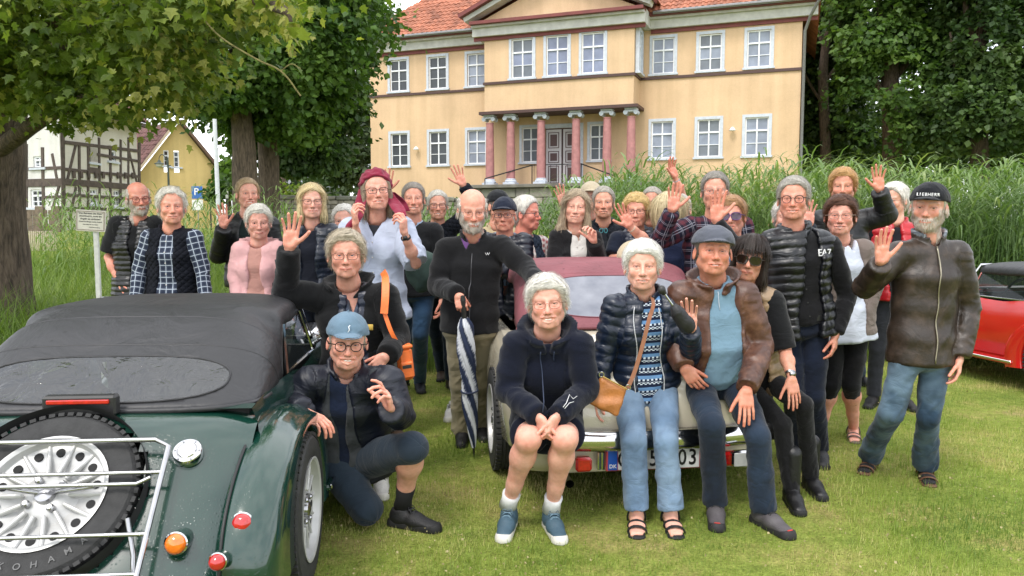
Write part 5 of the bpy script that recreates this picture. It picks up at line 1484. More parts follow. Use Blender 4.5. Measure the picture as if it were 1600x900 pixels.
# ------------------------------------------------------------------ buildings
class Fac:
    """a facade: origin O (x, y), direction d along it, outward normal nn; metres s along, z up, o outwards"""
    def __init__(s, O, d):
        s.O = V3(O[0], O[1], 0); s.d = nrm(V3(d[0], d[1], 0)); s.n = np.cross(s.d, V3(0, 0, 1))
        if s.n@(V3(0, 0, 0)-s.O) < 0: s.n = -s.n
        s.R = np.stack([s.d, s.n, V3(0, 0, 1)], 1)
    def p(s, a, o, z): return s.O+s.d*a+s.n*o+V3(0, 0, z)
    def at(s, px, py, o=0.0):
        q = W(px, py, 1.0)-V3(0, 0, CAMH); Q = s.O+s.n*o; c = V3(0, 0, CAMH)
        t = ((Q-c)@s.n)/(q@s.n); w = c+q*t; return float((w-s.O)@s.d), float(w[2])
    def box(s, mb, s0, s1, z0, z1, o0, o1, bev=0):
        c = s.p((s0+s1)/2, (o0+o1)/2, (z0+z1)/2); dd = (abs(s1-s0), abs(o1-o0), abs(z1-z0))
        return mb.bev(c, dd, bev, s.R) if bev else mb.box(c, dd, s.R)
def wall_holes(fc, mb, s0, s1, z0, z1, holes, o=0.0, depth=.16):
    S_ = sorted(set([s0, s1]+[h[0] for h in holes]+[h[1] for h in holes])); Z_ = sorted(set([z0, z1]+[h[2] for h in holes]+[h[3] for h in holes]))
    S_ = [x for x in S_ if s0 <= x <= s1]; Z_ = [x for x in Z_ if z0 <= x <= z1]
    for a, b in zip(S_[:-1], S_[1:]):
        for c, d in zip(Z_[:-1], Z_[1:]):
            m, k = (a+b)/2, (c+d)/2
            if any(h[0] < m < h[1] and h[2] < k < h[3] for h in holes): continue
            mb.add([fc.p(a, o, c), fc.p(b, o, c), fc.p(b, o, d), fc.p(a, o, d)], f4=[[0, 1, 2, 3]])
    for a, b, c, d in holes:
        q = [(a, c), (b, c), (b, d), (a, d)]
        for i in range(4):
            (x0, y0), (x1, y1) = q[i], q[(i+1) % 4]
            mb.add([fc.p(x0, o, y0), fc.p(x1, o, y1), fc.p(x1, o-depth, y1), fc.p(x0, o-depth, y0)], f4=[[0, 1, 2, 3]])
def mglass_house(c='#4a5058'):
    k = 'pane'+c
    if k in _MC: return _MC[k]
    m, n, l, b = mat('window_pane'); tc = n.new('ShaderNodeTexCoord'); t = _noise(n, l, 1.3, 4, vec=tc.outputs['Object'])
    cc = hexc(c)[:3]; r = _ramp(n, l, t.outputs['Fac'], [(.38, tuple(x*.8 for x in cc)), (.62, tuple(min(1, x*1.12) for x in cc))]); l.new(r.outputs['Color'], b.inputs['Base Color'])
    b.inputs['Roughness'].default_value = .28; b.inputs['Specular IOR Level'].default_value = .5; _MC[k] = m; return m
def rough_plaster(name, c, var=.10):
    if name in _MC: return _MC[name]
    c = hexc(c) if isinstance(c, str) else c
    m, n, l, b = mat(name); tc = n.new('ShaderNodeTexCoord'); v = tc.outputs['Object']; t = _noise(n, l, .55, 7, vec=v, rough=.65); t2 = _noise(n, l, 26, 4, vec=v)
    r = _ramp(n, l, t.outputs['Fac'], [(.3, tuple(x*(1-var) for x in c[:3])), (.7, tuple(min(1, x*(1+var)) for x in c[:3]))]); r2 = _ramp(n, l, t2.outputs['Fac'], [(.3, (.93, .93, .93)), (.7, (1.04, 1.04, 1.04))])
    mp = n.new('ShaderNodeMapping'); mp.inputs['Scale'].default_value = (2.2, 2.2, .12); l.new(v, mp.inputs['Vector']); t3 = _noise(n, l, 1.0, 5, vec=mp.outputs['Vector'])
    r3 = _ramp(n, l, t3.outputs['Fac'], [(.35, (.90, .89, .87)), (.6, (1, 1, 1))])
    q = _mul(n, l, r.outputs['Color'], r2.outputs['Color']); q = _mul(n, l, q, r3.outputs['Color']); l.new(q, b.inputs['Base Color'])
    b.inputs['Roughness'].default_value = .9; l.new(_bump(n, l, t2.outputs['Fac'], .3, .02), b.inputs['Normal']); _MC[name] = m; return m
WHT = simple('white_window_paint', (.78, .80, .83), .45, var=.05); GRY = simple('grey_stone_surround', (.50, .54, .60), .7, var=.1, vs_=8); OXB = simple('oxblood_paint', (.16, .035, .03), .6, var=.15, vs_=3)
GRT = simple('grey_green_timber', (.50, .50, .47), .7, var=.15, vs_=3)
def window(fc, root, sc_, z0, z1, w, o=0.0, pane='#8088a0', rows=(.34, .67), surround=True, cols=2, sill=True, th=.055):
    """frame mesh with bars; sub-parts pane, surround, sill"""
    f = MB(); a, b = sc_-w/2, sc_+w/2; H = z1-z0; od = o-.10
    for (x0, x1, y0, y1) in [(a, a+th, z0, z1), (b-th, b, z0, z1), (a+th, b-th, z0, z0+th), (a+th, b-th, z1-th, z1)]: fc.box(f, x0, x1, y0, y1, od-.03, od+.05)
    xs_ = [a+th]+[a+w*i/cols for i in range(1, cols)]+[b-th]; zs_ = [z0+th]
    tz = z1-H*rows[0]; fc.box(f, a+th, b-th, tz-.035, tz+.035, od-.02, od+.06)
    for i in range(1, cols): fc.box(f, a+w*i/cols-.030, a+w*i/cols+.030, z0+th, z1-th, od-.025, od+.045)
    mz = z1-H*rows[1]; fc.box(f, a+th, b-th, mz-.014, mz+.014, od-.022, od+.03)
    wo = f.build('window', WHT, root)
    lv = [z0+th, mz, tz, z1-th]; 
    pv = pane if random.random() < .6 else random.choice(['#6a7078', '#9a9ea4', '#50565e', '#a8a496'])
    for i in range(cols):
        for j in range(3):
            p = MB(); x0, x1 = xs_[i], xs_[i+1]; fc.box(p, x0+.004, x1-.004, lv[j]+.004, lv[j+1]-.004, od-.012, od-.004); p.build('pane', mglass_house(pv if j != 1 or pane[1] < '6' else pane), wo)
    if surround:
        g = MB(); t = .13
        for (x0, x1, y0, y1) in [(a-t, a-.002, z0, z1+t), (b+.002, b+t, z0, z1+t), (a-.002, b+.002, z1+.002, z1+t)]: fc.box(g, x0, x1, y0, y1, o-.14, o+.035)
        g.build('surround', GRY, wo)
    if sill:
        g = MB(); fc.box(g, a-.18, b+.18, z0-.09, z0-.002, o-.14, o+.09); g.build('sill', GRY, wo)
    return wo

# ---- the manor
XR = (1243-800)*33.5/FPX
FM = Fac((XR, 33.5), (-.938, .347)); FB = Fac(FM.p(0, 1.37, 0)[:2], (-.938, .347))
manor = thing('manor_house', 'two-storey ochre manor house with oxblood columns, white windows and orange tiled roof', 'manor house', FM.p(10, 0, 0))
Mrel = FM.p(10, 0, 0)
class RelFac(Fac):
    pass
def mpart(mb, name, m, parent=manor, **k):
    return mb.build(name, m, parent, rel=Mrel, **k)
_ob = MB.build
def _b2(s, name, mats, parent=None, smooth=False, loc=None, rel=None, col=None):
    # parts of the manor are stored relative to it
    if rel is None and parent is not None and ROOTREL.get(root_of(parent)) is not None: rel = ROOTREL[root_of(parent)]
    return _ob(s, name, mats, parent, smooth, loc, rel, col)
ROOTREL = {}
def root_of(o):
    while o.parent is not None: o = o.parent
    return o.name
MB.build = _b2
ROOTREL[manor.name] = Mrel
sL = 21.06; zT = FM.at(1243, 262)[1]-1.2
z_e = FM.at(1225, 34)[1]      # underside of eave
z_c = FM.at(1240, 108)[1]     # string course
up_z0, up_z1 = FM.at(1184, 105)[1], FM.at(1184, 47)[1]; lo_z0, lo_z1 = FM.at(1184, 243)[1], FM.at(1184, 183)[1]
wx = [FM.at(x, 150)[0] for x in (1184, 1108.5, 1035.5, 744.5, 684, 623)]
bs0, bs1 = FM.at(1000, 100)[0], FB.at(757, 120, 0)[0]
zb0 = FB.at(985, 163)[1]      # underside of the bay
YEL = rough_plaster('ochre_plaster', (.63, .445, .275)); 
w_ = MB(); ww = .98
hol = [(x-ww/2, x+ww/2, z0, z1) for x in wx for (z0, z1) in ((up_z0, up_z1), (lo_z0, lo_z1))]
door_s = FM.at(878, 240)[0]; pwin = [FM.at(829, 240)[0], FM.at(936, 230)[0]]
door_z0, door_z1 = zT+.55, FM.at(878, 200)[1]
hol += [(x-.44, x+.44, lo_z0, lo_z1) for x in pwin]+[(door_s-.85, door_s+.85, door_z0, door_z1)]
wall_holes(FM, w_, 0, sL, zT-1.5, z_e+.5, hol)
side = Fac(FM.p(0, 0, 0)[:2], -FM.n[:2]); 
w_.add([FM.p(0, 0, zT-1.5), FM.p(0, -13, zT-1.5), FM.p(0, -13, z_e+.5), FM.p(0, 0, z_e+.5)], f4=[[0, 1, 2, 3]])
w_.add([FM.p(sL, 0, zT-1.5), FM.p(sL, -13, zT-1.5), FM.p(sL, -13, z_e+.5), FM.p(sL, 0, z_e+.5)], f4=[[0, 1, 2, 3]])
w_.add([FM.p(0, -13, zT-1.5), FM.p(sL, -13, zT-1.5), FM.p(sL, -13, z_e+.5), FM.p(0, -13, z_e+.5)], f4=[[0, 1, 2, 3]])
w_.build('wall', YEL, manor)
for i, x in enumerate(wx):
    for (z0, z1) in ((up_z0, up_z1), (lo_z0, lo_z1)): window(FM, manor, x, z0, z1, ww, pane='#3c4146' if i > 3 else '#8890a0')
for x in pwin: window(FM, manor, x, lo_z0, lo_z1, .88, pane='#33302e')
# projecting bay on columns
bw = MB(); bx = [FB.at(x, 85)[0] for x in (926.5, 870.5, 816)]; bz0, bz1 = FB.at(870, 118)[1], FB.at(870, 56)[1]
wall_holes(FB, bw, bs0, bs1, zb0, z_e+.5, [(x-.52, x+.52, bz0, bz1) for x in bx])
for s_ in (bs0, bs1): bw.add([FM.p(s_, .001, zb0), FM.p(s_, 1.37, zb0), FM.p(s_, 1.37, z_e+.5), FM.p(s_, .001, z_e+.5)], f4=[[0, 1, 2, 3]])
bw.add([FM.p(bs0, .0, zb0), FM.p(bs1, .0, zb0), FM.p(bs1, 1.37, zb0), FM.p(bs0, 1.37, zb0)], f4=[[0, 1, 2, 3]])
bw.build('bay_wall', YEL, manor)
for x in bx: window(FB, manor, x, bz0, bz1, 1.04)
FS = Fac(FM.p(bs0, 1.37, 0)[:2], -FM.n[:2]); FS.n = -FM.d; FS.R = np.stack([FS.d, FS.n, V3(0, 0, 1)], 1)
window(FS, manor, .70, bz0, bz1, .7, o=.16)
# string course and bay edges
cmb = MB(); FM.box(cmb, -.05, bs0-.01, z_c-.07, z_c+.05, .002, .07); FM.box(cmb, bs1+.01, sL+.05, z_c-.07, z_c+.05, .002, .07)
FB.box(cmb, bs0-.06, bs1+.05, z_c-.07, z_c+.05, .002, .08); FM.box(cmb, bs0-.07, bs0-.002, z_c-.065, z_c+.045, .075, 1.37); cmb.build('string_course', simple('dark_trim', (.07, .035, .03), .6), manor)
cmb = MB(); FB.box(cmb, bs0-.22, bs1+.22, zb0-.14, zb0-.004, -1.36, .20); cmb.build('bay_soffit', simple('dark_trim', (.07, .035, .03), .6), manor)
# columns
for px in (765.5, 798, 845.5, 900, 948.5, 986):
    s_, _ = FB.at(px, 230, -.22); c = FB.p(s_, -.22, 0); cz = zT+.62; ct = zb0-.14
    cb = MB(); R_c = .205
    cb.lathe([(R_c*1.02, cz+.30), (R_c*1.02, cz+.9), (R_c*.97, (cz+ct)/2), (R_c*.86, ct-.42), (R_c*.95, ct-.40), (R_c*.95, ct-.36)], 20, (c[0], c[1], 0)); co = autosmooth(cb.build('column', simple('oxblood_stone', (.38, .17, .165), .65, var=.18, vs_=5), manor))
    k = MB(); k.bev((c[0], c[1], cz+.06), (.60, .60, .12), .01, FM.R); k.lathe([(.28, cz+.12), (.30, cz+.17), (.27, cz+.21), (.24, cz+.24), (.25, cz+.27), (.22, cz+.30)], 20, (c[0], c[1], 0)); k.build('column_base', GRY, co)
    k = MB(); k.bev((c[0], c[1], ct-.035), (.54, .46, .07), .01, FM.R); k.bev((c[0], c[1], ct-.13), (.50, .42, .10), .02, FM.R)
    for sg in (-1, 1):
        v_ = FM.d*sg*.23; Rl = np.stack([FM.d, V3(0, 0, 1), FM.n], 1)
        k.lathe([(.0, -.22), (.105, -.22), (.105, -.20), (.075, -.19), (.075, .19), (.105, .20), (.105, .22), (.0, .22)], 14, c+v_+V3(0, 0, ct-.19), Rl)
    k.build('capital', GRY, co)
# door
db = MB(); FM.box(db, door_s-.85, door_s+.85, door_z0, door_z1, -.14, -.10)
do = db.build('door', simple('dark_door_rebate', (.06, .03, .03), .5), manor)
for sg in (-1, 1):
    lf_ = MB(); c0 = door_s+sg*.43; FM.box(lf_, c0-.385, c0+.385, door_z0+.05, door_z1-.05, -.098, -.055); lf_.build('door_leaf', simple('door_paint', (.52, .50, .52), .5, var=.06), do)
    H = door_z1-door_z0-.1
    for (q0, q1) in ((.05, .36), (.41, .62), (.67, .95)):
        pb = MB(); a0, a1 = door_z0+.05+H*q0, door_z0+.05+H*q1
        for (x0, x1, y0, y1) in ((c0-.27, c0-.235, a0, a1), (c0+.235, c0+.27, a0, a1), (c0-.235, c0+.235, a0, a0+.035), (c0-.235, c0+.235, a1-.035, a1)): FM.box(pb, x0, x1, y0, y1, -.054, -.035)
        FM.box(pb, c0-.17, c0+.17, a0+.10, a1-.10, -.054, -.042); pb.build('door_panel', simple('dark_door_rebate', (.06, .03, .03), .5) if 0 else simple('panel_line', (.09, .05, .05), .5), do)
g = MB(); t = .20
for (x0, x1, y0, y1) in [(door_s-.85-t, door_s-.852, door_z0, door_z1+t), (door_s+.852, door_s+.85+t, door_z0, door_z1+t), (door_s-.852, door_s+.852, door_z1+.002, door_z1+t)]: FM.box(g, x0, x1, y0, y1, -.13, .05)
g.build('door_surround', GRY, do)
# cornice, eaves, roof
def cornice(fc, s0, s1, z, pr_=()):
    a = MB(); fc.box(a, s0, s1, z-.05, z+.12, .003, .10); a.build('frieze', OXB, manor)
    a = MB(); fc.box(a, s0, s1, z+.123, z+.50, .003, .28); fc.box(a, s0, s1, z+.503, z+.60, .003, .45); a.build('cornice', GRT, manor)
    a = MB(); fc.box(a, s0, s1, z+.603, z+.74, .003, .68); a.build('eaves_board', OXB, manor)
cornice(FM, -.6, bs0-.5, z_e); cornice(FM, bs1+.5, sL+.6, z_e); cornice(FB, bs0-.5, bs1+.5, z_e)
for s_ in (bs0-.26, bs1+.26):
    a = MB(); FM.box(a, s_-.25, s_+.25, z_e+.12, z_e+.74, .01, 1.37); a.build('cornice_return', GRT, manor)
gb = MB()
for s0, s1 in ((-.7, bs0-.7), (bs1+.7, sL+.6)):
    gb = MB(); gb.tube([FM.p(s0, .76, z_e+.70), FM.p(s1, .76, z_e+.70)], .085, 10); autosmooth(gb.build('gutter', simple('zinc', (.20, .20, .20), .45, metal=.6), manor))
gb = MB(); gb.tube([FM.p(-.62, .74, z_e+.60), FM.p(-.30, .45, z_e+.05), FM.p(-.10, .16, z_e-.5), FM.p(-.10, .13, zT)], .065, 10); autosmooth(gb.build('downpipe', simple('zinc', (.20, .20, .20), .45, metal=.6), manor))
TILE = simple('clay_roof_tile', (.31, .115, .065), .8, var=.45, vs_=1.8, bump=.4, bs=30)
roof_pitch = R_(42)
def tiles(P0, du, dv, nu, nv, keep, name, m=None, parent=manor, wu=.26, lv=.34):
    """pantiles: du along the eave, dv up the slope"""
    n_ = nrm(np.cross(du, dv)); n_ = n_ if n_[2] > 0 else -n_; V, F = [], []; k = 0
    rg = np.random.default_rng(3)
    for j in range(nv):
        for i in range(nu):
            if not keep((i+.5)*wu, (j+.5)*lv): continue
            b = P0+du*(i*wu)+dv*(j*lv)+n_*rg.normal(0, .006); r = []
            for t, h in ((0, .0), (.28, .055), (.55, .05), (.8, .0), (1.04, .01)):
                r.append((t, h))
            for (t, h) in r: V.append(b+du*t*wu+n_*(h+.035)-dv*.03)
            for (t, h) in r: V.append(b+du*t*wu+n_*(h)+dv*lv)
            for (t, h) in r: V.append(b+du*t*wu+n_*(h-.02)-dv*.03)
            for q in range(4): F.append([k+q, k+q+1, k+q+6, k+q+5]); F.append([k+q+10, k+q+11, k+q+1, k+q])
            k += 15
    a = MB(); a.add(np.array(V), f4=F); o = a.build(name, m or TILE, parent); o['kind'] = 'stuff'; return o
up_s = -FM.n*math.cos(roof_pitch)+V3(0, 0, math.sin(roof_pitch)); RL = 9.0
e0 = FM.p(-.7, .72, z_e+.76); Lr = sL+1.4; hip = math.cos(roof_pitch)
tiles(e0, FM.d, up_s, int(Lr/.26), int(4.2/.34), lambda u, v: (v*hip < u < Lr-v*hip), 'roof_tiles')
rf = MB(); top = RL; A, B = e0-V3(0, 0, .05), e0+FM.d*Lr-V3(0, 0, .05)
C1, D1 = A+up_s*top+FM.d*top*hip, B+up_s*top-FM.d*top*hip
Ab, Bb = A-FM.n*(13+1.44), B-FM.n*(13+1.44); 
rf.add([A, B, D1, C1], f4=[[0, 1, 2, 3]]); rf.add([A, Ab, C1], f3=[[0, 1, 2]]); rf.add([B, Bb, D1], f3=[[0, 1, 2]]); rf.add([Ab, Bb, D1, C1], f4=[[0, 1, 2, 3]]); rf.build('roof', TILE, manor)
skl = MB(); skl.box(e0+FM.d*(Lr-7.7)+up_s*1.1+V3(0, 0, .1), (.55, .5, .10), np.stack([FM.d, up_s, np.cross(FM.d, up_s)], 1)); skl.build('skylight', mglass_house('#5a6068'), manor)
# pediment over the bay
pz = z_e+.745; pc = (bs0+bs1)/2; hw_ = (bs1-bs0)/2+.75; ph = hw_*math.tan(R_(24))
pb = MB(); pb.add([FB.p(pc-hw_+.3, .02, pz), FB.p(pc+hw_-.3, .02, pz), FB.p(pc, .02, pz+ph-.2)], f3=[[0, 1, 2]]); pb.build('pediment', YEL, manor)
for sg in (-1, 1):
    dr = nrm(FM.d*(-sg)*hw_+V3(0, 0, ph)); base_ = FB.p(pc+sg*hw_, 0, pz); Ls = math.hypot(hw_, ph); up2 = np.cross(dr, FM.n); up2 = up2 if up2[2] > 0 else -up2
    Rr = np.stack([dr, FM.n, up2], 1); cen = base_+dr*Ls/2
    a = MB(); a.box(cen+FM.n*.30+up2*.11, (Ls, .62, .20), Rr); a.build('raking_cornice', GRT, manor); a = MB(); a.box(cen+FM.n*.42+up2*.30, (Ls+.2, .90, .16), Rr); a.build('raking_board', OXB, manor)
    a = MB(); q0 = base_+FM.n*.85+up2*.40-dr*.1; q1 = q0+dr*(Ls+.1); a.add([q0, q1, q1-FM.n*6, q0-FM.n*6], f4=[[0, 1, 2, 3]]); a.build('pediment_roof', TILE, manor)
g = MB(); FB.box(g, pc-.9, pc+.9, pz+1.0, pz+1.1, .0, .06); g.build('pediment_moulding', GRY, manor)
for px, py in ((653, 232), (1145, 202)):
    s_, z_ = FM.at(px, py); lb = MB(); lb.tube([FM.p(s_, .0, z_), FM.p(s_, .16, z_+.02)], .03, 8); lb.lathe([(.0, .16), (.05, .15), (.14, .02), (.13, .0), (.02, -.02)], 12, FM.p(s_, .2, z_-.08)); autosmooth(lb.build('wall_lamp', WHT, manor))
hb = MB()
for s0, s1, o0, o1, za, zb_ in ((door_s+1.2, door_s+3.2, .9, 1.9, door_z0+1.0, zT+.9), (door_s-1.2, door_s-3.0, .9, 1.9, door_z0+1.0, zT+.9)):
    hb.tube([FM.p(s0, o0, za), FM.p(s1, o1, zb_)], .03, 6); hb.tube([FM.p(s0, o0, za), FM.p(s0, o0, zT+.5)], .025, 6); hb.tube([FM.p(s1, o1, zb_), FM.p(s1, o1, zT+.5)], .025, 6)
hb.tube([FM.p(door_s+1.2, .9, door_z0+1.0), FM.p(door_s-1.2, .9, door_z0+1.0)], .02, 6)
for q in np.linspace(-1.1, 1.1, 9): hb.tube([FM.p(door_s+q, .9, door_z0+1.0), FM.p(door_s+q, .9, zT+.5)], .012, 5)
tag(hb.build('handrail', simple('dark_iron', (.03, .03, .03), .5, metal=.5)), 'thin dark iron handrail in front of the manor door', 'handrail')
# terrace in front of the portico, faced with stone blocks
ter = thing('terrace', 'weathered grey stone terrace carrying the manor columns', 'terrace', FM.p(10, 0, 0)); ROOTREL[ter.name] = Mrel
tz1 = zT+.60; t0, t1 = bs0-1.4, bs1+.9
a = MB(); FM.box(a, t0, t1, tz1-.16, tz1, .17, 2.35, .02); a.build('slab', simple('terrace_slab', (.16, .15, .13), .9, var=.3, vs_=2, bump=.5), ter)
a = MB(); FM.box(a, t0+.12, t1-.12, 0, tz1-.165, .17, 2.10); a.build('core', simple('mortar', (.20, .185, .16), .95, var=.2, vs_=3), ter)
STN = [simple('grey_stone_%d' % i, c, .92, var=.35, vs_=2.4, bump=.7, bs=14) for i, c in enumerate([(.25, .235, .20), (.21, .20, .175), (.29, .265, .22), (.17, .17, .14)])]
rg = np.random.default_rng(21); z = tz1-.17
for row in range(6):
    h_ = .34+.14*rg.random(); s_ = t0+.1
    while s_ < t1-.15:
        L_ = min(.5+.75*rg.random(), t1-.1-s_); a = MB(); FM.box(a, s_+.012, s_+L_-.012, z-h_+.012, z-.012, 2.02, 2.16+.03*rg.random(), .03); a.build('stone', STN[rg.integers(4)], ter); s_ += L_
    z -= h_
# rubble garden wall left of the terrace
FW = Fac(W(433, 320, 26.5)[:2], V3(W(760, 320, 29.5)[0]-W(433, 320, 26.5)[0], 3.0)); LW = 7.6
gw = thing('garden_wall', 'long rubble stone garden wall with flat coping stones below the trees', 'wall', FW.p(3, 0, 1.2)); ROOTREL[gw.name] = FW.p(3, 0, 1.2)
zw = FW.at(480, 312)[1]
a = MB(); FW.box(a, 0, LW, .6, zw, -.35, -.02); a.build('core', simple('mortar', (.20, .185, .16), .95), gw)
V, F, k = [], [], 0; a = MB(); n_st = 0; sm = MB(); z = zw
while z > 1.0:
    h_ = .12+.09*rg.random(); s_ = 0
    while s_ < LW:
        L_ = .14+.26*rg.random(); 
        tgt = sm
        FW.box(tgt, s_+.008, min(s_+L_, LW)-.008, z-h_+.008, z-.008, -.06, .02+.04*rg.random(), .02); s_ += L_
    z -= h_
o = sm.build('rubble_stones', simple('rubble_pale', (.31, .28, .23), .92, var=.45, vs_=3.2, bump=.8, bs=10), gw); o['kind'] = 'stuff'
s_ = -.1
while s_ < LW:
    L_ = .45+.35*rg.random(); a = MB(); FW.box(a, s_+.01, s_+L_-.01, zw+.002, zw+.13+.03*rg.random(), -.42, .12, .03); a.build('coping_stone', STN[rg.integers(4)], gw); s_ += L_

# ---- half-timbered house on the left
HA = W(97, 300, 30); HB = W(217, 300, 36.5); HC = W(-60, 300, 33)
F1 = Fac(HA[:2], HB[:2]-HA[:2]); F2 = Fac(HA[:2], HC[:2]-HA[:2]); LH = float(np.linalg.norm(HB[:2]-HA[:2])); L2h = float(np.linalg.norm(HC[:2]-HA[:2]))
ht = thing('timber_house', 'white half-timbered house with dark beams behind the linden', 'house', V3(HA[0], HA[1], 1.2)); ROOTREL[ht.name] = V3(HA[0], HA[1], 1.2)
PLW = rough_plaster('lime_white', (.62, .60, .54)); PLW2 = rough_plaster('lime_white_sunny', (.66, .66, .64)); BEAM = simple('old_oak_beam', (.085, .065, .055), .9, var=.35, vs_=5, bump=.6)  # second white is a copy painted lighter, as if sunlit
zt1 = F1.at(190, 208)[1]+.6; zt2 = zt1
wins1 = [(175.5, 240, 9, 24, 0), (146, 242, 9, 24, 1), (147, 307, 9, 24, 0), (183, 310, 8, 26, 0)]
holes = []
for (px, py, w, h, _) in wins1:
    s_, z1_ = F1.at(px, py-h/2); _, z0_ = F1.at(px, py+h/2); s0_ = F1.at(px-w/1.6, py)[0]; s1_ = F1.at(px+w/1.6, py)[0]; holes.append((min(s0_, s1_), max(s0_, s1_), z0_, z1_))
a = MB(); wall_holes(F1, a, 0, LH, .8, zt1, holes); a.add([F1.p(LH, 0, .8), F1.p(LH, -8, .8), F1.p(LH, -8, zt1), F1.p(LH, 0, zt1)], f4=[[0, 1, 2, 3]]); a.build('wall', PLW, ht)
s_, z1_ = F2.at(58, 296); z0_ = F2.at(58, 324)[1]; s0_, s1_ = sorted((F2.at(48, 310)[0], F2.at(66, 310)[0])); h2 = [(s0_, s1_, z0_, z1_)]
s0_, s1_ = sorted((F2.at(52, 250)[0], F2.at(68, 250)[0])); h2.append((s0_, s1_, F2.at(58, 262)[1], F2.at(58, 244)[1]))
a = MB(); wall_holes(F2, a, 0, L2h, .8, zt2, h2); a.build('gable_wall', PLW2, ht)
for hh, fc in [(h, F1) for h in holes]+[(h, F2) for h in h2]: window(fc, ht, (hh[0]+hh[1])/2, hh[2], hh[3], hh[1]-hh[0], pane='#22262a', rows=(.34, .67), surround=False, cols=1 if hh[1]-hh[0] < .5 else 2, sill=True, th=.07)
shb = MB(); hh = holes[1]; 
for q in range(9):
    z_ = hh[2]+(hh[3]-hh[2])*(q+.5)/9; F1.box(shb, hh[0]+.02, hh[1]-.02, z_-.06, z_+.06, .0, .03)
shb.build('roller_shutter', simple('shutter_cream', (.50, .47, .42), .7), ht)
def beam(fc, x0, y0, x1, y1, w=.16, o=.03):
    s0, z0 = fc.at(x0, y0); s1, z1 = fc.at(x1, y1); p0, p1 = fc.p(s0, o/2, z0), fc.p(s1, o/2, z1); d = nrm(p1-p0); u = np.cross(fc.n, d)
    b = MB(); b.bev((p0+p1)/2, (float(np.linalg.norm(p1-p0)), o+.02+rg.random()*.006, w), .008, np.stack([d, fc.n, u], 1)); b.build('beam', BEAM, ht)
for q in [(97, 205, 99, 345, .24), (123, 225, 124, 345, .16), (137, 225, 138, 286, .15), (154, 215, 155, 288, .15), (172, 232, 172, 345, .15), (188, 218, 188, 345, .15), (200, 215, 200, 292, .14), (217, 215, 217, 345, .22),
          (99, 284, 217, 293, .26), (99, 264, 217, 276, .12), (99, 304, 217, 311, .12), (150, 241, 217, 252, .12), (99, 326, 217, 328, .14), (118, 225, 104, 283, .13), (200, 232, 214, 288, .13), (118, 292, 108, 345, .13), (172, 312, 172, 345, .14), (99, 222, 217, 236, .14), (137, 264, 155, 266, .16), (137, 290, 137, 345, .14), (155, 292, 155, 345, .14)]: beam(F1, *q[:4], q[4])
for q in [(-30, 286, 97, 283, .22), (-30, 292, 97, 289, .10), (67, 230, 69, 345, .16), (42, 225, 42, 345, .14), (44, 264, 97, 262, .12), (82, 240, 90, 282, .12), (93, 290, 83, 325, .12), (69, 308, 97, 307, .10)]: beam(F2, *q[:4], q[4])
for i in range(9):
    s_ = F1.at(114+i*11.5, 284)[0]; b = MB(); F1.box(b, s_-.09, s_+.09, F1.at(114+i*11.5, 284)[1]+.14, F1.at(114+i*11.5, 284)[1]+.42, .032, .09, .01); b.build('beam_end', BEAM, ht)
rb = MB(); e1, e2 = F1.p(-1, .5, zt1), F1.p(LH+.6, .5, zt1); rr_ = -F1.n*4+V3(0, 0, 3.8); rb.add([e1, e2, e2+rr_, e1+rr_], f4=[[0, 1, 2, 3]]); rb.add([e1+rr_, e2+rr_, e2+rr_*V3(2, 2, 0), e1+rr_*V3(2, 2, 0)], f4=[[0, 1, 2, 3]])
rb.build('roof', simple('brown_roof', (.10, .05, .04), .85, var=.4, vs_=3), ht)
tiles(e1+V3(0, 0, .05), nrm(e2-e1), nrm(rr_), int((LH+1.6)/.28), 12, lambda u, v: True, 'roof_tiles', simple('brown_tile', (.12, .055, .045), .85, var=.4, vs_=3), ht, wu=.28, lv=.34)
rb = MB(); rb.box((e1+e2)/2-V3(0, 0, .12), (LH+1.6, .2, .16), F1.R); rb.build('eaves_board', BEAM, ht)

# ---- yellow gabled house
GA, GB = W(221, 300, 44), W(345, 300, 46); FY = Fac(GA[:2], GB[:2]-GA[:2]); LY = float(np.linalg.norm(GB[:2]-GA[:2]))
yh = thing('yellow_house', 'pale yellow house with steep gable and dark brown tiled roof', 'house', V3(GA[0], GA[1], 1.3)); ROOTREL[yh.name] = V3(GA[0], GA[1], 1.3)
sa, za = FY.at(279, 192); _, zl_ = FY.at(221, 268); _, zr_ = FY.at(345, 292); zr_ = zl_
a = MB(); PLY = rough_plaster('yellow_plaster', (.62, .47, .20))
hy = []
for px, py in ((259.5, 247), (275.5, 249)):
    s0_, s1_ = FY.at(px-4, py)[0], FY.at(px+4, py)[0]; hy.append((s0_, s1_, FY.at(px, py+12)[1], FY.at(px, py-12)[1]))
for px in (262, 277):
    s0_, s1_ = FY.at(px-4, 300)[0], FY.at(px+4, 300)[0]; hy.append((s0_, s1_, FY.at(px, 312)[1], FY.at(px, 291)[1]))
wall_holes(FY, a, 0, LY, .8, zl_, [h for h in hy if h[3] < zl_-.05])
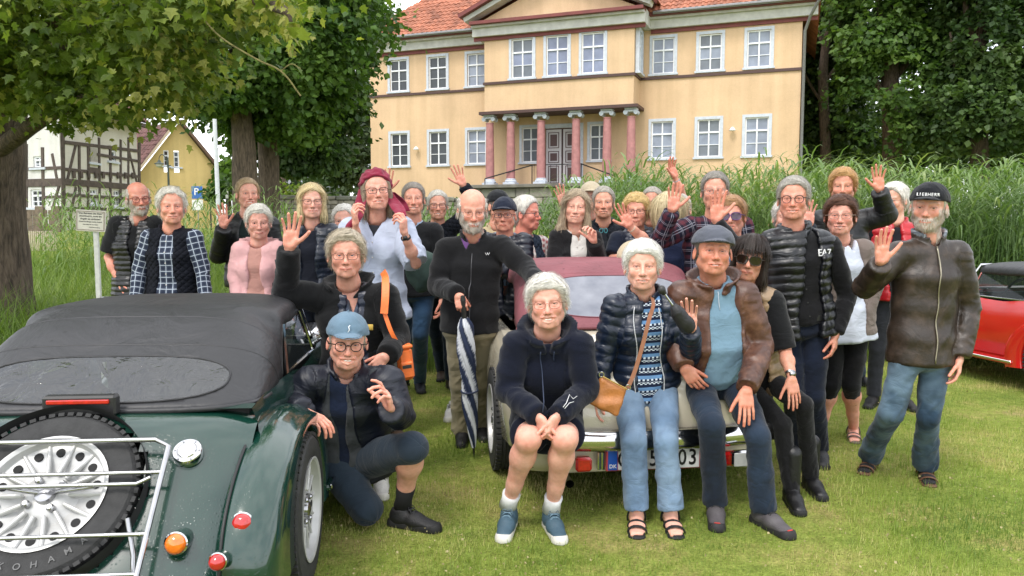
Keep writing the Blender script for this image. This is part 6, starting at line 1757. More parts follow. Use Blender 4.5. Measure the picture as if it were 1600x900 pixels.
# gable part with its two windows
gh = [h for h in hy if h[3] >= zl_-.05]; zz0, zz1 = min([h[2] for h in gh]+[zl_]), max(h[3] for h in gh)
if zz0 < zl_: pass
def slope_s(z): t = (z-zl_)/(za-zl_); return sa*t, LY+(sa-LY)*t
for (q0, q1) in ((max(zl_, zz0), zz1),):
    l0, r0 = slope_s(q0); l1, r1 = slope_s(q1); g0, g1, g2, g3 = gh[0][0], gh[0][1], gh[1][0], gh[1][1]
    a.add([FY.p(l0, 0, q0), FY.p(g0, 0, q0), FY.p(g0, 0, q1), FY.p(l1, 0, q1)], f4=[[0, 1, 2, 3]]); a.add([FY.p(g1, 0, q0), FY.p(g2, 0, q0), FY.p(g2, 0, q1), FY.p(g1, 0, q1)], f4=[[0, 1, 2, 3]]); a.add([FY.p(g3, 0, q0), FY.p(r0, 0, q0), FY.p(r1, 0, q1), FY.p(g3, 0, q1)], f4=[[0, 1, 2, 3]])
    a.add([FY.p(l1, 0, q1), FY.p(r1, 0, q1), FY.p(sa, 0, za)], f3=[[0, 1, 2]])
    if q0 > zl_+.01: a.add([FY.p(0, 0, zl_), FY.p(LY, 0, zl_), FY.p(r0, 0, q0), FY.p(l0, 0, q0)], f4=[[0, 1, 2, 3]])
a.add([FY.p(0, 0, .8), FY.p(0, -9, .8), FY.p(0, -9, zl_), FY.p(0, 0, zl_)], f4=[[0, 1, 2, 3]])
a.build('wall', PLY, yh)
for h in hy: window(FY, yh, (h[0]+h[1])/2, h[2], h[3], h[1]-h[0], pane='#3a2c26', surround=False, cols=1, th=.05)
for s0, sg in ((0, 1), (LY, -1)):
    e = V3(0, 0, zl_)+FY.O+FY.d*s0; ap = FY.p(sa, 0, za); dr = nrm(ap-e); e = e-dr*1.0; L_ = float(np.linalg.norm(ap-e)); up2 = np.cross(dr, FY.n); up2 = up2 if up2[2] > 0 else -up2
    a = MB(); a.box((e+ap)/2+up2*.12+FY.n*.2, (L_+.1, .5, .14), np.stack([dr, FY.n, up2], 1)); a.build('verge_board', simple('verge', (.12, .07, .05), .8) if sg < 0 else simple('verge_l', (.45, .36, .26), .8), yh)
    a = MB(); a.add([e+up2*.2+FY.n*.4, ap+up2*.2+FY.n*.4, ap+up2*.2-FY.n*9, e+up2*.2-FY.n*9], f4=[[0, 1, 2, 3]]); a.build('roof', simple('brown_roof2', (.11, .06, .055), .85, var=.35, vs_=3), yh)
# visible left slope of the roof behind the half-timbered house
LF = W(190, 190, 52); a = MB(); p0, p1 = FY.p(-.4, -.3, zl_-.3), FY.p(sa, -.3, za+.1); dl = V3(-1, .55, 0)*7
tiles(p0+dl, -dl/np.linalg.norm(dl), nrm(p1-p0), 28, int(np.linalg.norm(p1-p0)/.34), lambda u, v: True, 'roof_tiles', simple('brown_tile2', (.13, .065, .06), .85, var=.4, vs_=3), yh, wu=.28)
a.add([p0+dl-V3(0, 0, .05), p0-V3(0, 0, .05), p1-V3(0, 0, .05), p1+dl-V3(0, 0, .05)], f4=[[0, 1, 2, 3]]); a.build('side_roof', simple('brown_roof2', (.11, .06, .055), .85), yh)
# ---- distant red-roofed houses
for i, (px, py, D, w, h, rh, wc, rc_, lab) in enumerate([(468, 305, 75, 3.6, 1.8, 1.5, (.45, .45, .42), (.42, .12, .06), 'distant white house with orange roof between tree trunks'), (510, 308, 68, 3.4, 1.4, 1.1, (.33, .34, .36), (.22, .23, .26), 'distant grey slate roofed house behind the stone wall'), (432, 308, 66, 2.6, 1.1, .9, (.5, .5, .5), (.20, .21, .23), 'small distant grey roof beside the maple trunk')]):
    b_ = W(px, py, D); r = thing('distant_house', lab, 'house', V3(b_[0], b_[1], float(ground_z(0, D)))); z0 = -.5; zt = b_[2]-r.location[2]+.3
    a = MB(); a.box((0, 0, zt/2), (w, 4, zt+1)); a.build('wall', rough_plaster('far_wall%d' % i, wc), r); a = MB(); zt += .52
    a.add([(-w/2-.3, -2.3, zt-.1), (w/2+.3, -2.3, zt-.1), (w/2+.3, 0, zt+rh), (-w/2-.3, 0, zt+rh), (w/2+.3, 2.3, zt-.1), (-w/2-.3, 2.3, zt-.1)], f4=[[0, 1, 2, 3], [3, 2, 4, 5]]); a.build('roof', simple('far_roof%d' % i, rc_, .85, var=.3), r)
    for q in (-.25, .25): a = MB(); a.box((w*q, -2.01, zt-1.1), (.6, .04, .8)); a.build('window', mglass_house('#3a3f45'), r)

# ---- lamp, signs, pole, fence
def atg(px, D): p = W(px, 300, D); return V3(p[0], p[1], float(ground_z(p[0], D)))
p = atg(264, 33); lp = thing('street_lamp', 'green old-fashioned street lamp in front of the yellow house', 'street lamp', p); ztop = W(264, 246, 33)[2]-p[2]
a = MB(); a.tube([(0, 0, 0), (0, 0, ztop)], [.06, .035], 10); a.tube([(0, 0, ztop-.35), (.12, 0, ztop-.33)], .02, 6); pts = [(0, 0, ztop-.4), (-.05, 0, ztop+.1), (-.22, 0, ztop+.22), (-.36, 0, ztop+.08), (-.38, 0, ztop-.1)]
a.tube(catmull(np.array([(0, 0, ztop-.45), (-.12, 0, ztop+.02), (-.26, 0, ztop+.12), (-.36, 0, ztop+.0), (-.37, 0, ztop-.12)]), 14), .018, 6); autosmooth(a.build('post', simple('lamp_green', (.04, .06, .05), .5), lp))
a = MB(); a.lathe([(.02, .10), (.05, .08), (.08, .0), (.20, -.06), (.20, -.08)], 14, (-.37, 0, ztop-.2)); autosmooth(a.build('lamp_shade', simple('lamp_green', (.04, .06, .05), .5), lp)); a = MB(); a.lathe([(.15, 0), (.13, -.10), (.0, -.16)], 12, (-.37, 0, ztop-.28)); autosmooth(a.build('lamp_glass', simple('lamp_glass', (.6, .6, .55), .2), lp))
p = atg(308, 31); ps = thing('parking_sign', 'blue parking sign on a post with white plate below, by the bushes', 'traffic sign', p); z1 = W(308, 296, 31)[2]-p[2]
a = MB(); a.tube([(0, .04, 0), (0, .04, z1+.05)], .025, 8); a.build('post', simple('galv', (.4, .4, .4), .5, metal=.6), ps); a = MB(); a.bev((0, 0, z1-.12), (.44, .02, .5), .01); a.build('sign_plate', simple('sign_blue', (.02, .12, .42), .4, var=.03), ps)
text_on('P', .40, V3(-.03, -.014, z1-.10), V3(1, 0, 0), UPZ if 0 else V3(0, 0, 1), simple('sign_white', (.75, .75, .75), .5, var=.03), ps); a = MB(); a.bev((0, 0, z1-.62), (.44, .02, .42), .01); a.build('lower_plate', simple('sign_white', (.75, .75, .75), .5, var=.03), ps)
bd = thing('notice_board', 'small pale notice board on thin posts beside the parking sign', 'notice board', p+V3(.75, .3, 0)); zb = W(330, 303, 31)[2]-p[2]
a = MB(); a.box((-.35, 0, zb/2), (.05, .05, zb+.3)); a.box((.35, 0, zb/2), (.05, .05, zb+.3)); a.build('post', simple('dark_iron', (.03, .03, .03), .5), bd); a = MB(); a.bev((0, -.04, zb), (.8, .03, .35), .01); a.build('panel', simple('board_pale', (.42, .44, .40), .6, var=.3, vs_=9), bd)
p = atg(341, 17); a = MB(); zt_ = W(337, 186, 17)[2]-p[2]; a.tube([(0, 0, 0), (-.03, 0, zt_)], [.05, .042], 12, cap=True); tag(autosmooth(a.build('pole', simple('pale_pole', (.55, .57, .58), .5, var=.08), loc=p)), 'tall plain pale grey pole beside the maples', 'pole')
wf_ = thing('plank_fence', 'weathered brown wooden plank fence by the half-timbered house', 'fence', atg(70, 24))
rg = np.random.default_rng(2)
for i, px in enumerate((38, 46, 54, 62.5, 70, 79, 88, 96)):
    q = W(px, 330, 24)-np.array(wf_.location); big = i in (3, 6); h1 = W(px, 322 if big else 328, 24)[2]-wf_.location[2]; a = MB(); a.bev((q[0], 0, h1/2), (.26 if big else .15, .12 if big else .03, h1), .01); a.build('fence_post' if big else 'plank', simple('weathered_wood', (.15, .115, .085), .9, var=.35, vs_=8, bump=.5), wf_)
pf = thing('picket_fence', 'low pale picket fence at the foot of the plank fence', 'fence', atg(60, 17))
for i in range(16):
    q = W(40+i*3.1, 365, 17)-np.array(pf.location); h1 = W(60, 361, 17)[2]-pf.location[2]; a = MB(); a.bev((q[0], 0, h1/2), (.028, .02, h1), .004); a.build('picket', simple('pale_picket', (.42, .36, .28), .8), pf)
a = MB(); a.bev((W(63, 365, 17)[0]-pf.location[0], .02, h1-.06), (.75, .02, .03), .004); a.build('rail', simple('pale_picket', (.42, .36, .28), .8), pf)
# lawn sign
p = V3(*W(150, 400, 7.4)[:2], 0); ls = thing('lawn_sign', 'white notice sign on a white post forbidding entry and fishing', 'sign', p); zc = W(142, 345, 7.4)[2]
a = MB(); a.bev((.0, .02, zc/2), (.045, .03, zc+.08), .004); a.build('post', simple('white_post', (.62, .62, .60), .6, var=.12), ls)
Rt = rot_zxy(0, 0, 3); cx = W(143, 345, 7.4)[0]-p[0]
a = MB(); a.bev((cx, -.01, zc), (.285, .015, .205), .004, Rt); sp = a.build('sign_panel', simple('sign_cream', (.66, .63, .56), .5, var=.05), ls)
a = MB(); fr_ = simple('sign_brown', (.20, .11, .08), .6)
for (c, d) in (((0, -.010, .088), (.262, .004, .004)), ((0, -.010, -.088), (.262, .004, .004)), ((.130, -.010, 0), (.004, .004, .180)), ((-.130, -.010, 0), (.004, .004, .180))): a.box(V3(cx, -.01, zc)+Rt@V3(*c), d, Rt)
a.build('border', fr_, ls)
tk = simple('sign_ink', (.03, .03, .03), .6)
for i, (t_, s_, dx) in enumerate((('"Das Betreten des Eises"', .0235, 0), ('einschliesslich, sowie das', .0215, 0), ('Angeln ist verboten!', .0235, 0), ('Zuwiderhandlungen werden bestraft', .0150, 0), ('Eltern haften fuer ihre Kinder', .0120, 0), ('Gemeindeverwaltung', .0120, .04))):
    text_on(t_, s_, V3(cx, -.0195, zc)+Rt@V3(dx, 0, .070-i*.0265), Rt@V3(1, 0, 0), Rt@V3(0, 0, 1), tk, ls, extrude=.0005)
# ================================================================== vehicles
def paint(name, c, drops=True):
    if name in _MC: return _MC[name]
    m, n, l, b = mat(name); tc = n.new('ShaderNodeTexCoord'); v = tc.outputs['Object']
    t = _noise(n, l, 2.2, 5, vec=v); r = _ramp(n, l, t.outputs['Fac'], [(.3, tuple(x*.9 for x in c)), (.7, tuple(x*1.08 for x in c))]); l.new(r.outputs['Color'], b.inputs['Base Color'])
    b.inputs['Roughness'].default_value = .16; b.inputs['Coat Weight'].default_value = .8; b.inputs['Coat Roughness'].default_value = .05; b.inputs['Specular IOR Level'].default_value = .5
    if drops:
        vo = n.new('ShaderNodeTexVoronoi'); vo.inputs['Scale'].default_value = 85; vo.feature = 'F1'; l.new(v, vo.inputs['Vector'])
        no = _noise(n, l, 6, 3, vec=v); th_ = _math(n, l, 'MULTIPLY', no.outputs['Fac'], .55)
        d = _math(n, l, 'MAXIMUM', _math(n, l, 'SUBTRACT', th_, _math(n, l, 'MULTIPLY', vo.outputs['Distance'], 1.0)), 0.0)
        nb = _bump(n, l, d, .5, .006); l.new(nb, b.inputs['Normal'])
    _MC[name] = m; return m
CHR = simple('chrome', (.60, .60, .60), .12, metal=1.0, var=.04, vs_=12); STEEL = simple('polished_steel', (.40, .40, .41), .25, metal=1.0, var=.08, vs_=30)
ALU = simple('silver_alloy', (.46, .46, .45), .42, metal=.25, var=.10, vs_=12); RUB = simple('tyre_rubber', (.022, .022, .022), .78, var=.3, vs_=25, bump=.35, bs=90)
def hoodmat(name, c, rough=.62):
    if name in _MC: return _MC[name]
    m, n, l, b = mat(name); tc = n.new('ShaderNodeTexCoord'); v = tc.outputs['Object']; t = _noise(n, l, 3.5, 6, vec=v, rough=.6)
    r = _ramp(n, l, t.outputs['Fac'], [(.3, tuple(x*.8 for x in c)), (.7, tuple(x*1.2 for x in c))])
    vo = n.new('ShaderNodeTexVoronoi'); vo.inputs['Scale'].default_value = 17; vo.inputs['Randomness'].default_value = 1; l.new(v, vo.inputs['Vector'])
    no = _noise(n, l, 4, 3, vec=v); w = _math(n, l, 'LESS_THAN', vo.outputs['Distance'], _math(n, l, 'MULTIPLY', _math(n, l, 'SUBTRACT', no.outputs['Fac'], .40), .9))
    q = _mul(n, l, r.outputs['Color'], tuple(x*.35 for x in c)+(1,), _math(n, l, 'MULTIPLY', w, .8), 'MIX'); l.new(q, b.inputs['Base Color'])
    b.inputs['Roughness'].default_value = rough; t2 = _noise(n, l, 230, 3, vec=v); t3 = _noise(n, l, 4, 4, vec=v, dist=.8)
    nb = _bump(n, l, t2.outputs['Fac'], .25, .002); nb = _bump(n, l, t3.outputs['Fac'], .55, .04, nb); l.new(nb, b.inputs['Normal']); _MC[name] = m; return m
def plasticwin():
    if 'pvc' in _MC: return _MC['pvc']
    m, n, l, b = mat('clear_plastic_window'); out = n['Material Output']; tc = n.new('ShaderNodeTexCoord'); v = tc.outputs['Object']
    t = _noise(n, l, 5, 4, vec=v, dist=1.5); t2 = _noise(n, l, 60, 4, vec=v); nb = _bump(n, l, t.outputs['Fac'], .5, .05); nb = _bump(n, l, t2.outputs['Fac'], .2, .002, nb)
    gl = n.new('ShaderNodeBsdfGlossy'); gl.inputs['Roughness'].default_value = .05; l.new(nb, gl.inputs['Normal']); tr = n.new('ShaderNodeBsdfTransparent'); tr.inputs['Color'].default_value = (.32, .34, .33, 1)
    df = n.new('ShaderNodeBsdfDiffuse'); df.inputs['Color'].default_value = (.30, .31, .31, 1); m1 = n.new('ShaderNodeMixShader'); m1.inputs[0].default_value = .05; l.new(tr.outputs[0], m1.inputs[1]); l.new(df.outputs[0], m1.inputs[2])
    fz = n.new('ShaderNodeFresnel'); fz.inputs['IOR'].default_value = 1.75; l.new(nb, fz.inputs['Normal']); mx = n.new('ShaderNodeMixShader')
    l.new(_math(n, l, 'ADD', fz.outputs[0], .03), mx.inputs[0]); l.new(m1.outputs[0], mx.inputs[1]); l.new(gl.outputs[0], mx.inputs[2]); l.new(mx.outputs[0], out.inputs['Surface']); _MC['pvc'] = m; return m
def ledlens(name, c):
    return simple(name, c, .12, var=.25, vs_=60, coat=1.0)
def wheel(root, c, ax, R=.31, w=.16, name='wheel', spare=False, up=None):
    """c centre, ax outward axis"""
    ax = nrm(ax); u = V3(0, 0, 1) if up is None else nrm(up); u = nrm(u-ax*(u@ax)); s = np.cross(u, ax); Rm = np.stack([s, u, ax], 1)
    wo = MB(); rr = R*.655
    prof = [(rr, -w*.45), (rr+.012, -w*.5), (R*.80, -w*.53), (R*.93, -w*.50), (R*.985, -w*.40), (R, -w*.30)]
    for q in (-.22, -.08, .06, .20): prof += [(R, w*q-.004), (R-.007, w*q), (R-.007, w*q+.006), (R, w*q+.010)]
    prof += [(R, w*.30), (R*.985, w*.40), (R*.93, w*.50), (R*.80, w*.53), (rr+.012, w*.5), (rr, w*.45)]
    wo.lathe(prof, 64, c, Rm)
    # tread blocks on the shoulders
    for i in range(60):
        a = i*2*math.pi/60
        for sg in (-1, 1):
            d = V3(math.cos(a), math.sin(a), 0); t_ = V3(-math.sin(a), math.cos(a), 0); Rb = Rm@np.stack([d, t_, V3(0, 0, 1)], 1)
            wo.box(c+Rm@(d*(R-.003)+V3(0, 0, sg*w*.37)), (.014, .020, w*.20), Rb)
    whl = autosmooth(wo.build(name, RUB, root), 30)
    b = MB(); ri = rr
    b.lathe([(ri*.97, -w*.40), (ri*1.0, w*.40), (ri*1.03, w*.50), (ri*1.045, w*.53), (ri*1.01, w*.535), (ri*.965, w*.50), (ri*.95, w*.40), (ri*.93, w*.33), (ri*.80, w*.30), (ri*.62, w*.20), (ri*.50, w*.16), (ri*.40, w*.22), (ri*.30, w*.30), (ri*.18, w*.32), (0, w*.32)], 48, c, Rm)
    for i in range(14):
        a = i*2*math.pi/14; d = V3(math.cos(a), math.sin(a), 0); t_ = V3(-math.sin(a), math.cos(a), 0); Rb = Rm@np.stack([d, t_, V3(0, 0, 1)], 1)
        b.bev(c+Rm@(d*ri*.66+V3(0, 0, w*.30)), (ri*.58, .013, .022), .004, Rb)
    rim = autosmooth(b.build('rim', ALU, whl), 30)
    b = MB()
    for i in range(14):
        a = (i+.5)*2*math.pi/14; d = V3(math.cos(a), math.sin(a), 0)
        b.lathe([(.0, .0), (.0155, .0), (.0155, -.02)], 12, c+Rm@(d*ri*.80+V3(0, 0, w*.30+.003)), Rm)
    b.build('vent_hole_discs', simple('hole_shade_black', (.008, .008, .008), .8), whl)['kind'] = 'stuff'  # black discs on the rim stand in for shade inside the holes
    for i in range(4):
        a = i*math.pi/2+.6; d = V3(math.cos(a), math.sin(a), 0); b = MB(); b.lathe([(.013, 0), (.013, .018), (.008, .024), (0, .024)], 8, c+Rm@(d*ri*.30+V3(0, 0, w*.31)), Rm); autosmooth(b.build('wheel_nut', STEEL, whl))
    b = MB(); b.lathe([(ri*.17, 0), (ri*.15, .02), (ri*.05, .028), (0, .028)], 20, c+Rm@V3(0, 0, w*.31), Rm); autosmooth(b.build('hub_cap', STEEL, whl))
    return whl, Rm
def softtop(root, rows, e, O, Rz, m, win=None, name='soft_top', roof=None, seams=(1.2, 2.3), winm=None, m_seam=None):
    """rows: (Yc, zc, w, zb, Ys); returns the point function"""
    rw = np.array(rows, float)
    def ev(i):
        return catmull(rw, 3)[0] if 0 else np.array([np.interp(i, range(len(rw)), catm[:, k]) if 0 else cm(i, k) for k in range(5)])
    fine = catmull(rw, 141); fi = np.linspace(0, len(rw)-1, 141)
    def cm(i, k): return float(np.interp(i, fi, fine[:, k]))
    def pt(i, ph, off=0.0):
        Yc, zc, w, zb, Ys = (cm(i, k) for k in range(5)); c, s = math.cos(ph), math.sin(ph); h = abs(s)**e
        x = math.copysign(abs(c)**e, c)*w; sag = -.012*math.exp(-((abs(i-round(i))-.5)/.25)**2)*0
        return V3(x, Ys+(Yc-Ys)*h, zb+(zc-zb)*h+sag)
    T_ = lambda p: O+Rz@p
    n1, n2 = 90, 61; G = np.array([[pt(i, ph) for ph in np.linspace(0, math.pi, n2)] for i in np.linspace(0, len(rw)-1, n1)])
    Nn = np.cross(np.gradient(G, axis=0), np.gradient(G, axis=1)); Nn /= np.linalg.norm(Nn, axis=2)[:, :, None]+1e-9
    cen = V3(0, rw[:, 0].mean(), .5); sg = np.sign((Nn*(G-cen)).sum(2)); Nn *= sg[:, :, None]
    # cut a hole for the rear window by skipping faces; window sheet sits in it
    def inw(i, x):
        if win is None: return False
        i0, di, dx = win; return abs((i-i0)/di)**2.6+abs(x/dx)**3.4 < 1
    b = MB(); P = np.array([[T_(p) for p in r] for r in G]); b.v.append(P.reshape(-1, 3)); b.n = len(b.v[0]); F = []
    ii = np.linspace(0, len(rw)-1, n1)
    for a in range(n1-1):
        for c in range(n2-1):
            x = G[a:a+2, c:c+2, 0].mean(); i_ = (ii[a]+ii[a+1])/2
            if win is not None and abs((i_-win[0])/(win[1]*.93))**2.6+abs(x/(win[2]*.965))**3.4 < 1: continue
            F.append([a*n2+c, a*n2+c+1, (a+1)*n2+c+1, (a+1)*n2+c])
    b.f4.append(np.array(F)); so = b.build(name, m, root, smooth=True); md = so.modifiers.new('thick', 'SOLIDIFY'); md.thickness = .006; md.offset = 0
    if win is not None:
        i0, di, dx = win; b = MB(); V = []; nr, na = 8, 48
        def wp(u, v, off):
            i = i0+di*u; x = dx*v; w = cm(i, 2); cc = min(1, abs(x/w))**(1/e); ph = math.acos(math.copysign(cc, x)); p = pt(i, ph); q = pt(i+.02, ph)-p; r_ = pt(i, ph+.02)-p; nn = nrm(np.cross(q, r_)); nn = nn if nn@(p-cen) > 0 else -nn; return T_(p+nn*off)
        for k in range(nr+1):
            for j in range(na):
                a = j*2*math.pi/na; ca, sa = math.cos(a), math.sin(a); rr = k/nr; V.append(wp(rr*math.copysign(abs(sa)**(2/2.6), sa), rr*math.copysign(abs(ca)**(2/3.4), ca), .0045))
        F = [[k*na+j, (k+1)*na+j, (k+1)*na+(j+1) % na, k*na+(j+1) % na] for k in range(nr) for j in range(na)]; b.add(V, f4=F); b.build('rear_window', winm or plasticwin(), so, smooth=True)
        b = MB(); b.tube(V[nr*na:], .0045, 6, closed=True); autosmooth(b.build('window_welt', m_seam or m, so), 60)
    for s_ in seams:
        b = MB(); b.tube([T_(pt(s_, ph)) for ph in np.linspace(.02, math.pi-.02, 50)], .0055, 6); autosmooth(b.build('seam', m_seam or m, so), 60)
    b = MB(); b.tube([T_(pt(0, ph)-V3(0, .004, .004)) for ph in np.linspace(0, math.pi, 60)], .011, 8); autosmooth(b.build('edge_binding', m_seam or m, so), 60)
    if roof is not None:
        rw2 = np.array(roof, float); b = MB(); G2 = []
        for r in catmull(rw2, 12):
            Yc, zc, w, zb, Ys = r; row = []
            for ph in np.linspace(0, math.pi, n2):
                c, s = math.cos(ph), math.sin(ph); h = abs(s)**e; row.append(T_(V3(math.copysign(abs(c)**e, c)*w, Ys+(Yc-Ys)*h, zb+(zc-zb)*h)))
            G2.append(row)
        b.grid(G2); o = b.build('roof_panel', m, so, smooth=True); md = o.modifiers.new('thick', 'SOLIDIFY'); md.thickness = .012; md.offset = 0
    return so, pt, T_
GLS = None
def mcarglass():
    if 'carglass' in _MC: return _MC['carglass']
    m, n, l, b = mat('car_glass'); b.inputs['Base Color'].default_value = (.02, .025, .025, 1); b.inputs['Roughness'].default_value = .04; b.inputs['Transmission Weight'].default_value = .0; b.inputs['Alpha'].default_value = .55; _MC['carglass'] = m; return m
def roadster(label, O, yaw, pm, hm, rack=True, front=True):
    """origin under the middle of the rear axle; +y forward, +x right"""
    O = np.asarray(O, float); root = thing('vintage_roadster', label, 'car', O); ROOTREL[root.name] = O
    c_, s_ = math.cos(yaw), math.sin(yaw); Rz = np.array([[c_, -s_, 0], [s_, c_, 0], [0, 0, 1.]]); T_ = lambda p: O+Rz@np.asarray(p, float)
    TR = lambda G: np.asarray(G)@Rz.T+O
    # tub tail (y, z), relative to the axle
    tail = catmull(np.array([(-.22, .800), (-.30, .790), (-.38, .745), (-.46, .665), (-.56, .555), (-.66, .430), (-.75, .310), (-.80, .22)]), 30)
    G = []
    for y, z in tail:
        row = []
        for u in np.linspace(-1, 1, 37):
            row.append((.62*math.copysign(abs(u)**.96, u), y+.075*u*u*abs(u)+.0, z-.028*u**4-.012*u*u))
        G.append(row)
    Gt = np.array(G); wc = V3(-.015, -.500, .548); wn_ = nrm(V3(0, -.72, .69)); b = MB(); b.grid(TR(G)); fq = b.f4[0]; ct = Gt.reshape(-1, 3)[fq].mean(1)-wc; rad_ = np.linalg.norm(ct-(ct@wn_)[:, None]*wn_, axis=1); b.f4[0] = fq[rad_ > .318]; b.build('body', pm, root, smooth=True)
    b = MB(); ww_ = nrm(Rz@wn_); uu_ = nrm(np.cross(ww_, Rz@V3(1, 0, 0))); b.lathe([(.330, .085), (.328, -.02), (.32, -.15), (0, -.15)], 40, T_(wc), np.stack([np.cross(uu_, ww_), uu_, ww_], 1)); b.build('wheel_well', simple('cabin_dark', (.012, .012, .013), .8), root, smooth=True)
    b = MB()       # sides and floor of the tub
    side = [(-.24, .80), (.05, .815), (.5, .80), (.75, .775), (1.15, .80), (1.30, .84)]
    sc2 = catmull(np.array(side), 20)
    for sg in (-1, 1):
        b.grid(TR([[(sg*(.60-.02*max(0, y-.9)), y, z), (sg*.622, y, z-.06), (sg*.63, y, z-.2), (sg*.62, y, .28), (sg*.56, y, .20)] for y, z in sc2]))
    b.add(TR([(-.6, -.24, .80), (.6, -.24, .80), (.6, -.18, .805), (-.6, -.18, .805)]), f4=[[0, 1, 2, 3]])
    b.add(TR([(-.62, -.75, .2), (.62, -.75, .2), (.62, 1.3, .2), (-.62, 1.3, .2)]), f4=[[0, 1, 2, 3]])
    b.build('side_panel', pm, root, smooth=True)
    dk = simple('cabin_dark', (.012, .012, .013), .8); b = MB(); b.box(T_((0, .45, .30)), (1.15, 1.2, .05), Rz); b.box(T_((0, 1.28, .6)), (1.15, .05, .42), Rz); b.box(T_((0, -.17, .55)), (1.15, .04, .48), Rz); b.build('cabin_floor', dk, root)
    for sx in (-.28, .28):
        b = MB(); b.bev(T_((sx, .35, .42)), (.44, .48, .16), .05, Rz); b.bev(T_((sx, .08, .62)), (.44, .14, .46), .05, Rz); b.build('seat', simple('seat_black', (.02, .02, .02), .5), root)
    b = MB(); pts = [T_((-.28+.17*math.cos(a), .88-.05*math.sin(a), .80+.17*math.sin(a))) for a in np.linspace(0, 2*math.pi, 24, endpoint=False)]; b.tube(pts, .012, 6, closed=True); b.tube([T_((-.45, .88, .80)), T_((-.11, .88, .80))], .01, 5); autosmooth(b.build('steering_wheel', dk, root))
    # rear wings
    for sg in (-1, 1):
        G = []
        for a in np.linspace(-14, 196, 50):
            ca, sa = -math.cos(R_(a)), math.sin(R_(a)); rb = .70 if ca < 0 else .56
            cy, cz = ca*rb, .31+max(sa, -.28)*.42
            if sa < 0: cz = .31+sa*.42
            oy, oz = ca*.345, .31+sa*.345
            row = [(.585, cy*.985, cz-.006), (.60, cy, cz), (.645, cy*1.0, cz+.012), (.70, cy*.995, cz+.006), (.742, cy*.97, cz-.022), (.765, cy*.92, .31+(cz-.31)*.93)]
            for t in (.35, .7, 1.0): row.append((.772-.004*t, cy*.92+(oy-cy*.92)*t, (.31+(cz-.31)*.93)*(1-t)+oz*t))
            row.append((.752, oy*.985, .31+(oz-.31)*.985)); row.append((.60, oy*.99, .31+(oz-.31)*.99))
            G.append([(sg*p[0], p[1], p[2]) for p in row])
        b = MB(); b.grid(TR(G)); w = b.build('rear_wing', pm, root, smooth=True)
        b = MB(); b.tube([T_((sg*.598, g[1][1], g[1][2]+.004)) for g in G], .006, 6); b.build('wing_beading', simple('piping_black', (.01, .01, .01), .5), w, smooth=True)
        wheel(root, T_((sg*.690, 0, .31)), Rz@V3(sg, 0, 0), .315, .165)
        b = MB(); b.bev(T_((sg*.70, 1.0, .245)), (.17, 1.15, .03), .01, Rz); b.build('running_board', pm, root); b = MB(); b.bev(T_((sg*.785, 1.0, .255)), (.012, 1.15, .022), .004, Rz); b.build('chrome_strip', CHR, root)
    if front:
        bon = [(1.28, .58, .86), (1.7, .50, .855), (2.1, .40, .83), (2.42, .30, .79)]
        b = MB(); G = []
        for y, w, z in catmull(np.array(bon), 14): G.append([(w*math.copysign(abs(math.cos(p))**.6, math.cos(p)), y, .28+(z-.28)*abs(math.sin(p))**.45) for p in np.linspace(0, math.pi, 31)])
        b.grid(TR(G)); b.build('bonnet', pm, root, smooth=True)
        b = MB(); b.bev(T_((0, 2.45, .55)), (.46, .05, .52), .03, Rz); b.build('grille_surround', CHR, root)
        for i in range(13): b = MB(); b.bev(T_((-.18+.03*i, 2.48, .54)), (.008, .02, .44), .002, Rz); b.build('grille_slat', CHR, root)
        for sg in (-1, 1):
            G = []
            for a in np.linspace(-8, 190, 36):
                ca, sa = -math.cos(R_(a)), math.sin(R_(a)); cy = 2.25+ca*(1.0 if ca < 0 else .42); cz = .30+sa*.40 if ca > -.5 else .30+sa*.40
                oy, oz = 2.25+ca*.35, .31+sa*.34
                G.append([(sg*p[0], p[1], p[2]) for p in [(.36, cy, cz-.02), (.50, cy, cz+.02), (.62, cy, cz+.03), (.72, cy, cz), (.765, (cy*.8+oy*.2), cz*.8+oz*.2), (.77, oy, oz), (.6, oy, oz)]])
            b = MB(); b.grid(TR(G)); b.build('front_wing', pm, root, smooth=True); wheel(root, T_((sg*.675, 2.25, .31)), Rz@V3(sg, 0, 0), .31, .155)
            b = MB(); Rl = Rz@np.stack([V3(1, 0, 0), V3(0, 0, 1), V3(0, -1, 0)], 1)@np.diag([1, 1, -1]); b.lathe([(0, -.16), (.05, -.14), (.095, -.05), (.105, .0), (.10, .015), (.05, .03), (0, .035)], 20, T_((sg*.36, 2.42, .70)), Rl); autosmooth(b.build('headlight', CHR, root))
    # soft top
    rows = [(-.26, .805, .600, .795, .06), (.0, .965, .600, .795, .20), (.20, 1.080, .590, .795, .32), (.36, 1.125, .575, .800, .41), (.46, 1.135, .568, 1.005, .47), (.75, 1.140, .550, 1.015, .75), (1.0, 1.130, .525, 1.015, 1.0), (1.10, 1.118, .515, 1.01, 1.10)]
    roof = None
    softtop(root, rows, .52, O, Rz, hm, win=(.55, .44, .475), roof=roof, seams=(1.28, 2.25))
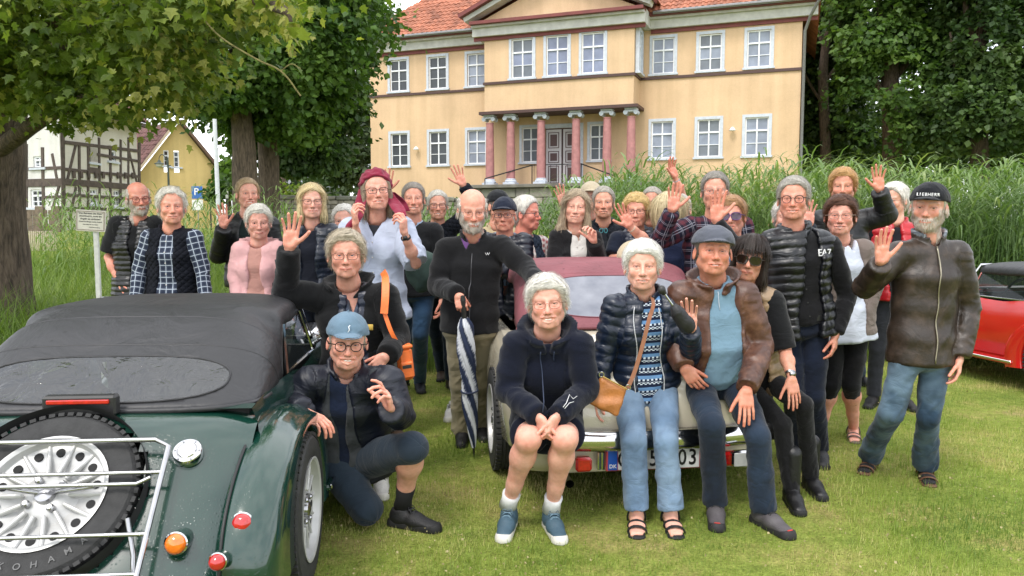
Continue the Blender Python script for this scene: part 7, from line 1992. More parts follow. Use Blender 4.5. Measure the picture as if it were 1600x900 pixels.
    # side windows and windscreen
    for sg in (-1, 1):
        b = MB(); b.add(TR([(sg*.585, .44, .80), (sg*.585, 1.12, .80), (sg*.525, 1.06, 1.02), (sg*.562, .46, 1.02)]), f4=[[0, 1, 2, 3]]); w = b.build('side_window', mcarglass(), root)
        b = MB(); b.tube(TR([(sg*.588, .44, .79), (sg*.568, .47, 1.03)]), .012, 6); b.tube(TR([(sg*.588, .44, .80), (sg*.588, 1.14, .80), (sg*.526, 1.07, 1.025)]), .009, 6); autosmooth(b.build('window_frame', CHR, w))
        b = MB(); q = T_((sg*.70, 1.08, .90)); b.tube([T_((sg*.60, 1.12, .84)), q], .008, 6); v, f = ellmesh(q, (.065, .03, .045), 16, 10); b.add(v, f4=f); autosmooth(b.build('door_mirror', CHR, root))
    b = MB(); b.add(TR([(-.56, 1.22, .86), (.56, 1.22, .86), (.51, 1.10, 1.09), (-.51, 1.10, 1.09)]), f4=[[0, 1, 2, 3]]); w = b.build('windscreen', mcarglass(), root); b = MB(); b.tube(TR([(-.57, 1.22, .86), (.57, 1.22, .86), (.515, 1.10, 1.10), (-.515, 1.10, 1.10)]), .012, 6, closed=True); autosmooth(b.build('windscreen_frame', CHR, w))
    # brake lamp under the rear window
    b = MB(); b.bev(T_((0, -.29, .835)), (.26, .05, .075), .008, Rz); bl_ = b.build('brake_lamp', simple('black_plastic', (.015, .015, .015), .45), root); b = MB(); b.bev(T_((0, -.318, .852)), (.22, .012, .016), .003, Rz); b.build('lamp_lens', ledlens('lens_red', (.45, .01, .01)), bl_)
    # spare wheel and rack
    nb_ = nrm(Rz@V3(0, -.72, .69)); sp, Rm = wheel(root, T_((-.015, -.500, .548)), nb_, .305, .150, 'spare_wheel', up=Rz@V3(0, .69, .72))
    for i, ch in enumerate('YOKOHAMA'):
        a = R_(-124+i*11.5); d = Rm@V3(math.cos(a), math.sin(a), 0); t_ = Rm@V3(-math.sin(a), math.cos(a), 0)
        text_on(ch, .030, T_((-.015, -.500, .548))+d*.254+nb_*.0805, t_, -d, simple('tyre_lettering', (.09, .09, .09), .6), sp, base=O, extrude=.001)
    for sg in (-1, 1):
        b = MB(); b.tube([T_((-.015, -.500, .548))+nb_*.06, T_((.02+sg*.14, -.565, .62))], .009, 6); b.build('clamp_arm', STEEL, root, smooth=True)
    if rack:
        b = MB(); rp = lambda x, t, o=0: T_((x, -.46-.32*t, .746-.332*t))+nb_*o
        hw = .375; fr = [rp(-hw, 1.6), rp(-hw, .06), rp(-hw+.05, 0), rp(hw-.05, 0), rp(hw, .06), rp(hw, 1.6)]
        b.tube(fr, .0095, 8); fo = b.build('luggage_rack', STEEL, root); autosmooth(fo, 50)
        for t, w in ((.27, hw), (.36, .30), (.74, hw), (1.02, hw)):
            b = MB(); b.tube([rp(-w, t), rp(w, t)] if w > .3 else [rp(-w-.04, t-.05), rp(-w, t), rp(w, t), rp(w+.04, t-.05)], .0075, 8); autosmooth(b.build('rack_bar', STEEL, fo), 50)
        for sg in (-1, 1):
            b = MB(); b.tube([rp(sg*.30, .62), rp(sg*.33, .85, -.05), rp(sg*.34, 1.2, -.12)], .009, 8); autosmooth(b.build('rack_stay', STEEL, fo), 50)
    # filler cap
    b = MB(); fn = nrm(Rz@V3(.02, -.62, .78)); fu = nrm(np.cross(fn, Rz@V3(1, 0, 0))); Rf = np.stack([np.cross(fu, fn), fu, fn], 1); fc = T_((.42, -.425, .688))
    b.lathe([(.052, -.02), (.052, .006), (.048, .012), (.036, .013), (.034, .010), (.030, .016), (.012, .020), (0, .020)], 28, fc, Rf); cap_ = autosmooth(b.build('filler_cap', CHR, root))
    b = MB()
    for i in range(6): a = i*math.pi/3; b.lathe([(.004, .0), (.004, .016), (0, .016)], 6, fc+Rf@V3(.042*math.cos(a), .042*math.sin(a), 0), Rf)
    b.build('cap_screws', STEEL, cap_)['kind'] = 'stuff'
    # tail lamps in body-coloured pods
    for sg in (-1, 1):
        for (x, y, z, col, nm, r_) in ((.455, -.655, .452, (.75, .16, .01), 'indicator', .033), (.655, -.600, .492, (.40, .008, .012), 'tail_lamp', .033), (.60, -.70, .405, (.40, .008, .012), 'reflector', .026)):
            ax = nrm(Rz@V3(0, -1, .15)); Rl = np.stack([Rz@V3(1, 0, 0), np.cross(ax, Rz@V3(1, 0, 0)), ax], 1); c = T_((sg*x, y, z))
            b = MB(); b.lathe([(r_*1.12, .015), (r_*1.15, -.0), (r_*1.10, -.04), (r_*.85, -.10), (r_*.45, -.17), (0, -.20)], 22, c, Rl); pod = b.build(nm, pm, root, smooth=True)
            b = MB(); b.lathe([(r_*1.14, .010), (r_*1.18, .016), (r_*1.05, .020)], 22, c, Rl); autosmooth(b.build('lamp_rim', CHR, pod)); b = MB(); b.lathe([(r_*1.04, .016), (r_*.95, .030), (r_*.6, .040), (0, .044)], 22, c, Rl); b.build('lamp_lens', ledlens('lens_orange' if col[1] > .1 else 'lens_red', col if col[1] > .1 else (.45, .01, .01)), pod, smooth=True)
    return root
green = roadster('dark green vintage roadster with black soft top, spare wheel and chrome luggage rack', (-1.61, 3.08, 0), R_(4.5), paint('british_green', (.004, .030, .020)), hoodmat('black_hood', (.020, .020, .022), .5))
redc = roadster('bright red vintage roadster with black soft top parked at the right edge', (5.36, 6.62, 0), R_(12), paint('bright_red', (.50, .012, .010)), hoodmat('black_hood', (.020, .020, .022), .5), rack=False)

# cream convertible behind the seated people
O = V3(.735, 4.0, 0); ya = R_(7); c_, s_ = math.cos(ya), math.sin(ya); Rz = np.array([[c_, -s_, 0], [s_, c_, 0], [0, 0, 1.]]); TC = lambda p: O+Rz@np.asarray(p, float); TRc = lambda G: np.asarray(G)@Rz.T+O
cream = thing('cream_convertible', 'cream classic convertible with burgundy soft top behind the seated front row', 'car', O); ROOTREL[cream.name] = O
CRM = paint('cream_paint', (.56, .51, .40)); BUR = hoodmat('burgundy_hood', (.20, .062, .074), .75)
G = []
for y, z in catmull(np.array([(.62, .885), (.48, .875), (.30, .835), (.12, .765), (.02, .685), (-.03, .56), (-.045, .42), (-.03, .27), (.04, .20)]), 26):
    G.append([(.70*math.copysign(abs(u)**.9, u), y+.05*abs(u)**3+.24*abs(u)**9, z-.05*abs(u)**4) for u in np.linspace(-1, 1, 33)])
b = MB(); b.grid(TRc(G)); b.build('body', CRM, cream, smooth=True)
for sg in (-1, 1):
    b = MB(); G = []
    for y in np.linspace(.10, 3.6, 40):
        h = .80+.03*math.sin(y*1.2); t = min(1, (y-.10)/.25)**.5; G.append([(sg*.62, y, h-.02), (sg*(.68+.02*t), y, h-.03-.06*(1-t)), (sg*(.70+.05*t), y, h-.12), (sg*(.71+.06*t), y, .55), (sg*(.70+.05*t), y, .30), (sg*.64, y, .20)])
    b.grid(TRc(G)); b.build('side_panel', CRM, cream, smooth=True)
    for y in (.75, 3.05): wheel(cream, TC((sg*.70, y, .31)), Rz@V3(sg, 0, 0), .31, .16)
b = MB(); G = [[(w*u, y, z-.03*u**4) for u in np.linspace(-1, 1, 15)] for y, z, w in catmull(np.array([(2.05, .86, .72), (2.6, .88, .70), (3.3, .80, .66), (3.65, .66, .60), (3.7, .35, .56)]), 16)]; b.grid(TRc(G)); b.build('bonnet', CRM, cream, smooth=True)
b = MB(); b.box(TC((0, 1.85, .22)), (1.3, 3.5, .04), Rz); b.box(TC((0, 1.2, .5)), (1.2, 1.4, .3), Rz); b.build('cabin_floor', simple('cabin_dark', (.012, .012, .013), .8), cream)
def greywin():
    if 'greywin' in _MC: return _MC['greywin']
    m, n, l, b = mat('milky_plastic_window'); tc = n.new('ShaderNodeTexCoord'); t = _noise(n, l, 6, 5, vec=tc.outputs['Object']); r = _ramp(n, l, t.outputs['Fac'], [(.3, (.13, .14, .17)), (.7, (.24, .25, .28))]); l.new(r.outputs['Color'], b.inputs['Base Color']); b.inputs['Roughness'].default_value = .18; _MC['greywin'] = m; return m
rows = [(.50, .90, .615, .865, .75), (.72, 1.04, .61, .865, .86), (.90, 1.17, .60, .87, 1.0), (1.04, 1.235, .588, .88, 1.08), (1.16, 1.25, .585, 1.085, 1.17), (1.5, 1.262, .575, 1.09, 1.5), (1.85, 1.245, .56, 1.09, 1.84), (2.0, 1.225, .555, 1.09, 1.99)]
roof = None
softtop(cream, rows, .50, O, Rz, BUR, win=(1.15, .85, .46), roof=roof, seams=(2.2,), winm=greywin())
for sg in (-1, 1):
    b = MB(); b.add(TRc([(sg*.60, 1.1, .87), (sg*.60, 2.1, .87), (sg*.56, 1.95, 1.10), (sg*.585, 1.12, 1.10)]), f4=[[0, 1, 2, 3]]); w = b.build('side_window', mcarglass(), cream); b = MB(); b.tube(TRc([(sg*.603, 1.1, .87), (sg*.603, 2.1, .87), (sg*.563, 1.95, 1.10)]), .009, 6); autosmooth(b.build('window_frame', CHR, w))
b = MB(); b.add(TRc([(-.57, 2.15, .88), (.57, 2.15, .88), (.55, 1.99, 1.22), (-.55, 1.99, 1.22)]), f4=[[0, 1, 2, 3]]); w = b.build('windscreen', mcarglass(), cream); b = MB(); b.tube(TRc([(-.58, 2.15, .88), (.58, 2.15, .88), (.56, 1.98, 1.22), (-.56, 1.98, 1.22)]), .013, 6, closed=True); autosmooth(b.build('windscreen_frame', CHR, w))
b = MB(); G = []
for u in np.linspace(-1, 1, 41):
    y = -.115+.14*abs(u)**3; G.append([(.74*u, y+.035, .335), (.74*u, y-.004, .345), (.74*u, y-.014, .375), (.74*u, y-.012, .405), (.74*u, y, .430), (.74*u, y+.035, .438)])
b.grid(TRc(G)); o = b.build('bumper', CHR, cream, smooth=True); md = o.modifiers.new('thick', 'SOLIDIFY'); md.thickness = .006
b = MB(); b.bev(TC((0, -.03, .27)), (1.1, .03, .12), .008, Rz); b.build('rear_apron', CRM, cream)
py0 = -.085; zp = .285
b = MB(); b.bev(TC((-.01, py0, zp)), (.505, .010, .118), .004, Rz); pl = b.build('number_plate', simple('plate_red_border', (.45, .05, .06), .5, var=.03), cream)
b = MB(); b.bev(TC((.018, py0-.006, zp)), (.435, .006, .106), .002, Rz); b.build('plate_face', simple('plate_white', (.70, .70, .69), .4, var=.04), pl); b = MB(); b.bev(TC((-.228, py0-.0062, zp)), (.050, .006, .106), .002, Rz); b.build('plate_band', simple('plate_blue', (.01, .08, .40), .4, var=.03), pl)
blk = simple('plate_ink', (.012, .012, .012), .4)
for ch, x in (('C', -.172), ('5', -.012), ('0', .142), ('3', .198)): text_on(ch, .118, TC((x, py0-.0105, zp)), Rz@V3(1, 0, 0), V3(0, 0, 1), blk, pl, base=O, sx=.82)
text_on('DK', .028, TC((-.228, py0-.0105, zp-.032)), Rz@V3(1, 0, 0), V3(0, 0, 1), simple('sign_white', (.75, .75, .75), .5, var=.03), pl, base=O)
for x in (-.385,): b = MB(); b.bev(TC((x, -.10, .275)), (.085, .05, .075), .012, Rz); b.build('tail_lamp', ledlens('lens_red', (.45, .01, .01)), cream)
b = MB(); b.bev(TC((.385, -.10, .275)), (.085, .05, .075), .012, Rz); b.build('tail_lamp', ledlens('lens_red', (.45, .01, .01)), cream)
for x in (.47,): 
    b = MB(); b.bev(TC((x-.03, -.135, .285)), (.10, .05, .085), .015, Rz); h_ = b.build('reversing_lamp', CHR, cream); b = MB(); b.bev(TC((x-.03, -.162, .285)), (.088, .008, .072), .01, Rz); b.build('lamp_lens', simple('clear_lens', (.5, .5, .48), .15), h_)
for x in (-.30, -.28): b = MB(); b.tube([TC((x, -.09, .24)), TC((x, -.09, .33))], .012, 8); autosmooth(b.build('over_rider', CHR, cream))
b = MB(); b.tube([TC((-.45, .2, .17)), TC((-.45, -.08, .165))], .022, 10, cap=False); autosmooth(b.build('exhaust_pipe', STEEL, cream))
# ================================================================== the people in the photograph
K = cloth
GRP = 'people posing for the group photo'
BLK, INK, NVY = '#0d0e11', '#0b0e17', '#0d1424'
sho = lambda n, c: simple('shoe_'+n, c, .6, var=.15, bump=.3, bs=150)
SOW = simple('sole_white', '#cfccc4', .6, var=.06); SOB = simple('sole_black', '#131313', .7, var=.1); SOBR = simple('sole_brown', '#4a3423', .7)
UP, CAMD = V3(0, 0, 1), V3(0, -1, 0)
SKN = ['#c48a72', '#cb937c', '#bd7f66', '#d09b86']
def wave(x=0.0, pose='wave', px=0.0, y=-.1, z=1.0, **k): return dict(d=V3(x, y, z), p=V3(px, -1, .15), pose=pose, **k)
def T(name, m, **k): return dict(name=name, m=m, **k)
P_ = {}
def add(key, **S): S.setdefault('group', GRP); P_[key] = person(S)

# ---------------- front row
add('kneel', label='kneeling man in light blue cap and round black glasses beside the green roadster', x=543, y=533, D=3.62, H=1.76, q=0, hs=1.06,
    yaw=4, hyaw=2, hpitch=4, hroll=3, skin='#cc917a', red=.9, hair='short', hair_c='#b5ada2', cap=('cap', K('plain', '#5a7080')), glasses=('round', '#0c0c0e'), smile=1, open=.9, fw=1.10, brow='#a89c8c', browd=.5, wf=1.18,
    j=dict(sl=(484, 598, .02), sr=(604, 598, .02), nb=(543, 578, .07), hc=(548, 712, .26), hl=(522, 722, .20), hr=(580, 716, .18), el=(450, 632, .0), wl=(474, 644, -.26), er=(624, 648, .0), wr=(610, 640, -.24),
           kl=(572, 794, .06), al=np.array([-.90, 4.12, .12]), kr=(644, 700, -.10), ar=(630, 786, .10), tr=(690, 826, .02), tl=np.array([-.98, 4.4, .0])),
    hands=dict(l=dict(d=V3(.9, -.25, -.35), p=V3(-.2, .2, -1), pose='relax'), r=dict(d=V3(-.12, -.35, 1), p=V3(-.75, -.5, .1), pose='claw')),
    tops=[T('shirt', K('knit', '#101b30', sc=1), th=.010, sleeve=0, collar='shirt', hem=-.05, armhole=False), T('undervest', K('plain', '#3a3d40'), th=.022, sleeve=0, armhole=False, open=(.045, .012), hem=-.1, neck=.075),
          T('jacket', K('nylon', '#0d1220'), th=.036, sleeve=2, open=(.05, .10), collar='stand', hem=-.14, fold=1.6, cuffr=1, sf=1.08)],
    legs=dict(name='shorts', m=K('plain', '#222d38'), len=.51, skin=.2, th=.020, flare=.006, fold=1.3), legf=1.10, shoes=('hike', sho('black', '#101012'), SOB, '#2c2c2e'), sockz=(.03, .13, '#0f0f11'), footz=dict(l=.0))
add('hoodie', label='seated laughing white-haired woman in navy hoodie and shorts with bare knees', x=855, y=473, D=3.72, H=1.66, q=0, hs=1.06, fem=1,
    hyaw=0, hroll=-4, hpitch=-2, skin='#cf957f', red=1.0, hair='volume', hair_c='#d8d4cc', hairline=.066, hv=.004, glasses=('rim', '#8a4a3a'), smile=1, open=1.0, fw=1.10, brow='#a89888', browd=.4,
    j=dict(sl=(806, 540, .0), sr=(904, 540, .0), nb=(855, 522, .05), hc=(856, 652, .22), hl=(830, 662, .18), hr=(884, 662, .18), el=(794, 610, -.02), er=(916, 610, -.02), wl=(842, 650, -.24), wr=(870, 650, -.24),
           kl=(826, 684, -.24), kr=(883, 684, -.24), al=(795, 786, -.02), ar=(862, 792, -.04), tl=(785, 850, -.2), tr=(875, 850, -.2)),
    hands=dict(l=dict(d=V3(.25, -.12, -1), p=V3(.75, .5, 0), pose='clasp'), r=dict(d=V3(-.35, -.16, -1), p=V3(-.75, .5, 0), pose='clasp')),
    tops=[T('hoodie', K('fleece', '#0a0f1e'), th=.026, sleeve=2, collar='hood', cgap=.30, hem=-.22, fold=1.8, cuffr=1, sf=1.04, flare=.01)],
    legs=dict(name='shorts', m=K('plain', '#0c1120'), len=.40, skin=.62, th=.020, flare=.012), legf=1.09, shoes=('sneaker', sho('blue', '#3d5563'), SOW, '#5d7583'), sockz=(.03, .068, '#cfcfcf'))
add('puffer', label='white-haired woman in navy puffer jacket and patterned sweater with light blue jeans', x=1004, y=416, D=4.0, H=1.70, q=0, hs=1.05, fem=1,
    hyaw=1, hpitch=-2, skin='#cf9982', red=.8, hair='short', hair_c='#e2e0da', hairline=.062, hv=.010, part=-.03, sweep=.8, smile=.6, fw=1.10, brow='#9a8a78', browd=.5, lid=.0024,
    j=dict(sl=(961, 480, .0), sr=(1048, 482, .0), nb=(1004, 462, .04), hc=(1008, 604, .08), hl=(982, 616, .02), hr=(1036, 616, .02), el=(945, 550, .02), er=(1078, 554, -.04), wl=(934, 612, -.02), wr=(1079, 517, -.26),
           kl=(990, 690, -.22), kr=(1040, 690, -.22), fl=(996, 822), fr=(1050, 822), tl=(995, 860, -.35), tr=(1053, 860, -.35)),
    hands=dict(r=dict(d=V3(-.10, -.15, 1), p=V3(-.25, -1, .1), pose='wave2')),
    tops=[T('sweater', K('nordic', '#0c1730', '#5a7ea6', '#b8c2cc'), th=.014, sleeve=0, armhole=False, hem=-.10, collar='crew', cgap=0), T('puffer_jacket', K('puffer', '#0f1a2c'), th=.034, sleeve=2, open=(.050, .060), collar='stand', puff=(.052, .009), sf=.90, hem=-.13, fold=.8, h=.0075)],
    legs=dict(name='jeans', m=K('denim', '#5a7088', '#8296a8'), th=.010, flare=.014), legf=.97, shoes=('sandal', simple('strap_black', '#111113', .7), None))
add('leather', label='seated man in grey flat cap, brown leather jacket and light blue polo', x=1114, y=393, D=4.0, H=1.76, q=0, hs=1.07,
    hyaw=10, hpitch=-5, hroll=2, skin='#bd7c62', red=.9, hair='short', hair_c='#6a6258', cap=('flat', K('plain', '#4c4f58')), smile=.55, fw=1.12, jaw=1.1, brow='#5a5048', lid=.0022, age=1.2,
    j=dict(sl=(1064, 462, .0), sr=(1162, 462, .0), nb=(1114, 440, .04), hc=(1118, 590, .12), hl=(1092, 602, .06), hr=(1148, 602, .06), el=(1052, 534, .02), er=(1190, 540, -.0), wl=(1068, 574, -.10), wr=(1166, 608, -.26),
           kl=(1112, 664, -.26), kr=(1184, 682, -.28), fl=(1120, 812), fr=(1196, 824), tl=(1120, 850, -.35), tr=(1212, 860, -.35)), belly=.045,
    hands=dict(l=dict(d=V3(.55, -.2, -.75), p=V3(.3, .8, 0), pose='relax'), r=dict(d=V3(-.05, -.35, -.9), p=V3(0, .85, -.5), pose='flat')),
    tops=[T('polo_shirt', K('knit', '#688496'), th=.014, sleeve=0, armhole=False, hem=-.02, collar='polo'), T('leather_jacket', K('leather', '#4a2e22', '#7e5a46'), th=.034, sleeve=2, open=(.066, .110), collar='wide', hem=-.16, fold=1.5, cuffr=1, sf=1.02)],
    legs=dict(name='jeans', m=K('denim', '#141c28', '#263648'), th=.010, flare=.012), legf=.97, shoes=('hike', sho('grey', '#4a4648'), simple('sole_grey', '#1d1b1c', .7), '#1a1a1a', '#c03020'))
add('bob', label='dark bob-haired woman in sunglasses, beige quilted vest and black trousers, sitting', x=1172, y=404, D=4.22, H=1.66, q=0, hs=1.04, fem=1,
    hyaw=-3, hroll=8, skin='#bd8168', red=.4, hair='bob', bangs=1, hairline=.050, hair_c='#2c221c', glasses=('sun', '#2b1d14', '#1c1410'), smile=.3, fw=1.02,
    j=dict(sl=(1144, 478, .0), sr=(1206, 472, .0), nb=(1172, 450, .05), hc=(1176, 590, .14), hl=(1160, 598, .10), hr=(1200, 592, .10), el=(1140, 545, .0), er=(1226, 546, -.06), wl=(1150, 590, -.1), wr=(1237, 590, -.22),
           kl=(1222, 664, -.16), kr=(1256, 632, -.16), fl=(1240, 790), fr=(1270, 768), tl=(1252, 830, -.4), tr=(1302, 790, -.3)),
    hands=dict(r=dict(d=V3(.1, -.25, -1), p=V3(-.1, .8, -.4), pose='flat', bare=2)), bare=1.6, handf=.88,
    tops=[T('tee', K('plain', BLK), th=.012, sleeve=1.0, hem=-.06, sf=1.1), T('quilted_vest', K('puffer', '#8a7358'), th=.032, sleeve=0, open=(.030, .050), collar='stand', puff=(.060, .008), hem=-.12, h=.0075)],
    legs=dict(m=K('plain', '#0d0d0f'), th=.004), legf=.86, shoes=('boot', simple('boot_black', '#0e0e10', .45, bump=.3), SOB))
add('ea', label='tall grey-haired man in round glasses, black shirt and black puffer vest with belt', x=1240, y=311, D=4.62, q=0, hs=1.05,
    hyaw=-2, hpitch=0, skin='#cb8a72', red=1.0, hair='short', hair_c='#a8a39a', hv=.004, sweep=.5, part=-.03, glasses=('round', '#2a1614'), smile=.9, open=.35, fw=1.06,
    j=dict(sl=(1196, 382, .0), sr=(1296, 384, .02), el=(1146, 385, -.10), wl=(1118, 346, -.14), er=(1324, 462, .04), wr=(1306, 522, -.06), hc=(1250, 500, .04), kl=(1240, 620, -.02), kr=(1272, 618, -.02), fl=(1246, 715), fr=(1284, 722), tr=(1296, 760, -.3), tl=(1240, 760, -.3)),
    hands=dict(l=wave(.02, px=.1, hs=1.08), r=dict(d=V3(-.1, -.1, -1), p=V3(-.7, .5, 0), pose='relax')),
    tops=[T('shirt', K('plain', '#0e0e11'), th=.014, sleeve=2, hem=-.02, collar='shirt', fold=1.2), T('puffer_vest', K('puffer', '#0f1116'), th=.046, sleeve=0, open=(.045, .075), collar='stand', puff=(.050, .011), hem=-.16, h=.0075)],
    legs=dict(name='jeans', m=K('denim', '#0d1422', '#152038'), th=.010), shoes=('leather', sho('charcoal', '#16171a'), SOB))
add('capman', label='bearded old man in black cap, worn dark leather jacket and faded blue jeans waving', x=1451, y=324, D=4.27, q=0, hs=1.07,
    hyaw=-6, hpitch=2, hroll=3, skin='#c98e76', red=.9, hair='short', hair_c='#c8c2b6', cap=('cap', K('plain', '#0c0e14')), beard=.85, beard_c='#c6bcae', smile=.6, open=.2, fw=1.08, brow='#c0b4a4',
    j=dict(sl=(1404, 398, .0), sr=(1494, 398, .0), el=(1352, 448, -.02), wl=(1376, 412, -.24), er=(1513, 480, .02), wr=(1500, 560, -.06), hc=(1440, 545, .02), hl=(1418, 555, .0), hr=(1461, 555, .0), kl=(1392, 645, -.02), kr=(1450, 650, -.02),
           fl=(1362, 732), fr=(1450, 748), tl=(1325, 745, -.15), tr=(1470, 790, -.3)),
    hands=dict(l=dict(d=V3(-.05, -.15, 1), p=V3(.15, -1, .1), pose='wave', hs=1.08), r=dict(d=V3(-.15, -.15, -1), p=V3(-.8, .4, 0), pose='relax')),
    tops=[T('shirt_collar', K('plaid', '#5a6068', '#7a8088', '#a0a4a8'), th=.012, sleeve=0, armhole=False, hem=.2, collar='high'), T('leather_jacket', K('leather', '#2a2119', '#54443a'), th=.032, sleeve=2, collar='stand', cgap=.35, neck=.075, hem=-.13, fold=1.2, sf=1.04, cuffr=1)],
    legs=dict(name='jeans', m=K('denim', '#243748', '#7c94a4'), th=.012, flare=.018, fold=1.8), legf=.93, shoes=('sandal', simple('strap_brown', '#5a3c28', .7), None), sock='#16161a')
add('umb', label='balding white-bearded man in black fleece and khaki trousers leaning on a closed umbrella', x=738, y=329, D=4.95, q=0, hs=1.12,
    hyaw=6, hpitch=10, skin='#c98a72', red=.9, hair='bald', fringe=.05, hair_c='#c4beb4', beard=.7, beard_c='#c8c0b4', glasses=('rim', '#7a7068'), smile=.35, fw=1.04, wf=1.08,
    j=dict(nb=(740, 372, .08), sl=(697, 390, .04), sr=(783, 386, .04), el=(684, 446, .0), wl=(716, 460, -.26), er=(822, 418, -.05), wr=(846, 448, -.30), hc=(735, 505, .06), fl=(722, 690), fr=(752, 682), tl=(716, 740, -.3), tr=(775, 720, -.3)),
    hands=dict(l=dict(d=V3(.25, -.25, -.9), p=V3(.1, .7, -.6), pose='grip'), r=dict(d=V3(.7, -.3, -.5), p=V3(0, .2, -1), pose='relax')),
    tops=[T('shirt', K('plain', '#5a3a6a'), th=.010, sleeve=0, armhole=False, hem=.3, collar='shirt'), T('fleece_jacket', K('fleece', '#121214'), th=.026, sleeve=2, collar='stand', cgap=.6, vneck=(.09, .035), hem=-.10, fold=1.5, sf=1.08)],
    legs=dict(m=K('plain', '#857c64'), th=.016, flare=.022, fold=1.8), legf=1.0, shoes=('leather', sho('black', '#101012'), SOB))
add('shellw', label='short-haired woman in black jacket with orange bag strap waving behind the kneeling man', x=541, y=398, D=4.2, H=1.62, q=0, hs=1.07, fem=1,
    hyaw=-2, hpitch=0, skin='#c88d76', red=.8, hair='volume', hair_c='#b9ad98', hairline=.072, sweep=-.5, hv=.0, glasses=('rect', '#6a4a38'), smile=.4, fw=1.12, brow='#8a7a68', wf=1.16,
    j=dict(sl=(494, 464, .02), sr=(600, 464, .02), nb=(545, 447, .05), hc=(560, 585, .10), el=(446, 458, -.05), wl=(452, 388, -.16), er=(622, 530, .0), wr=(604, 556, -.2), kl=(560, 680, .0), kr=(588, 680, .0), fl=(560, 765), fr=(594, 768), tr=(600, 800, -.3), tl=(560, 800, -.3)),
    hands=dict(l=wave(.16, px=.1, hs=1.08), r=dict(d=V3(-.6, -.2, -.6), p=V3(-.2, .8, 0), pose='relax')),
    tops=[T('blouse', K('plain', '#3b4250'), th=.010, sleeve=0, armhole=False, hem=0, vneck=(.16, .05)), T('padded_vest', K('puffer', '#10182a'), th=.024, sleeve=0, armhole=False, open=(.034, .012), hem=-.10, puff=(.045, .007), neck=.08),
          T('jacket', K('plain', '#0a0b0d'), th=.038, sleeve=2, open=(.058, .075), collar='wide', cgap=1.0, hem=-.22, fold=1.4, sf=1.1)],
    legs=dict(m=K('plain', '#b0ada6'), th=.012), shoes=('sneaker', sho('white', '#c8c6c0'), SOW))
# ---------------- second row
add('scarf', label='woman with raspberry headscarf and white shirt holding the scarf ends up', x=588, y=299, D=5.2, q=0, hs=1.10, fem=1,
    hyaw=6, hpitch=-3, hroll=-3, skin='#c98e78', red=.8, hair='midlong', hair_c='#8a7a68', cap=('scarf', K('plain', '#7a2238')), glasses=('rect', '#3a2426'), smile=.6, fw=1.05, jaw=1.08, wf=1.05,
    j=dict(sl=(550, 360, .02), sr=(626, 360, .02), el=(560, 402, -.12), wl=(556, 352, -.28), er=(650, 412, -.1), wr=(632, 366, -.26)),
    hands=dict(l=dict(d=V3(-.12, -.2, 1), p=V3(.8, .4, .1), pose='half', bare=1), r=dict(d=V3(-.05, -.2, 1), p=V3(-.8, .3, .1), pose='half', bare=1)),
    tops=[T('undershirt', K('plain', '#24262c'), th=.008, sleeve=0, armhole=False, hem=.2), T('linen_shirt', K('plain', '#aab2c4'), th=.030, sleeve=1.35, vneck=(.12, .05), collar='shirt', cgap=1.2, hem=-.22, fold=2.0, sf=1.2, flare=.02)],
    legs=dict(m=K('plain', '#4a4c48'), th=.012), shoes=('leather', sho('brown', '#3a2a1e'), SOB))
add('plaid', label='white curly-haired man in blue plaid shirt and navy vest with leather belt', x=268, y=323, D=5.75, q=0, hs=1.10,
    hyaw=4, skin='#c98a72', red=1.0, hair='curly', hair_c='#d6d2c8', hairline=.086, smile=.45, fw=1.08, brow='#b0a898',
    j=dict(sl=(234, 372, .0), sr=(302, 372, .0), el=(219, 420, .0), wl=(212, 470, -.08), er=(316, 420, .0), wr=(322, 470, -.08)),
    tops=[T('plaid_shirt', K('plaid', '#39404f', '#252c3c', '#a9b2be'), th=.016, sleeve=2, hem=-.02, collar='shirt', fold=1.2, h=.008), T('vest', K('quilt', '#0c0f18'), th=.034, sleeve=0, open=(.048, .072), collar='stand', hem=-.16, fold=1.2)],
    legs=dict(name='jeans', m=K('denim', '#52667a', '#768a9c'), th=.012), shoes=('leather', sho('brown', '#3a2a1e'), SOB))
add('blackvest', label='bald bearded man in black short-sleeved shirt and ribbed puffer vest beside the lawn sign', x=216, y=310, D=6.1, q=0, hs=1.06,
    hyaw=10, hroll=-4, hpitch=4, skin='#c07e68', red=.9, hair='bald', fringe=.055, hair_c='#c0b8ae', beard=.75, beard_c='#c4bcb0', glasses=('round', '#6a2a2a'), smile=.35,
    j=dict(sl=(185, 352, .0), sr=(243, 352, .02), el=(170, 402, .0), wl=(185, 438, -.08)), bare=1,
    tops=[T('shirt', K('plain', BLK), th=.018, sleeve=.85, hem=-.05, collar='shirt', sf=1.08), T('puffer_vest', K('puffer', '#0b0c10'), th=.034, sleeve=0, open=(.035, .004), collar='stand', puff=(.040, .010), hem=-.14, h=.0085)],
    legs=dict(m=K('plain', '#0c0c0e'), th=.012), shoes=('leather', sho('black', '#101012'), SOB))
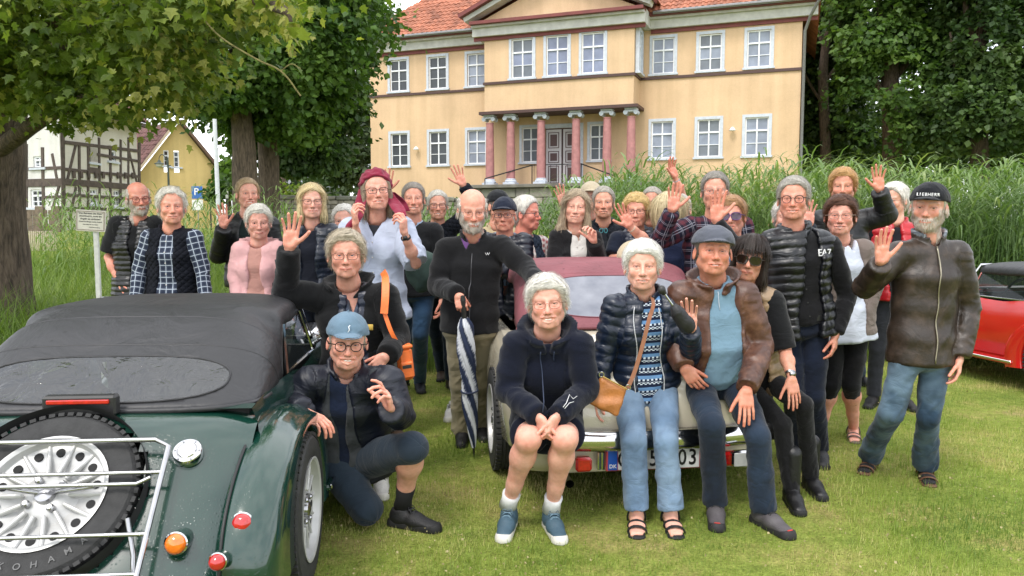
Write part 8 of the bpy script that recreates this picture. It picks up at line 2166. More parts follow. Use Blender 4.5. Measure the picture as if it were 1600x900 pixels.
add('tallwave', label='tall fair-haired man in open dark rain jacket waving behind the pink jacket woman', x=387, y=303, D=6.5, q=1, hs=1.06,
    hyaw=12, skin='#cc917a', red=.8, hair='short', hair_c='#b39a78', smile=.9, open=.5, part=.03, sweep=-.4,
    j=dict(sl=(360, 352, .0), sr=(420, 352, .02), el=(342, 398, -.05), wl=(350, 355, -.22), hc=(392, 430, .02)),
    hands=dict(l=wave(-.06, hs=1.08)),
    tops=[T('shirt', K('plain', '#12201e'), th=.014, sleeve=0, armhole=False, hem=-.02, collar='polo'), T('rain_jacket', K('nylon', '#0d0f12'), th=.036, sleeve=2, open=(.04, .06), collar='stand', hem=-.18, fold=1.4, sf=1.08)],
    legs=dict(m=K('plain', '#15171c'), th=.012), shoes=('leather', sho('black', '#101012'), SOB))
add('pink', label='short white-haired woman in pale pink jacket and pink sweater', x=404, y=347, D=5.85, q=1, hs=1.05, fem=1,
    hyaw=2, hpitch=6, skin='#c98f7c', red=.6, hair='volume', hair_c='#dad6cc', hairline=.070, glasses=('rim', '#a08880'), smile=.35, brow='#9a8878',
    j=dict(sl=(377, 392, .0), sr=(433, 392, .0), el=(370, 432, .0), wl=(374, 470, -.06)),
    tops=[T('sweater', K('knit', '#a87c72'), th=.018, sleeve=0, armhole=False, hem=-.12, collar='crew', cgap=0), T('pink_jacket', K('fleece', '#c79a9a'), th=.032, sleeve=2, open=(.040, .062), collar='wide', cgap=1.2, hem=-.22, fold=1.2, sf=1.08)],
    legs=dict(m=K('plain', '#2a2c30'), th=.012), shoes=('leather', sho('brown', '#3a2a1e'), SOB))
add('blondw', label='blonde woman with glasses in navy top and open navy quilted jacket', x=487, y=315, D=5.75, q=1, hs=1.06, fem=1,
    hyaw=4, skin='#cf9680', red=.8, hair='bob', hair_c='#d2bf92', hairline=.066, glasses=('rect', '#5a4a44'), smile=.8, open=.2,
    j=dict(sl=(460, 365, .0), sr=(518, 365, .0)),
    tops=[T('top', K('plain', '#0a0e1a'), th=.014, sleeve=0, armhole=False, hem=-.1), T('quilted_jacket', K('puffer', '#121a28'), th=.032, sleeve=2, open=(.055, .06), collar='stand', puff=(.045, .008), hem=-.14)],
    legs=dict(name='jeans', m=K('denim', '#151d2a', '#1c2838'), th=.012), shoes=('leather', sho('black', '#101012'), SOB))
add('peek', label='white-haired person mostly hidden between the blonde woman and the scarf woman', x=538, y=346, D=6.3, q=2, hs=1.06,
    hyaw=-10, skin='#cf9680', hair='curly', hair_c='#dcd8d0', glasses=('rim', '#8a7a70'), smile=.5, tops=[T('jacket', K('plain', '#2a2e38'), th=.03, sleeve=2, hem=-.1)], legs=dict(m=K('plain', '#22242a')), shoes=('leather', sho('black', '#101012'), SOB))
add('sweater', label='smiling grey-haired man in black sweater over light blue collar and blue jeans', x=646, y=311, D=6.35, q=1, hs=1.08,
    hyaw=0, skin='#c88a72', red=.9, hair='short', hair_c='#8c857c', smile=1, open=.7, sweep=.3,
    j=dict(sl=(614, 362, .02), sr=(678, 362, .0), el=(600, 335, .1), wl=(604, 300, .0), fr=(655, 610), fl=(630, 605), tr=(672, 640, -.3), kr=(657, 520, 0)),
    hands=dict(l=wave(.10, hs=1.08)), bare=1,
    tops=[T('shirt', K('plain', '#8ea4bc'), th=.010, sleeve=0, armhole=False, hem=.3, collar='shirt'), T('black_sweater', K('knit', '#101114'), th=.024, sleeve=1.7, vneck=(.07, .05), hem=-.12)],
    legs=dict(name='jeans', m=K('denim', '#263f5a', '#42607e'), th=.014), shoes=('leather', sho('navy', '#12161e'), SOB))
add('dense', label='man with white crew cut and glasses in dark jacket behind the umbrella man', x=684, y=321, D=6.9, q=1, hs=1.08,
    hyaw=2, skin='#c98e76', red=.9, hair='short', hair_c='#ccc8be', glasses=('rect', '#2a2a2c'), smile=1, open=.6,
    j=dict(er=(744, 318, -.05), wr=(724, 290, -.12), sr=(712, 352, .0), fl=(690, 592), tl=(680, 620, -.3)), hands=dict(r=dict(d=V3(-.38, -.1, 1), p=V3(0, -1, .1), pose='wave', bare=1, hs=1.08)), bare=0,
    tops=[T('dark_jacket', K('quilt', '#0f131c'), th=.030, sleeve=2, collar='stand', hem=-.12)], legs=dict(name='jeans', m=K('denim', '#16202e', '#1e2c40')), shoes=('leather', sho('brown', '#4a2a22'), SOB))
add('crossed', label='woman in navy cap and glasses with crossed arms, navy padded jacket and black shorts', x=788, y=336, D=5.75, q=0, hs=1.05, fem=1,
    hyaw=-6, skin='#bd8068', red=.5, hair='none', cap=('cap', K('plain', '#161c2c')), glasses=('rect', '#0e0e12'), smile=-.3, fw=1.02,
    j=dict(sl=(760, 378, .0), sr=(818, 378, .0), el=(762, 418, -.05), wl=(800, 424, -.24), er=(820, 418, -.05), wr=(784, 426, -.20), fl=(706, 652), fr=(776, 660), tl=(690, 690, -.3), tr=(778, 690, -.3), kr=(783, 570, 0), kl=(752, 565, 0)),
    hands=dict(l=dict(d=V3(1, -.05, .1), p=V3(0, 1, 0), pose='relax')),
    tops=[T('scarf', K('plain', '#7f93ad'), th=.012, sleeve=0, armhole=False, hem=.3, collar='stand', cgap=.2), T('padded_jacket', K('puffer', '#0e1422'), th=.026, sleeve=1.75, open=(.03, .002), collar='stand', hem=-.14, puff=(.045, .008))],
    legs=dict(name='shorts', m=K('plain', BLK), len=.44, skin=.3, th=.008), legf=.9, shoes=('sneaker', sho('white', '#c8c6c0'), SOW))
add('capbehind', label='person in black cap standing just behind the woman with crossed arms', x=779, y=322, D=6.5, q=2, hs=1.06, hyaw=30, hair='short', hair_c='#8a8078', cap=('cap', K('plain', '#101216')),
    tops=[T('beige_jacket', K('plain', '#a89878'), th=.03, sleeve=2, hem=-.1, collar='stand')], legs=dict(m=K('plain', '#22242a')), shoes=('leather', sho('black', '#101012'), SOB))
add('profile', label='white-haired man seen in profile in red checked shirt and quilted navy vest', x=823, y=334, D=6.2, q=1, hs=1.12,
    hyaw=62, yaw=24, skin='#c47a66', red=1.2, hair='short', hair_c='#cfcbc2', hv=.006, glasses=('rect', '#3a3a40'), smile=.2, belly=.03,
    tops=[T('checked_shirt', K('plaid', '#b8b0aa', '#8a4a4c', '#cfc8c4'), th=.016, sleeve=1.0, hem=-.1, collar='shirt', sf=1.1), T('quilted_vest', K('quilt', '#1c2634'), th=.030, sleeve=0, open=(.045, .075), hem=-.14)], bare=1,
    legs=dict(m=K('plain', '#3a3c42')), shoes=('leather', sho('black', '#101012'), SOB))
add('longhair', label='woman with long wavy greying hair in white blouse and black cardigan', x=900, y=324, D=5.8, q=0, hs=1.06, fem=1,
    hyaw=0, hroll=5, skin='#cf9a82', red=.8, hair='long', hair_c='#a4937a', hairline=.070, smile=.6, open=.3,
    j=dict(sl=(872, 372, .0), sr=(926, 374, .0), el=(868, 412, -.05), wl=(890, 414, -.22), er=(938, 416, -.05), wr=(928, 378, -.22)),
    hands=dict(r=dict(d=V3(-.2, -.2, 1), p=V3(-.6, -.7, 0), pose='half', bare=1), l=dict(d=V3(.9, -.1, -.2), p=V3(0, .8, -.4), pose='relax')),
    tops=[T('blouse', K('plain', '#b6b4ae'), th=.014, sleeve=0, armhole=False, hem=-.1, collar='shirt', vneck=(.08, .03), fold=1.4), T('cardigan', K('knit', '#0f0f11'), th=.028, sleeve=1.9, open=(.055, .06), hem=-.16, fold=1.3)],
    legs=dict(m=K('plain', '#1a1c22')), shoes=('leather', sho('black', '#101012'), SOB))
add('capwave', label='man in beige cap and glasses raising his hand behind the long-haired woman', x=923, y=307, D=7.2, q=1, hs=1.08,
    hyaw=-3, skin='#bd8570', hair='short', hair_c='#8a8278', cap=('cap', K('plain', '#a89c86')), glasses=('rect', '#4a3a34'), smile=.4,
    j=dict(el=(888, 352, .0), wl=(880, 320, -.1)), hands=dict(l=wave(-.28, px=-.1, hs=1.08)), bare=1,
    tops=[T('green_jacket', K('plain', '#20261e'), th=.026, sleeve=1.4, hem=-.1, collar='shirt')], legs=dict(m=K('plain', '#22242a')), shoes=('leather', sho('black', '#101012'), SOB))
add('quilted', label='grey-haired man in dark quilted jacket with glasses hung at his chest', x=943, y=317, D=6.4, q=1, hs=1.08,
    hyaw=0, skin='#c48a70', red=.8, hair='short', hair_c='#a39d92', smile=.5,
    tops=[T('shirt', K('plain', '#15181e'), th=.012, sleeve=0, armhole=False, hem=0, collar='shirt'), T('quilted_jacket', K('quilt', '#0d1119'), th=.030, sleeve=2, collar='stand', open=(.03, .002), hem=-.14)],
    legs=dict(m=K('plain', '#1a1c22')), shoes=('leather', sho('black', '#101012'), SOB))
add('blondshort', label='woman with short golden blonde hair and glasses waving, navy vest', x=994, y=330, D=5.8, q=1, hs=1.06, fem=1,
    hyaw=-3, skin='#c98c74', red=.7, hair='mess', hair_c='#cfb277', hairline=.060, glasses=('rect', '#3a2c28'), smile=.4,
    j=dict(sl=(966, 376, .0), sr=(1022, 376, .0), el=(958, 404, -.05), wl=(984, 408, -.22), er=(1016, 384, -.22), wr=(984, 354, -.34)),
    hands=dict(r=dict(d=V3(-.45, -.2, .9), p=V3(.1, -1, .1), pose='wave', bare=1, hs=1.05), l=dict(d=V3(.9, -.1, .1), p=V3(0, .8, -.4), pose='relax', bare=1)), bare=1,
    tops=[T('tee', K('plain', '#0e1626'), th=.016, sleeve=.8, hem=-.1, sf=1.1), T('padded_vest', K('puffer', '#131c2c'), th=.030, sleeve=0, open=(.02, .002), collar='stand', puff=(.045, .008), hem=-.14)],
    legs=dict(m=K('plain', '#1a1c22')), shoes=('leather', sho('black', '#101012'), SOB))
add('greyglass', label='grey-haired man in dark glasses frames reaching one arm high, behind the blonde woman', x=1019, y=316, D=6.9, q=1, hs=1.08,
    hyaw=-8, skin='#c08068', red=1.0, hair='short', hair_c='#a8a298', glasses=('rect', '#2a1c1c'), smile=.3, beard=.35, beard_c='#b8b0a6',
    j=dict(sr=(1046, 345, .0), er=(1066, 306, -.05), wr=(1055, 278, -.12)), hands=dict(r=dict(d=V3(-.35, -.1, 1), p=V3(.5, -.8, .1), pose='wave2', bare=1, hs=1.08)),
    tops=[T('tee', K('plain', '#2c3038'), th=.016, sleeve=.8, hem=-.1)], bare=1, legs=dict(m=K('plain', '#1a1c22')), shoes=('leather', sho('black', '#101012'), SOB))
add('bigplaid', label='man in dark plaid shirt with both hand and face raised, face hidden behind a palm', x=1117, y=299, D=5.35, q=0, hs=1.08,
    hyaw=0, skin='#c98a72', hair='short', hair_c='#8f8a82', smile=.5, glasses=('rect', '#8a8278'), wf=1.08,
    j=dict(sl=(1076, 354, .0), sr=(1160, 354, .0), el=(1030, 376, -.08), wl=(1050, 330, -.25)), hands=dict(l=wave(.10, px=.05, hs=1.08)),
    tops=[T('plaid_shirt', K('bigplaid', '#1c1c2a', '#5a2a34', '#8c8c98'), th=.022, sleeve=2, hem=-.22, collar='shirt', fold=1.3, h=.0085)],
    legs=dict(name='jeans', m=K('denim', '#1c2a44', '#2a3c5a')), shoes=('leather', sho('black', '#101012'), SOB))
add('backhair', label='person turned away with very long pale blonde hair and navy jacket', x=1046, y=335, D=5.75, q=1, hs=1.12, fem=1,
    hyaw=150, yaw=150, skin='#cf9680', hair='long', hair_c='#c2b28c', hv=.02, hn=2200,
    tops=[T('navy_jacket', K('plain', '#101a34'), th=.028, sleeve=2, hem=-.1)], legs=dict(m=K('plain', '#22242a')), shoes=('leather', sho('black', '#101012'), SOB))
add('specs', label='flushed man with dark-rimmed glasses peeking out beside the long pale hair', x=1062, y=328, D=6.5, q=2, hs=1.06,
    hyaw=-10, skin='#c07c68', red=1.0, hair='short', hair_c='#b8b2a8', glasses=('rect', '#16161a'), tops=[T('jacket', K('plain', '#16222e'), th=.03, sleeve=2, hem=-.1)], legs=dict(m=K('plain', '#22242a')), shoes=('leather', sho('black', '#101012'), SOB))
add('purple', label='woman with short reddish hair and purple tinted sunglasses under the raised black sleeve', x=1143, y=337, D=5.0, H=1.66, q=1, hs=1.02, fem=1,
    hyaw=-4, skin='#c98a74', red=.6, hair='volume', hair_c='#a8805a', hairline=.062, glasses=('sun', '#5a3a6a', '#3a2444'), smile=.4, open=.2,
    tops=[T('patterned_shirt', K('plaid', '#8a90a0', '#4a5268', '#b0b4bc'), th=.014, sleeve=2, hem=-.1, collar='shirt')], legs=dict(m=K('plain', '#22242a')), shoes=('leather', sho('black', '#101012'), SOB))
add('cardigan', label='brown-haired woman with glasses in white embroidered blouse and taupe cardigan', x=1313, y=337, D=5.15, q=0, hs=1.08, fem=1,
    hyaw=0, skin='#d0927c', red=1.1, hair='volume', hair_c='#5a3a28', hairline=.062, sweep=.6, hv=.0, glasses=('rect', '#8a7468'), smile=.7, fw=1.10,
    j=dict(sl=(1280, 390, .0), sr=(1348, 390, .0), er=(1366, 446, .0), wr=(1352, 492, -.05), hc=(1320, 500, .02), kl=(1298, 600, -.02), kr=(1330, 600, -.02), fl=(1284, 688), fr=(1336, 684), tr=(1340, 730, -.3), tl=(1280, 730, -.3)),
    tops=[T('blouse', K('embro', '#b9bfcc', '#4a62a0'), th=.018, sleeve=0, armhole=False, hem=-.26, fold=1.2, vneck=(.07, .03), flare=.015), T('cardigan', K('knit', '#6f645e'), th=.032, sleeve=2, open=(.055, .085), hem=-.20, collar='stand', cgap=1.0)],
    legs=dict(name='leggings', m=K('plain', '#0c0c0f'), len=.70, th=.004, skin=.2), legf=1.08, shoes=('sandal', simple('strap_taupe', '#5c5048', .7), None))
add('blondman', label='sandy-haired man in black jacket raising his hand above the brown-haired woman', x=1317, y=291, D=5.9, q=1, hs=1.08,
    hyaw=0, hpitch=3, skin='#c4866c', red=.9, hair='mess', hair_c='#bd9460', hairline=.07, smile=0, age=1.2,
    j=dict(sl=(1284, 345, .0), sr=(1350, 345, .0), er=(1386, 336, -.10), wr=(1374, 298, -.2), fl=(1310, 602), fr=(1345, 600)), hands=dict(r=wave(-.16, px=-.1, hs=1.08)),
    tops=[T('jacket', K('nylon', '#101215'), th=.034, sleeve=2, collar='stand', hem=-.14, fold=1.4, sf=1.1)], legs=dict(name='jeans', m=K('denim', '#1c3048', '#2a4460')), shoes=('leather', sho('black', '#101012'), SOB))
add('redvest', label='white-haired person with glasses in bright red padded vest', x=1397, y=312, D=6.25, q=1, hs=1.08,
    hyaw=-28, hpitch=8, skin='#cf9880', red=.8, hair='volume', hair_c='#dedad2', glasses=('rim', '#7a6a60'), smile=.5,
    tops=[T('shirt', K('plain', '#16181e'), th=.014, sleeve=2, hem=0, collar='shirt'), T('red_vest', K('puffer', '#a81520'), th=.034, sleeve=0, open=(.03, .05), collar='stand', puff=(.055, .009), hem=-.14)],
    legs=dict(m=K('plain', '#22242a')), shoes=('leather', sho('black', '#101012'), SOB))
add('hidden', label='person hidden behind the tall puffer vest man with only one hand showing', x=1228, y=340, D=5.7, q=2, hs=1.05, hyaw=10, hair='volume', hair_c='#d8d4cc', skin='#cf9680',
    j=dict(er=(1272, 385, -.1), wr=(1264, 352, -.18)), hands=dict(r=wave(-.05, hs=1.05)),
    tops=[T('jacket', K('plain', '#1a2028'), th=.03, sleeve=2, hem=-.1)], legs=dict(m=K('plain', '#22242a')), shoes=('leather', sho('black', '#101012'), SOB))
# ================================================================== things carried and worn
def seg(pts, r, n=8, **k): b = MB(); b.tube(pts, r, n, **k); return b
def rooted(name, label, cat, at_):
    r = thing(name, label, cat, at_); ROOTREL[r.name] = np.asarray(at_, float); return r
LEA = simple('tan_leather', (.36, .135, .035), .45, var=.25, vs_=14, bump=.35, bs=80); BLKP = simple('black_plastic', (.015, .015, .015), .45)
# closed striped umbrella
def vcolmat(name, rough=.7):
    if name in _MC: return _MC[name]
    m, n, l, b = mat(name); a = n.new('ShaderNodeAttribute'); a.attribute_name = 'col'; l.new(a.outputs['Color'], b.inputs['Base Color']); b.inputs['Roughness'].default_value = rough; _MC[name] = m; return m
ut, ub = W(723, 462, 4.66), W(741, 712, 4.84); ub[2] = .005; dr = nrm(ub-ut); Lu = float(np.linalg.norm(ub-ut))
um = rooted('umbrella', 'closed umbrella with navy and white stripes used as a walking stick', 'umbrella', ub)
autosmooth(seg([ut+dr*.02, ut+dr*.16], [.016, .014], 10).build('handle', BLKP, um)); autosmooth(seg([ut, ut+dr*.03], [.012, .018], 10).build('knob', BLKP, um))
autosmooth(seg([ut+dr*.15, ub], .006, 6).build('shaft', STEEL, um)); autosmooth(seg([ub-dr*.07, ub], [.008, .005], 8).build('tip', BLKP, um))
e1 = nrm(np.cross(dr, V3(0, 1, 0))); e2 = np.cross(dr, e1); V, Cc = [], []; na, nr = 48, 60
for i in range(nr+1):
    t = i/nr; R0 = np.interp(t, [0, .06, .25, .45, .62, .9, 1], [.022, .042, .050, .040, .046, .024, .012])
    for j in range(na):
        a = j*2*math.pi/na; tw = a+t*5.0; fold = 1+.22*math.sin(tw*8)+.10*math.sin(tw*3+1); p = ut+dr*(.14+t*(Lu-.21))+(e1*math.cos(a)+e2*math.sin(a))*R0*fold; V.append(p)
        s_ = math.sin(tw*3+t*2.5) > -.05; Cc.append((.012, .022, .060) if s_ else (.60, .62, .66))
F = [[i*na+j, i*na+(j+1) % na, (i+1)*na+(j+1) % na, (i+1)*na+j] for i in range(nr) for j in range(na)]
mobj('canopy', npmesh('canopy', np.array(V)-ub, np.array(F), vcolmat('umbrella_cloth'), col=np.array(Cc)), um)
tp = ut+dr*(.14+.55*(Lu-.21)); autosmooth(seg([tp+(e1*math.cos(a)+e2*math.sin(a))*.052 for a in np.linspace(0, 2*math.pi, 20, endpoint=False)], .006, 6, closed=True).build('strap', simple('strap_navy', (.012, .02, .05), .7), um))
# folded pocket umbrella in the navy-jacket woman's hand
p0, p1, p2 = W(1034, 453, 3.62), W(1052, 478, 3.64), W(1078, 516, 3.68)
cu_ = rooted('pocket_umbrella', 'folded black pocket umbrella with short metal shaft in the raised hand', 'umbrella', p2)
b = MB(); v, f = ellmesh(p0, (.019, .019, .022), 14, 10); b.add(v, f4=f); b.tube([p0, p0+(p1-p0)*.25], [.018, .012], 10); autosmooth(b.build('handle', BLKP, cu_)); autosmooth(seg([p0+(p1-p0)*.2, p1+(p2-p1)*.2], .005, 8).build('shaft', CHR, cu_))
b = MB(); pp = [p1+(p2-p1)*t for t in np.linspace(0, 1.05, 14)]; b.tube(pp, [.014, .022, .030, .034, .036, .038, .038, .040, .040, .041, .040, .038, .032, .018], 14); v = b.v[-1]; v += vnorm(v, np.concatenate([b.f4[-1]]))*(noise3(v, 60, 3)*.005)[:, None]; b.build('folded_canopy', simple('black_nylon', (.012, .012, .014), .55, bump=.4, bs=60), cu_, smooth=True)
# cross-body bag
bc = W(950, 618, 3.70); bg_ = rooted('crossbody_bag', 'tan leather cross-body bag against the light blue jeans', 'handbag', bc)
g = Grid(bc-.14, bc+.14, .006); Rb = rot_zxy(-8, 0, 24)
def bagf(X, Y, Z):
    q = [X-F32(bc[0]), Y-F32(bc[1]), Z-F32(bc[2])]; u = [q[0]*F32(Rb[0, i])+q[1]*F32(Rb[1, i])+q[2]*F32(Rb[2, i]) for i in range(3)]
    w = F32(.078)-u[2]*F32(.12); d = [np.abs(u[0])-w, np.abs(u[1])-(F32(.026)-u[2]*F32(.12)), np.abs(u[2])-F32(.075)]; m = [np.maximum(x+F32(.02), 0) for x in d]
    return (np.sqrt(m[0]**2+m[1]**2+m[2]**2)-F32(.02)+np.minimum(np.maximum(d[0], np.maximum(d[1], d[2])), 0)*F32(.2)).astype(F32)
g.op((bagf, g.lo, g.lo+g.n*g.h)); P, F = g.mesh(1); P = P+vnorm(P, F)*(noise3(P, 26, 2)*.006)[:, None]
mobj('body', npmesh('body', P-bc, F, LEA), bg_)
top1, top2 = bc+Rb@V3(-.07, -.0, .075), bc+Rb@V3(.07, -.01, .075)
autosmooth(seg([top1+V3(.005, -.022, 0), top2+V3(-.005, -.022, 0)], .0035, 6).build('zip', simple('brass', (.5, .35, .12), .3, metal=1), bg_))
sp = catmull(np.array([top2, W(992, 580, 3.70), W(1004, 540, 3.72), W(1014, 500, 3.75), W(1021, 476, 3.86), W(1018, 462, 3.98)]), 26); V = []
for i, p in enumerate(sp):
    d = nrm(sp[min(i+1, len(sp)-1)]-sp[max(i-1, 0)]); s_ = nrm(np.cross(d, V3(0, 1, 0))); V += [p-s_*.010, p+s_*.010, p+s_*.010+V3(0, .004, 0), p-s_*.010+V3(0, .004, 0)]
F = [[i*4+k, i*4+(k+1) % 4, (i+1)*4+(k+1) % 4, (i+1)*4+k] for i in range(len(sp)-1) for k in range(4)]; b = MB(); b.add(V, f4=F); b.build('strap', simple('brown_strap', (.22, .085, .035), .5, var=.15), bg_)
for q in (top1, top2): b = MB(); b.tube([q+V3(math.cos(a)*.012, -.012, math.sin(a)*.012+.008) for a in np.linspace(0, 2*math.pi, 12, endpoint=False)], .003, 6, closed=True); autosmooth(b.build('ring', CHR, bg_))
# orange bag
oc = W(633, 568, 4.12); ORG = simple('orange_shell', (.72, .15, .025), .5, var=.12, vs_=20, bump=.2); ob = rooted('orange_bag', 'small orange outdoor bag hanging at the black jacket woman hip', 'bag', oc)
Rb = rot_zxy(20, 0, -6); b = MB(); b.bev(oc, (.085, .06, .18), .018, Rb); b.bev(oc+Rb@V3(0, -.034, -.03), (.07, .02, .09), .008, Rb); b.build('body', ORG, ob); b = MB(); b.bev(oc+Rb@V3(0, -.004, .095), (.09, .066, .02), .006, Rb); b.build('lid', ORG, ob); b = MB(); b.bev(oc+Rb@V3(0, -.045, -.01), (.05, .004, .018), .001, Rb); b.build('patch', BLKP, ob)
def strapline(pts, w, m, parent, name='strap', th=.004, n=20, up=V3(0, 1, 0)):
    sp = catmull(np.array(pts), n); V = []
    for i, p in enumerate(sp):
        d = nrm(sp[min(i+1, len(sp)-1)]-sp[max(i-1, 0)]); s_ = nrm(np.cross(d, up)); V += [p-s_*w/2, p+s_*w/2, p+s_*w/2+up*th, p-s_*w/2+up*th]
    F = [[i*4+k, i*4+(k+1) % 4, (i+1)*4+(k+1) % 4, (i+1)*4+k] for i in range(len(sp)-1) for k in range(4)]; b = MB(); b.add(V, f4=F); return b.build(name, m, parent)
strapline([W(598, 424, 4.24), W(602, 436, 4.14), W(602, 462, 4.08), W(600, 490, 4.06)], .040, ORG, ob); strapline([W(601, 490, 4.08), W(612, 520, 4.06), W(626, 545, 4.08)], .022, ORG, ob, 'lower_strap')
# dark green shoulder bag behind the headscarf woman
gc = W(664, 425, 5.75); gb_ = rooted('green_bag', 'dark green soft shoulder bag beside the blue jeans', 'bag', gc); g = Grid(gc-.28, gc+.28, .012); g.op(ell(gc, (.15, .07, .15), rot_zxy(0, 0, 25))); g.op(ell(gc+V3(-.05, 0, .07), (.09, .06, .12)), .04); P, F = g.mesh(1); P = P+vnorm(P, F)*(noise3(P, 14, 2)*.018)[:, None]
mobj('body', npmesh('body', P-gc, F, simple('green_canvas', (.022, .045, .036), .8, var=.2)), gb_); strapline([gc+V3(-.08, -.03, .14), W(640, 385, 5.9), W(634, 350, 6.15)], .03, simple('green_canvas', (.022, .045, .036), .8), gb_)
# cream cap held by the golden-haired woman
hc_ = W(982, 396, 5.45); P, F = cap_build('cap', {'fw': 1.0}, .006); Rc_ = rot_zxy(-70, 40, 30); mo = mobj('held_cap', npmesh('held_cap', (P-V3(0, 0, .06))@Rc_.T, F, K('plain', '#b5a88e'), attrs={'cv': P}), None, hc_); tag(mo, 'cream cap held in the hand of the golden-haired woman', 'cap')
# black shoulder bag edge beside the pink jacket
bc2 = W(437, 458, 5.75); bb_ = rooted('black_handbag', 'small black handbag beside the pink jacket', 'handbag', bc2); b = MB(); b.bev(bc2, (.10, .08, .20), .025); b.build('body', simple('black_leather', (.015, .015, .016), .4, bump=.3), bb_); strapline([bc2+V3(0, -.02, .1), W(434, 425, 5.75), W(428, 392, 5.8)], .015, simple('black_leather', (.015, .015, .016), .4), bb_)

# scarf tails
def sheet(info, rows, m, name, th=.006, seed=1, amp=.012):
    """cloth drawn through rows of (centre, half width vector)"""
    R0 = np.array([[c-w, c-w*.33+V3(0, -.012, 0), c+w*.33+V3(0, .006, 0), c+w] for c, w in rows]); G = catmull(R0, 26); G = np.swapaxes(catmull(np.swapaxes(G, 0, 1), 12), 0, 1)
    v = G.reshape(-1, 3); v = v+V3(0, 1, 0)*(noise3(v, 26, seed)*amp)[:, None]; b = MB(); b.grid(v.reshape(G.shape)); o = info['put'](name, np.concatenate(b.v), np.concatenate(b.f4), m, attrs={'cv': np.concatenate(b.v)}); md = o.modifiers.new('thick', 'SOLIDIFY'); md.thickness = th; return o
I = P_['scarf']; SC_ = K('plain', '#7a2238'); x_ = V3(1, 0, 0)
sheet(I, [(W(568, 296, 5.20), x_*.03), (W(563, 320, 5.12), x_*.035), (W(560, 338, 5.02), x_*.03), (W(550, 352, 4.98), x_*.035), (W(546, 364, 5.0), x_*.03)], SC_, 'scarf_tail')
sheet(I, [(W(604, 296, 5.24), x_*.03), (W(612, 312, 5.20), x_*.04), (W(622, 326, 5.10), x_*.045), (W(628, 338, 5.0), x_*.03)], SC_, 'scarf_tail')
sheet(I, [(W(610, 300, 5.30), x_*.03), (W(622, 314, 5.34), x_*.05), (W(632, 330, 5.34), x_*.04)], SC_, 'scarf_tail', seed=4)

# belts
def belt(info, h, m, mb_, grow=.010, bh=.036, dz=.0):
    J, S = info['J'], info['S']; hc, nb = J['hc'], J['nb']; up = nrm(nb-hc); sh = nrm(J['hr']-J['hl']); ff = nrm(np.cross(sh, up)); ff = ff if ff@J['fwd'] > 0 else -ff
    a_, b__ = (.158*S.get('wf', 1)+.0)*S['sc']+grow, .108*S['sc']+grow+S.get('belly', 0)*.55; c = hc+(nb-hc)*h; b = MB(); G = []
    for z in (-bh/2, -bh/2+.003, bh/2-.003, bh/2): G.append([c+sh*a_*math.cos(t)+ff*b__*math.sin(t)+up*z for t in np.linspace(0, 2*math.pi, 49)])
    b.grid(G); o = info['put']('belt', np.concatenate(b.v), np.concatenate(b.f4), m); md = o.modifiers.new('thick', 'SOLIDIFY'); md.thickness = .005; md.offset = 0
    b = MB(); f0 = c+ff*(b__+.006); b.tube([f0+sh*x+up*z for x, z in ((-.025, -.02), (.025, -.02), (.025, .02), (-.025, .02))], .0035, 6, closed=True); info['put']('buckle', np.concatenate(b.v), np.concatenate(b.f4), mb_, o)
belt(P_['ea'], .06, simple('belt_black', (.015, .015, .015), .35), simple('brass', (.5, .35, .12), .3, metal=1), grow=.020)
belt(P_['plaid'], .02, simple('belt_brown', (.12, .05, .025), .5, var=.25), simple('brass', (.5, .35, .12), .3, metal=1), grow=.024, bh=.042)
# zips, buttons, cords
ZIP = simple('zip_metal', (.30, .27, .20), .35, metal=.8); ZIPD = simple('zip_dark', (.05, .05, .055), .4); PIPE = simple('piping_silver', (.45, .46, .48), .4)
def L_of(key, g): return P_[key][g][1][4]
Lc = L_of('capman', 'leather_jacket'); ftube(P_['capman'], 'leather_jacket', [(0.0+.004*math.sin(z*30), z) for z in np.linspace(-.06, Lc-.03, 26)], .0042, ZIP, 'zip')
Lu_ = L_of('umb', 'fleece_jacket'); ftube(P_['umb'], 'fleece_jacket', [(0.0, z) for z in np.linspace(-.04, Lu_-.10, 22)], .003, ZIPD, 'zip')
for k, g_, a0, a1 in (('puffer', 'puffer_jacket', .050, .060),): 
    L_ = L_of(k, g_)
    for sg in (-1, 1): ftube(P_[k], g_, [(sg*(a1+(a0-a1)*z/L_+.012+.008*math.sin(z*21)), z) for z in np.linspace(-.06, L_-.04, 24)], .0028, PIPE, 'piping')
Lh = L_of('hoodie', 'hoodie')
for x0 in (-.035, .030): ftube(P_['hoodie'], 'hoodie', [(x0+.004*math.sin(z*40), z) for z in np.linspace(Lh-.03, Lh-(.20 if x0 < 0 else .08), 12)], .0028, simple('cord_navy', (.02, .03, .06), .8), 'cord')
ftube(P_['leather'], 'polo_shirt', [(0, z) for z in np.linspace(L_of('leather', 'polo_shirt')-.12, L_of('leather', 'polo_shirt')-.03, 6)], .0022, simple('zip_pale', (.4, .45, .5), .4), 'zip')
def dots(key, g_, x0, zs, m, r=.005, name='button'):
    P, fr, o = P_[key][g_]
    for z in zs:
        p = surf_front(P, fr, x0, z)
        if p is None: continue
        v, f = ellmesh(p+fr[3]*.002, (r, r*.5, r), 10, 6); P_[key]['put'](name, v, f, m, o)
dots('ea', 'shirt', 0, np.linspace(.04, .44, 6), simple('button_black', (.03, .03, .03), .3)); dots('longhair', 'blouse', 0, np.linspace(.02, .40, 6), simple('button_pearl', (.6, .58, .55), .3)); dots('plaid', 'plaid_shirt', 0, np.linspace(.04, .44, 6), simple('button_pearl', (.6, .58, .55), .3)); dots('scarf', 'linen_shirt', 0, np.linspace(.10, .40, 4), simple('button_pearl', (.6, .58, .55), .3))
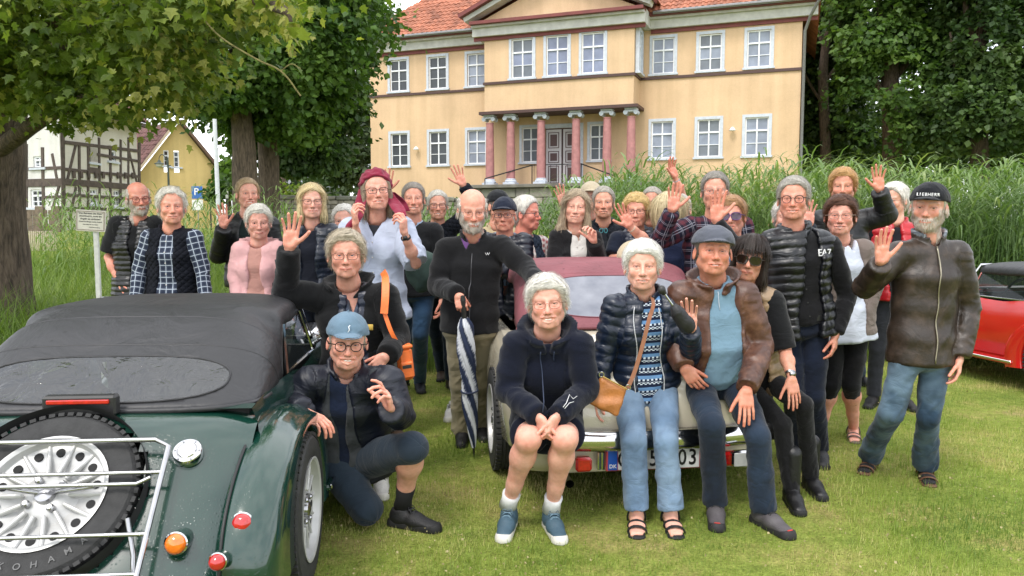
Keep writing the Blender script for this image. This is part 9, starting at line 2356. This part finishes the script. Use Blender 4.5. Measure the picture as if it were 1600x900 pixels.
# marks
def mark(key, g_, x0, z, txt, size, m, sx=1.0, rz=0.0):
    P, fr, o = P_[key][g_]; p = surf_front(P, fr, x0, z, .03)
    if p is None: return
    C, up, ss, ff, L = fr; q = surf_front(P, fr, x0+.03, z, .03); r = nrm((q-p)*V3(1, 1, 0)+ss*.01) if q is not None else ss
    text_on(txt, size, p+ff*.010, r, up+r*rz, m, o, base=P_[key]['base'], extrude=.002, sx=sx)
WM = simple('mark_white', (.72, .72, .72), .6, var=.03)
mark('ea', 'puffer_vest', .128, L_of('ea', 'puffer_vest')-.125, 'EA7', .058, WM, 1.1)
hf_ = P_['capman']['hw']; Rr = hf_(np.array([[1., 0, 0]]))[0]-hf_(np.array([[0, 0, 0.]]))[0]; Uu = hf_(np.array([[0, 0, 1.]]))[0]-hf_(np.array([[0, 0, 0.]]))[0]
capo = [o for o in P_['capman']['root'].children if o.name.startswith('cap')][0]
for i, ch in enumerate('LIEBHERR'):
    a = (i-3.5)*.155; ry, rx = .1145, .094; pl_ = V3(rx*math.sin(a)*.97, .014-ry*math.cos(a)*.955, .066); nn = V3(math.sin(a)/rx, -math.cos(a)/ry, .12/.096*0); rr_ = nrm(np.cross(V3(0, 0, 1), -nn))
    q = hf_(pl_[None])[0]; rw_ = nrm(hf_(rr_[None])[0]-hf_(np.zeros((1, 3)))[0]); rw_ = rw_ if rw_@Rr > 0 else -rw_; text_on(ch, .024, q, rw_, Uu, WM, capo, base=P_['capman']['base'], extrude=.0025, sx=.9)
hw_k = P_['kneel']['hw']; kc = [o for o in P_['kneel']['root'].children if o.name.startswith('cap')][0]
b = MB(); b.tube([hw_k(np.array([q]))[0] for q in ((-.004, -.0965, .060), (.002, -.0985, .072), (-.002, -.0955, .084), (.004, -.091, .090))], .0022, 6); P_['kneel']['put']('emblem', np.concatenate(b.v), [np.concatenate(b.f4), np.concatenate(b.f3)], WM, kc)
ftube(P_['hoodie'], 'hoodie', [(.055, Lh-.165), (.072, Lh-.158), (.090, Lh-.150), (.105, Lh-.158), (.125, Lh-.160)], .0016, WM, 'emblem', 5); ftube(P_['hoodie'], 'hoodie', [(.062, Lh-.170), (.085, Lh-.160), (.108, Lh-.166)], .0014, WM, 'emblem', 5)
for dx in (0, .012): ftube(P_['umb'], 'fleece_jacket', [(.085+dx, Lu_-.10), (.092+dx, Lu_-.115), (.100+dx, Lu_-.10)], .0016, WM, 'emblem', 5)
Pq, frq, oq = P_['shellw']['jacket']
p = surf_front(Pq, frq, .125, frq[4]-.20, .03)
if p is not None:
    b = MB(); b.bev(p+frq[3]*.004, (.032, .006, .032), .002); P_['shellw']['put']('patch', np.concatenate(b.v), [np.concatenate(b.f4), np.concatenate(b.f3)], simple('patch_gold', (.45, .30, .05), .6), oq)
# watches and bracelets
def band_(key, s, r, m, name='watch', off=.03, face=True):
    J = P_[key]['J']; w, e = J['w'+s], J['e'+s]; d = nrm(e-w); c = w+d*off; a1 = nrm(np.cross(d, V3(0, 1, .1))); a2 = np.cross(d, a1); b = MB()
    for o_ in (-.005, .0, .005): b.tube([c+d*o_+a1*r*math.cos(t)+a2*r*.8*math.sin(t) for t in np.linspace(0, 2*math.pi, 18, endpoint=False)], .003, 5, closed=True)
    o = P_[key]['put'](name, np.concatenate(b.v), np.concatenate(b.f4), m)
    if face: b = MB(); b.lathe([(.016, 0), (.016, .006), (0, .007)], 12, c-V3(0, r*.9, 0), np.stack([V3(1, 0, 0), V3(0, 0, 1), V3(0, -1, 0)], 1)@np.diag([1, 1, 1])); P_[key]['put']('watch_face', np.concatenate(b.v), np.concatenate(b.f4), m, o)
band_('scarf', 'r', .031, BLKP); band_('dense', 'r', .031, BLKP); band_('bob', 'r', .026, STEEL); band_('greyglass', 'r', .029, simple('bracelet_steel', (.3, .3, .3), .4), 'bracelet', face=False); band_('longhair', 'r', .028, simple('bracelet_pearl', (.5, .5, .45), .4), 'bracelet', face=False); band_('blondman', 'r', .034, BLKP, off=.02); band_('blondshort', 'r', .027, simple('bracelet_gold', (.5, .4, .3), .4), 'bracelet', face=False)
# hanging spectacles
p = W(943, 358, 6.2); b = MB()
for sx in (-.018, .018): b.tube([p+V3(sx+.013*math.cos(t), 0, -.012+.018*math.sin(t)) for t in np.linspace(0, 2*math.pi, 12, endpoint=False)], .003, 5, closed=True)
b.tube([p+V3(-.005, 0, 0), p+V3(.005, 0, 0)], .003, 5); tag(b.build('hanging_glasses', simple('turquoise_frame', (.05, .25, .28), .3), None), 'turquoise glasses hanging on the dark quilted jacket', 'glasses')
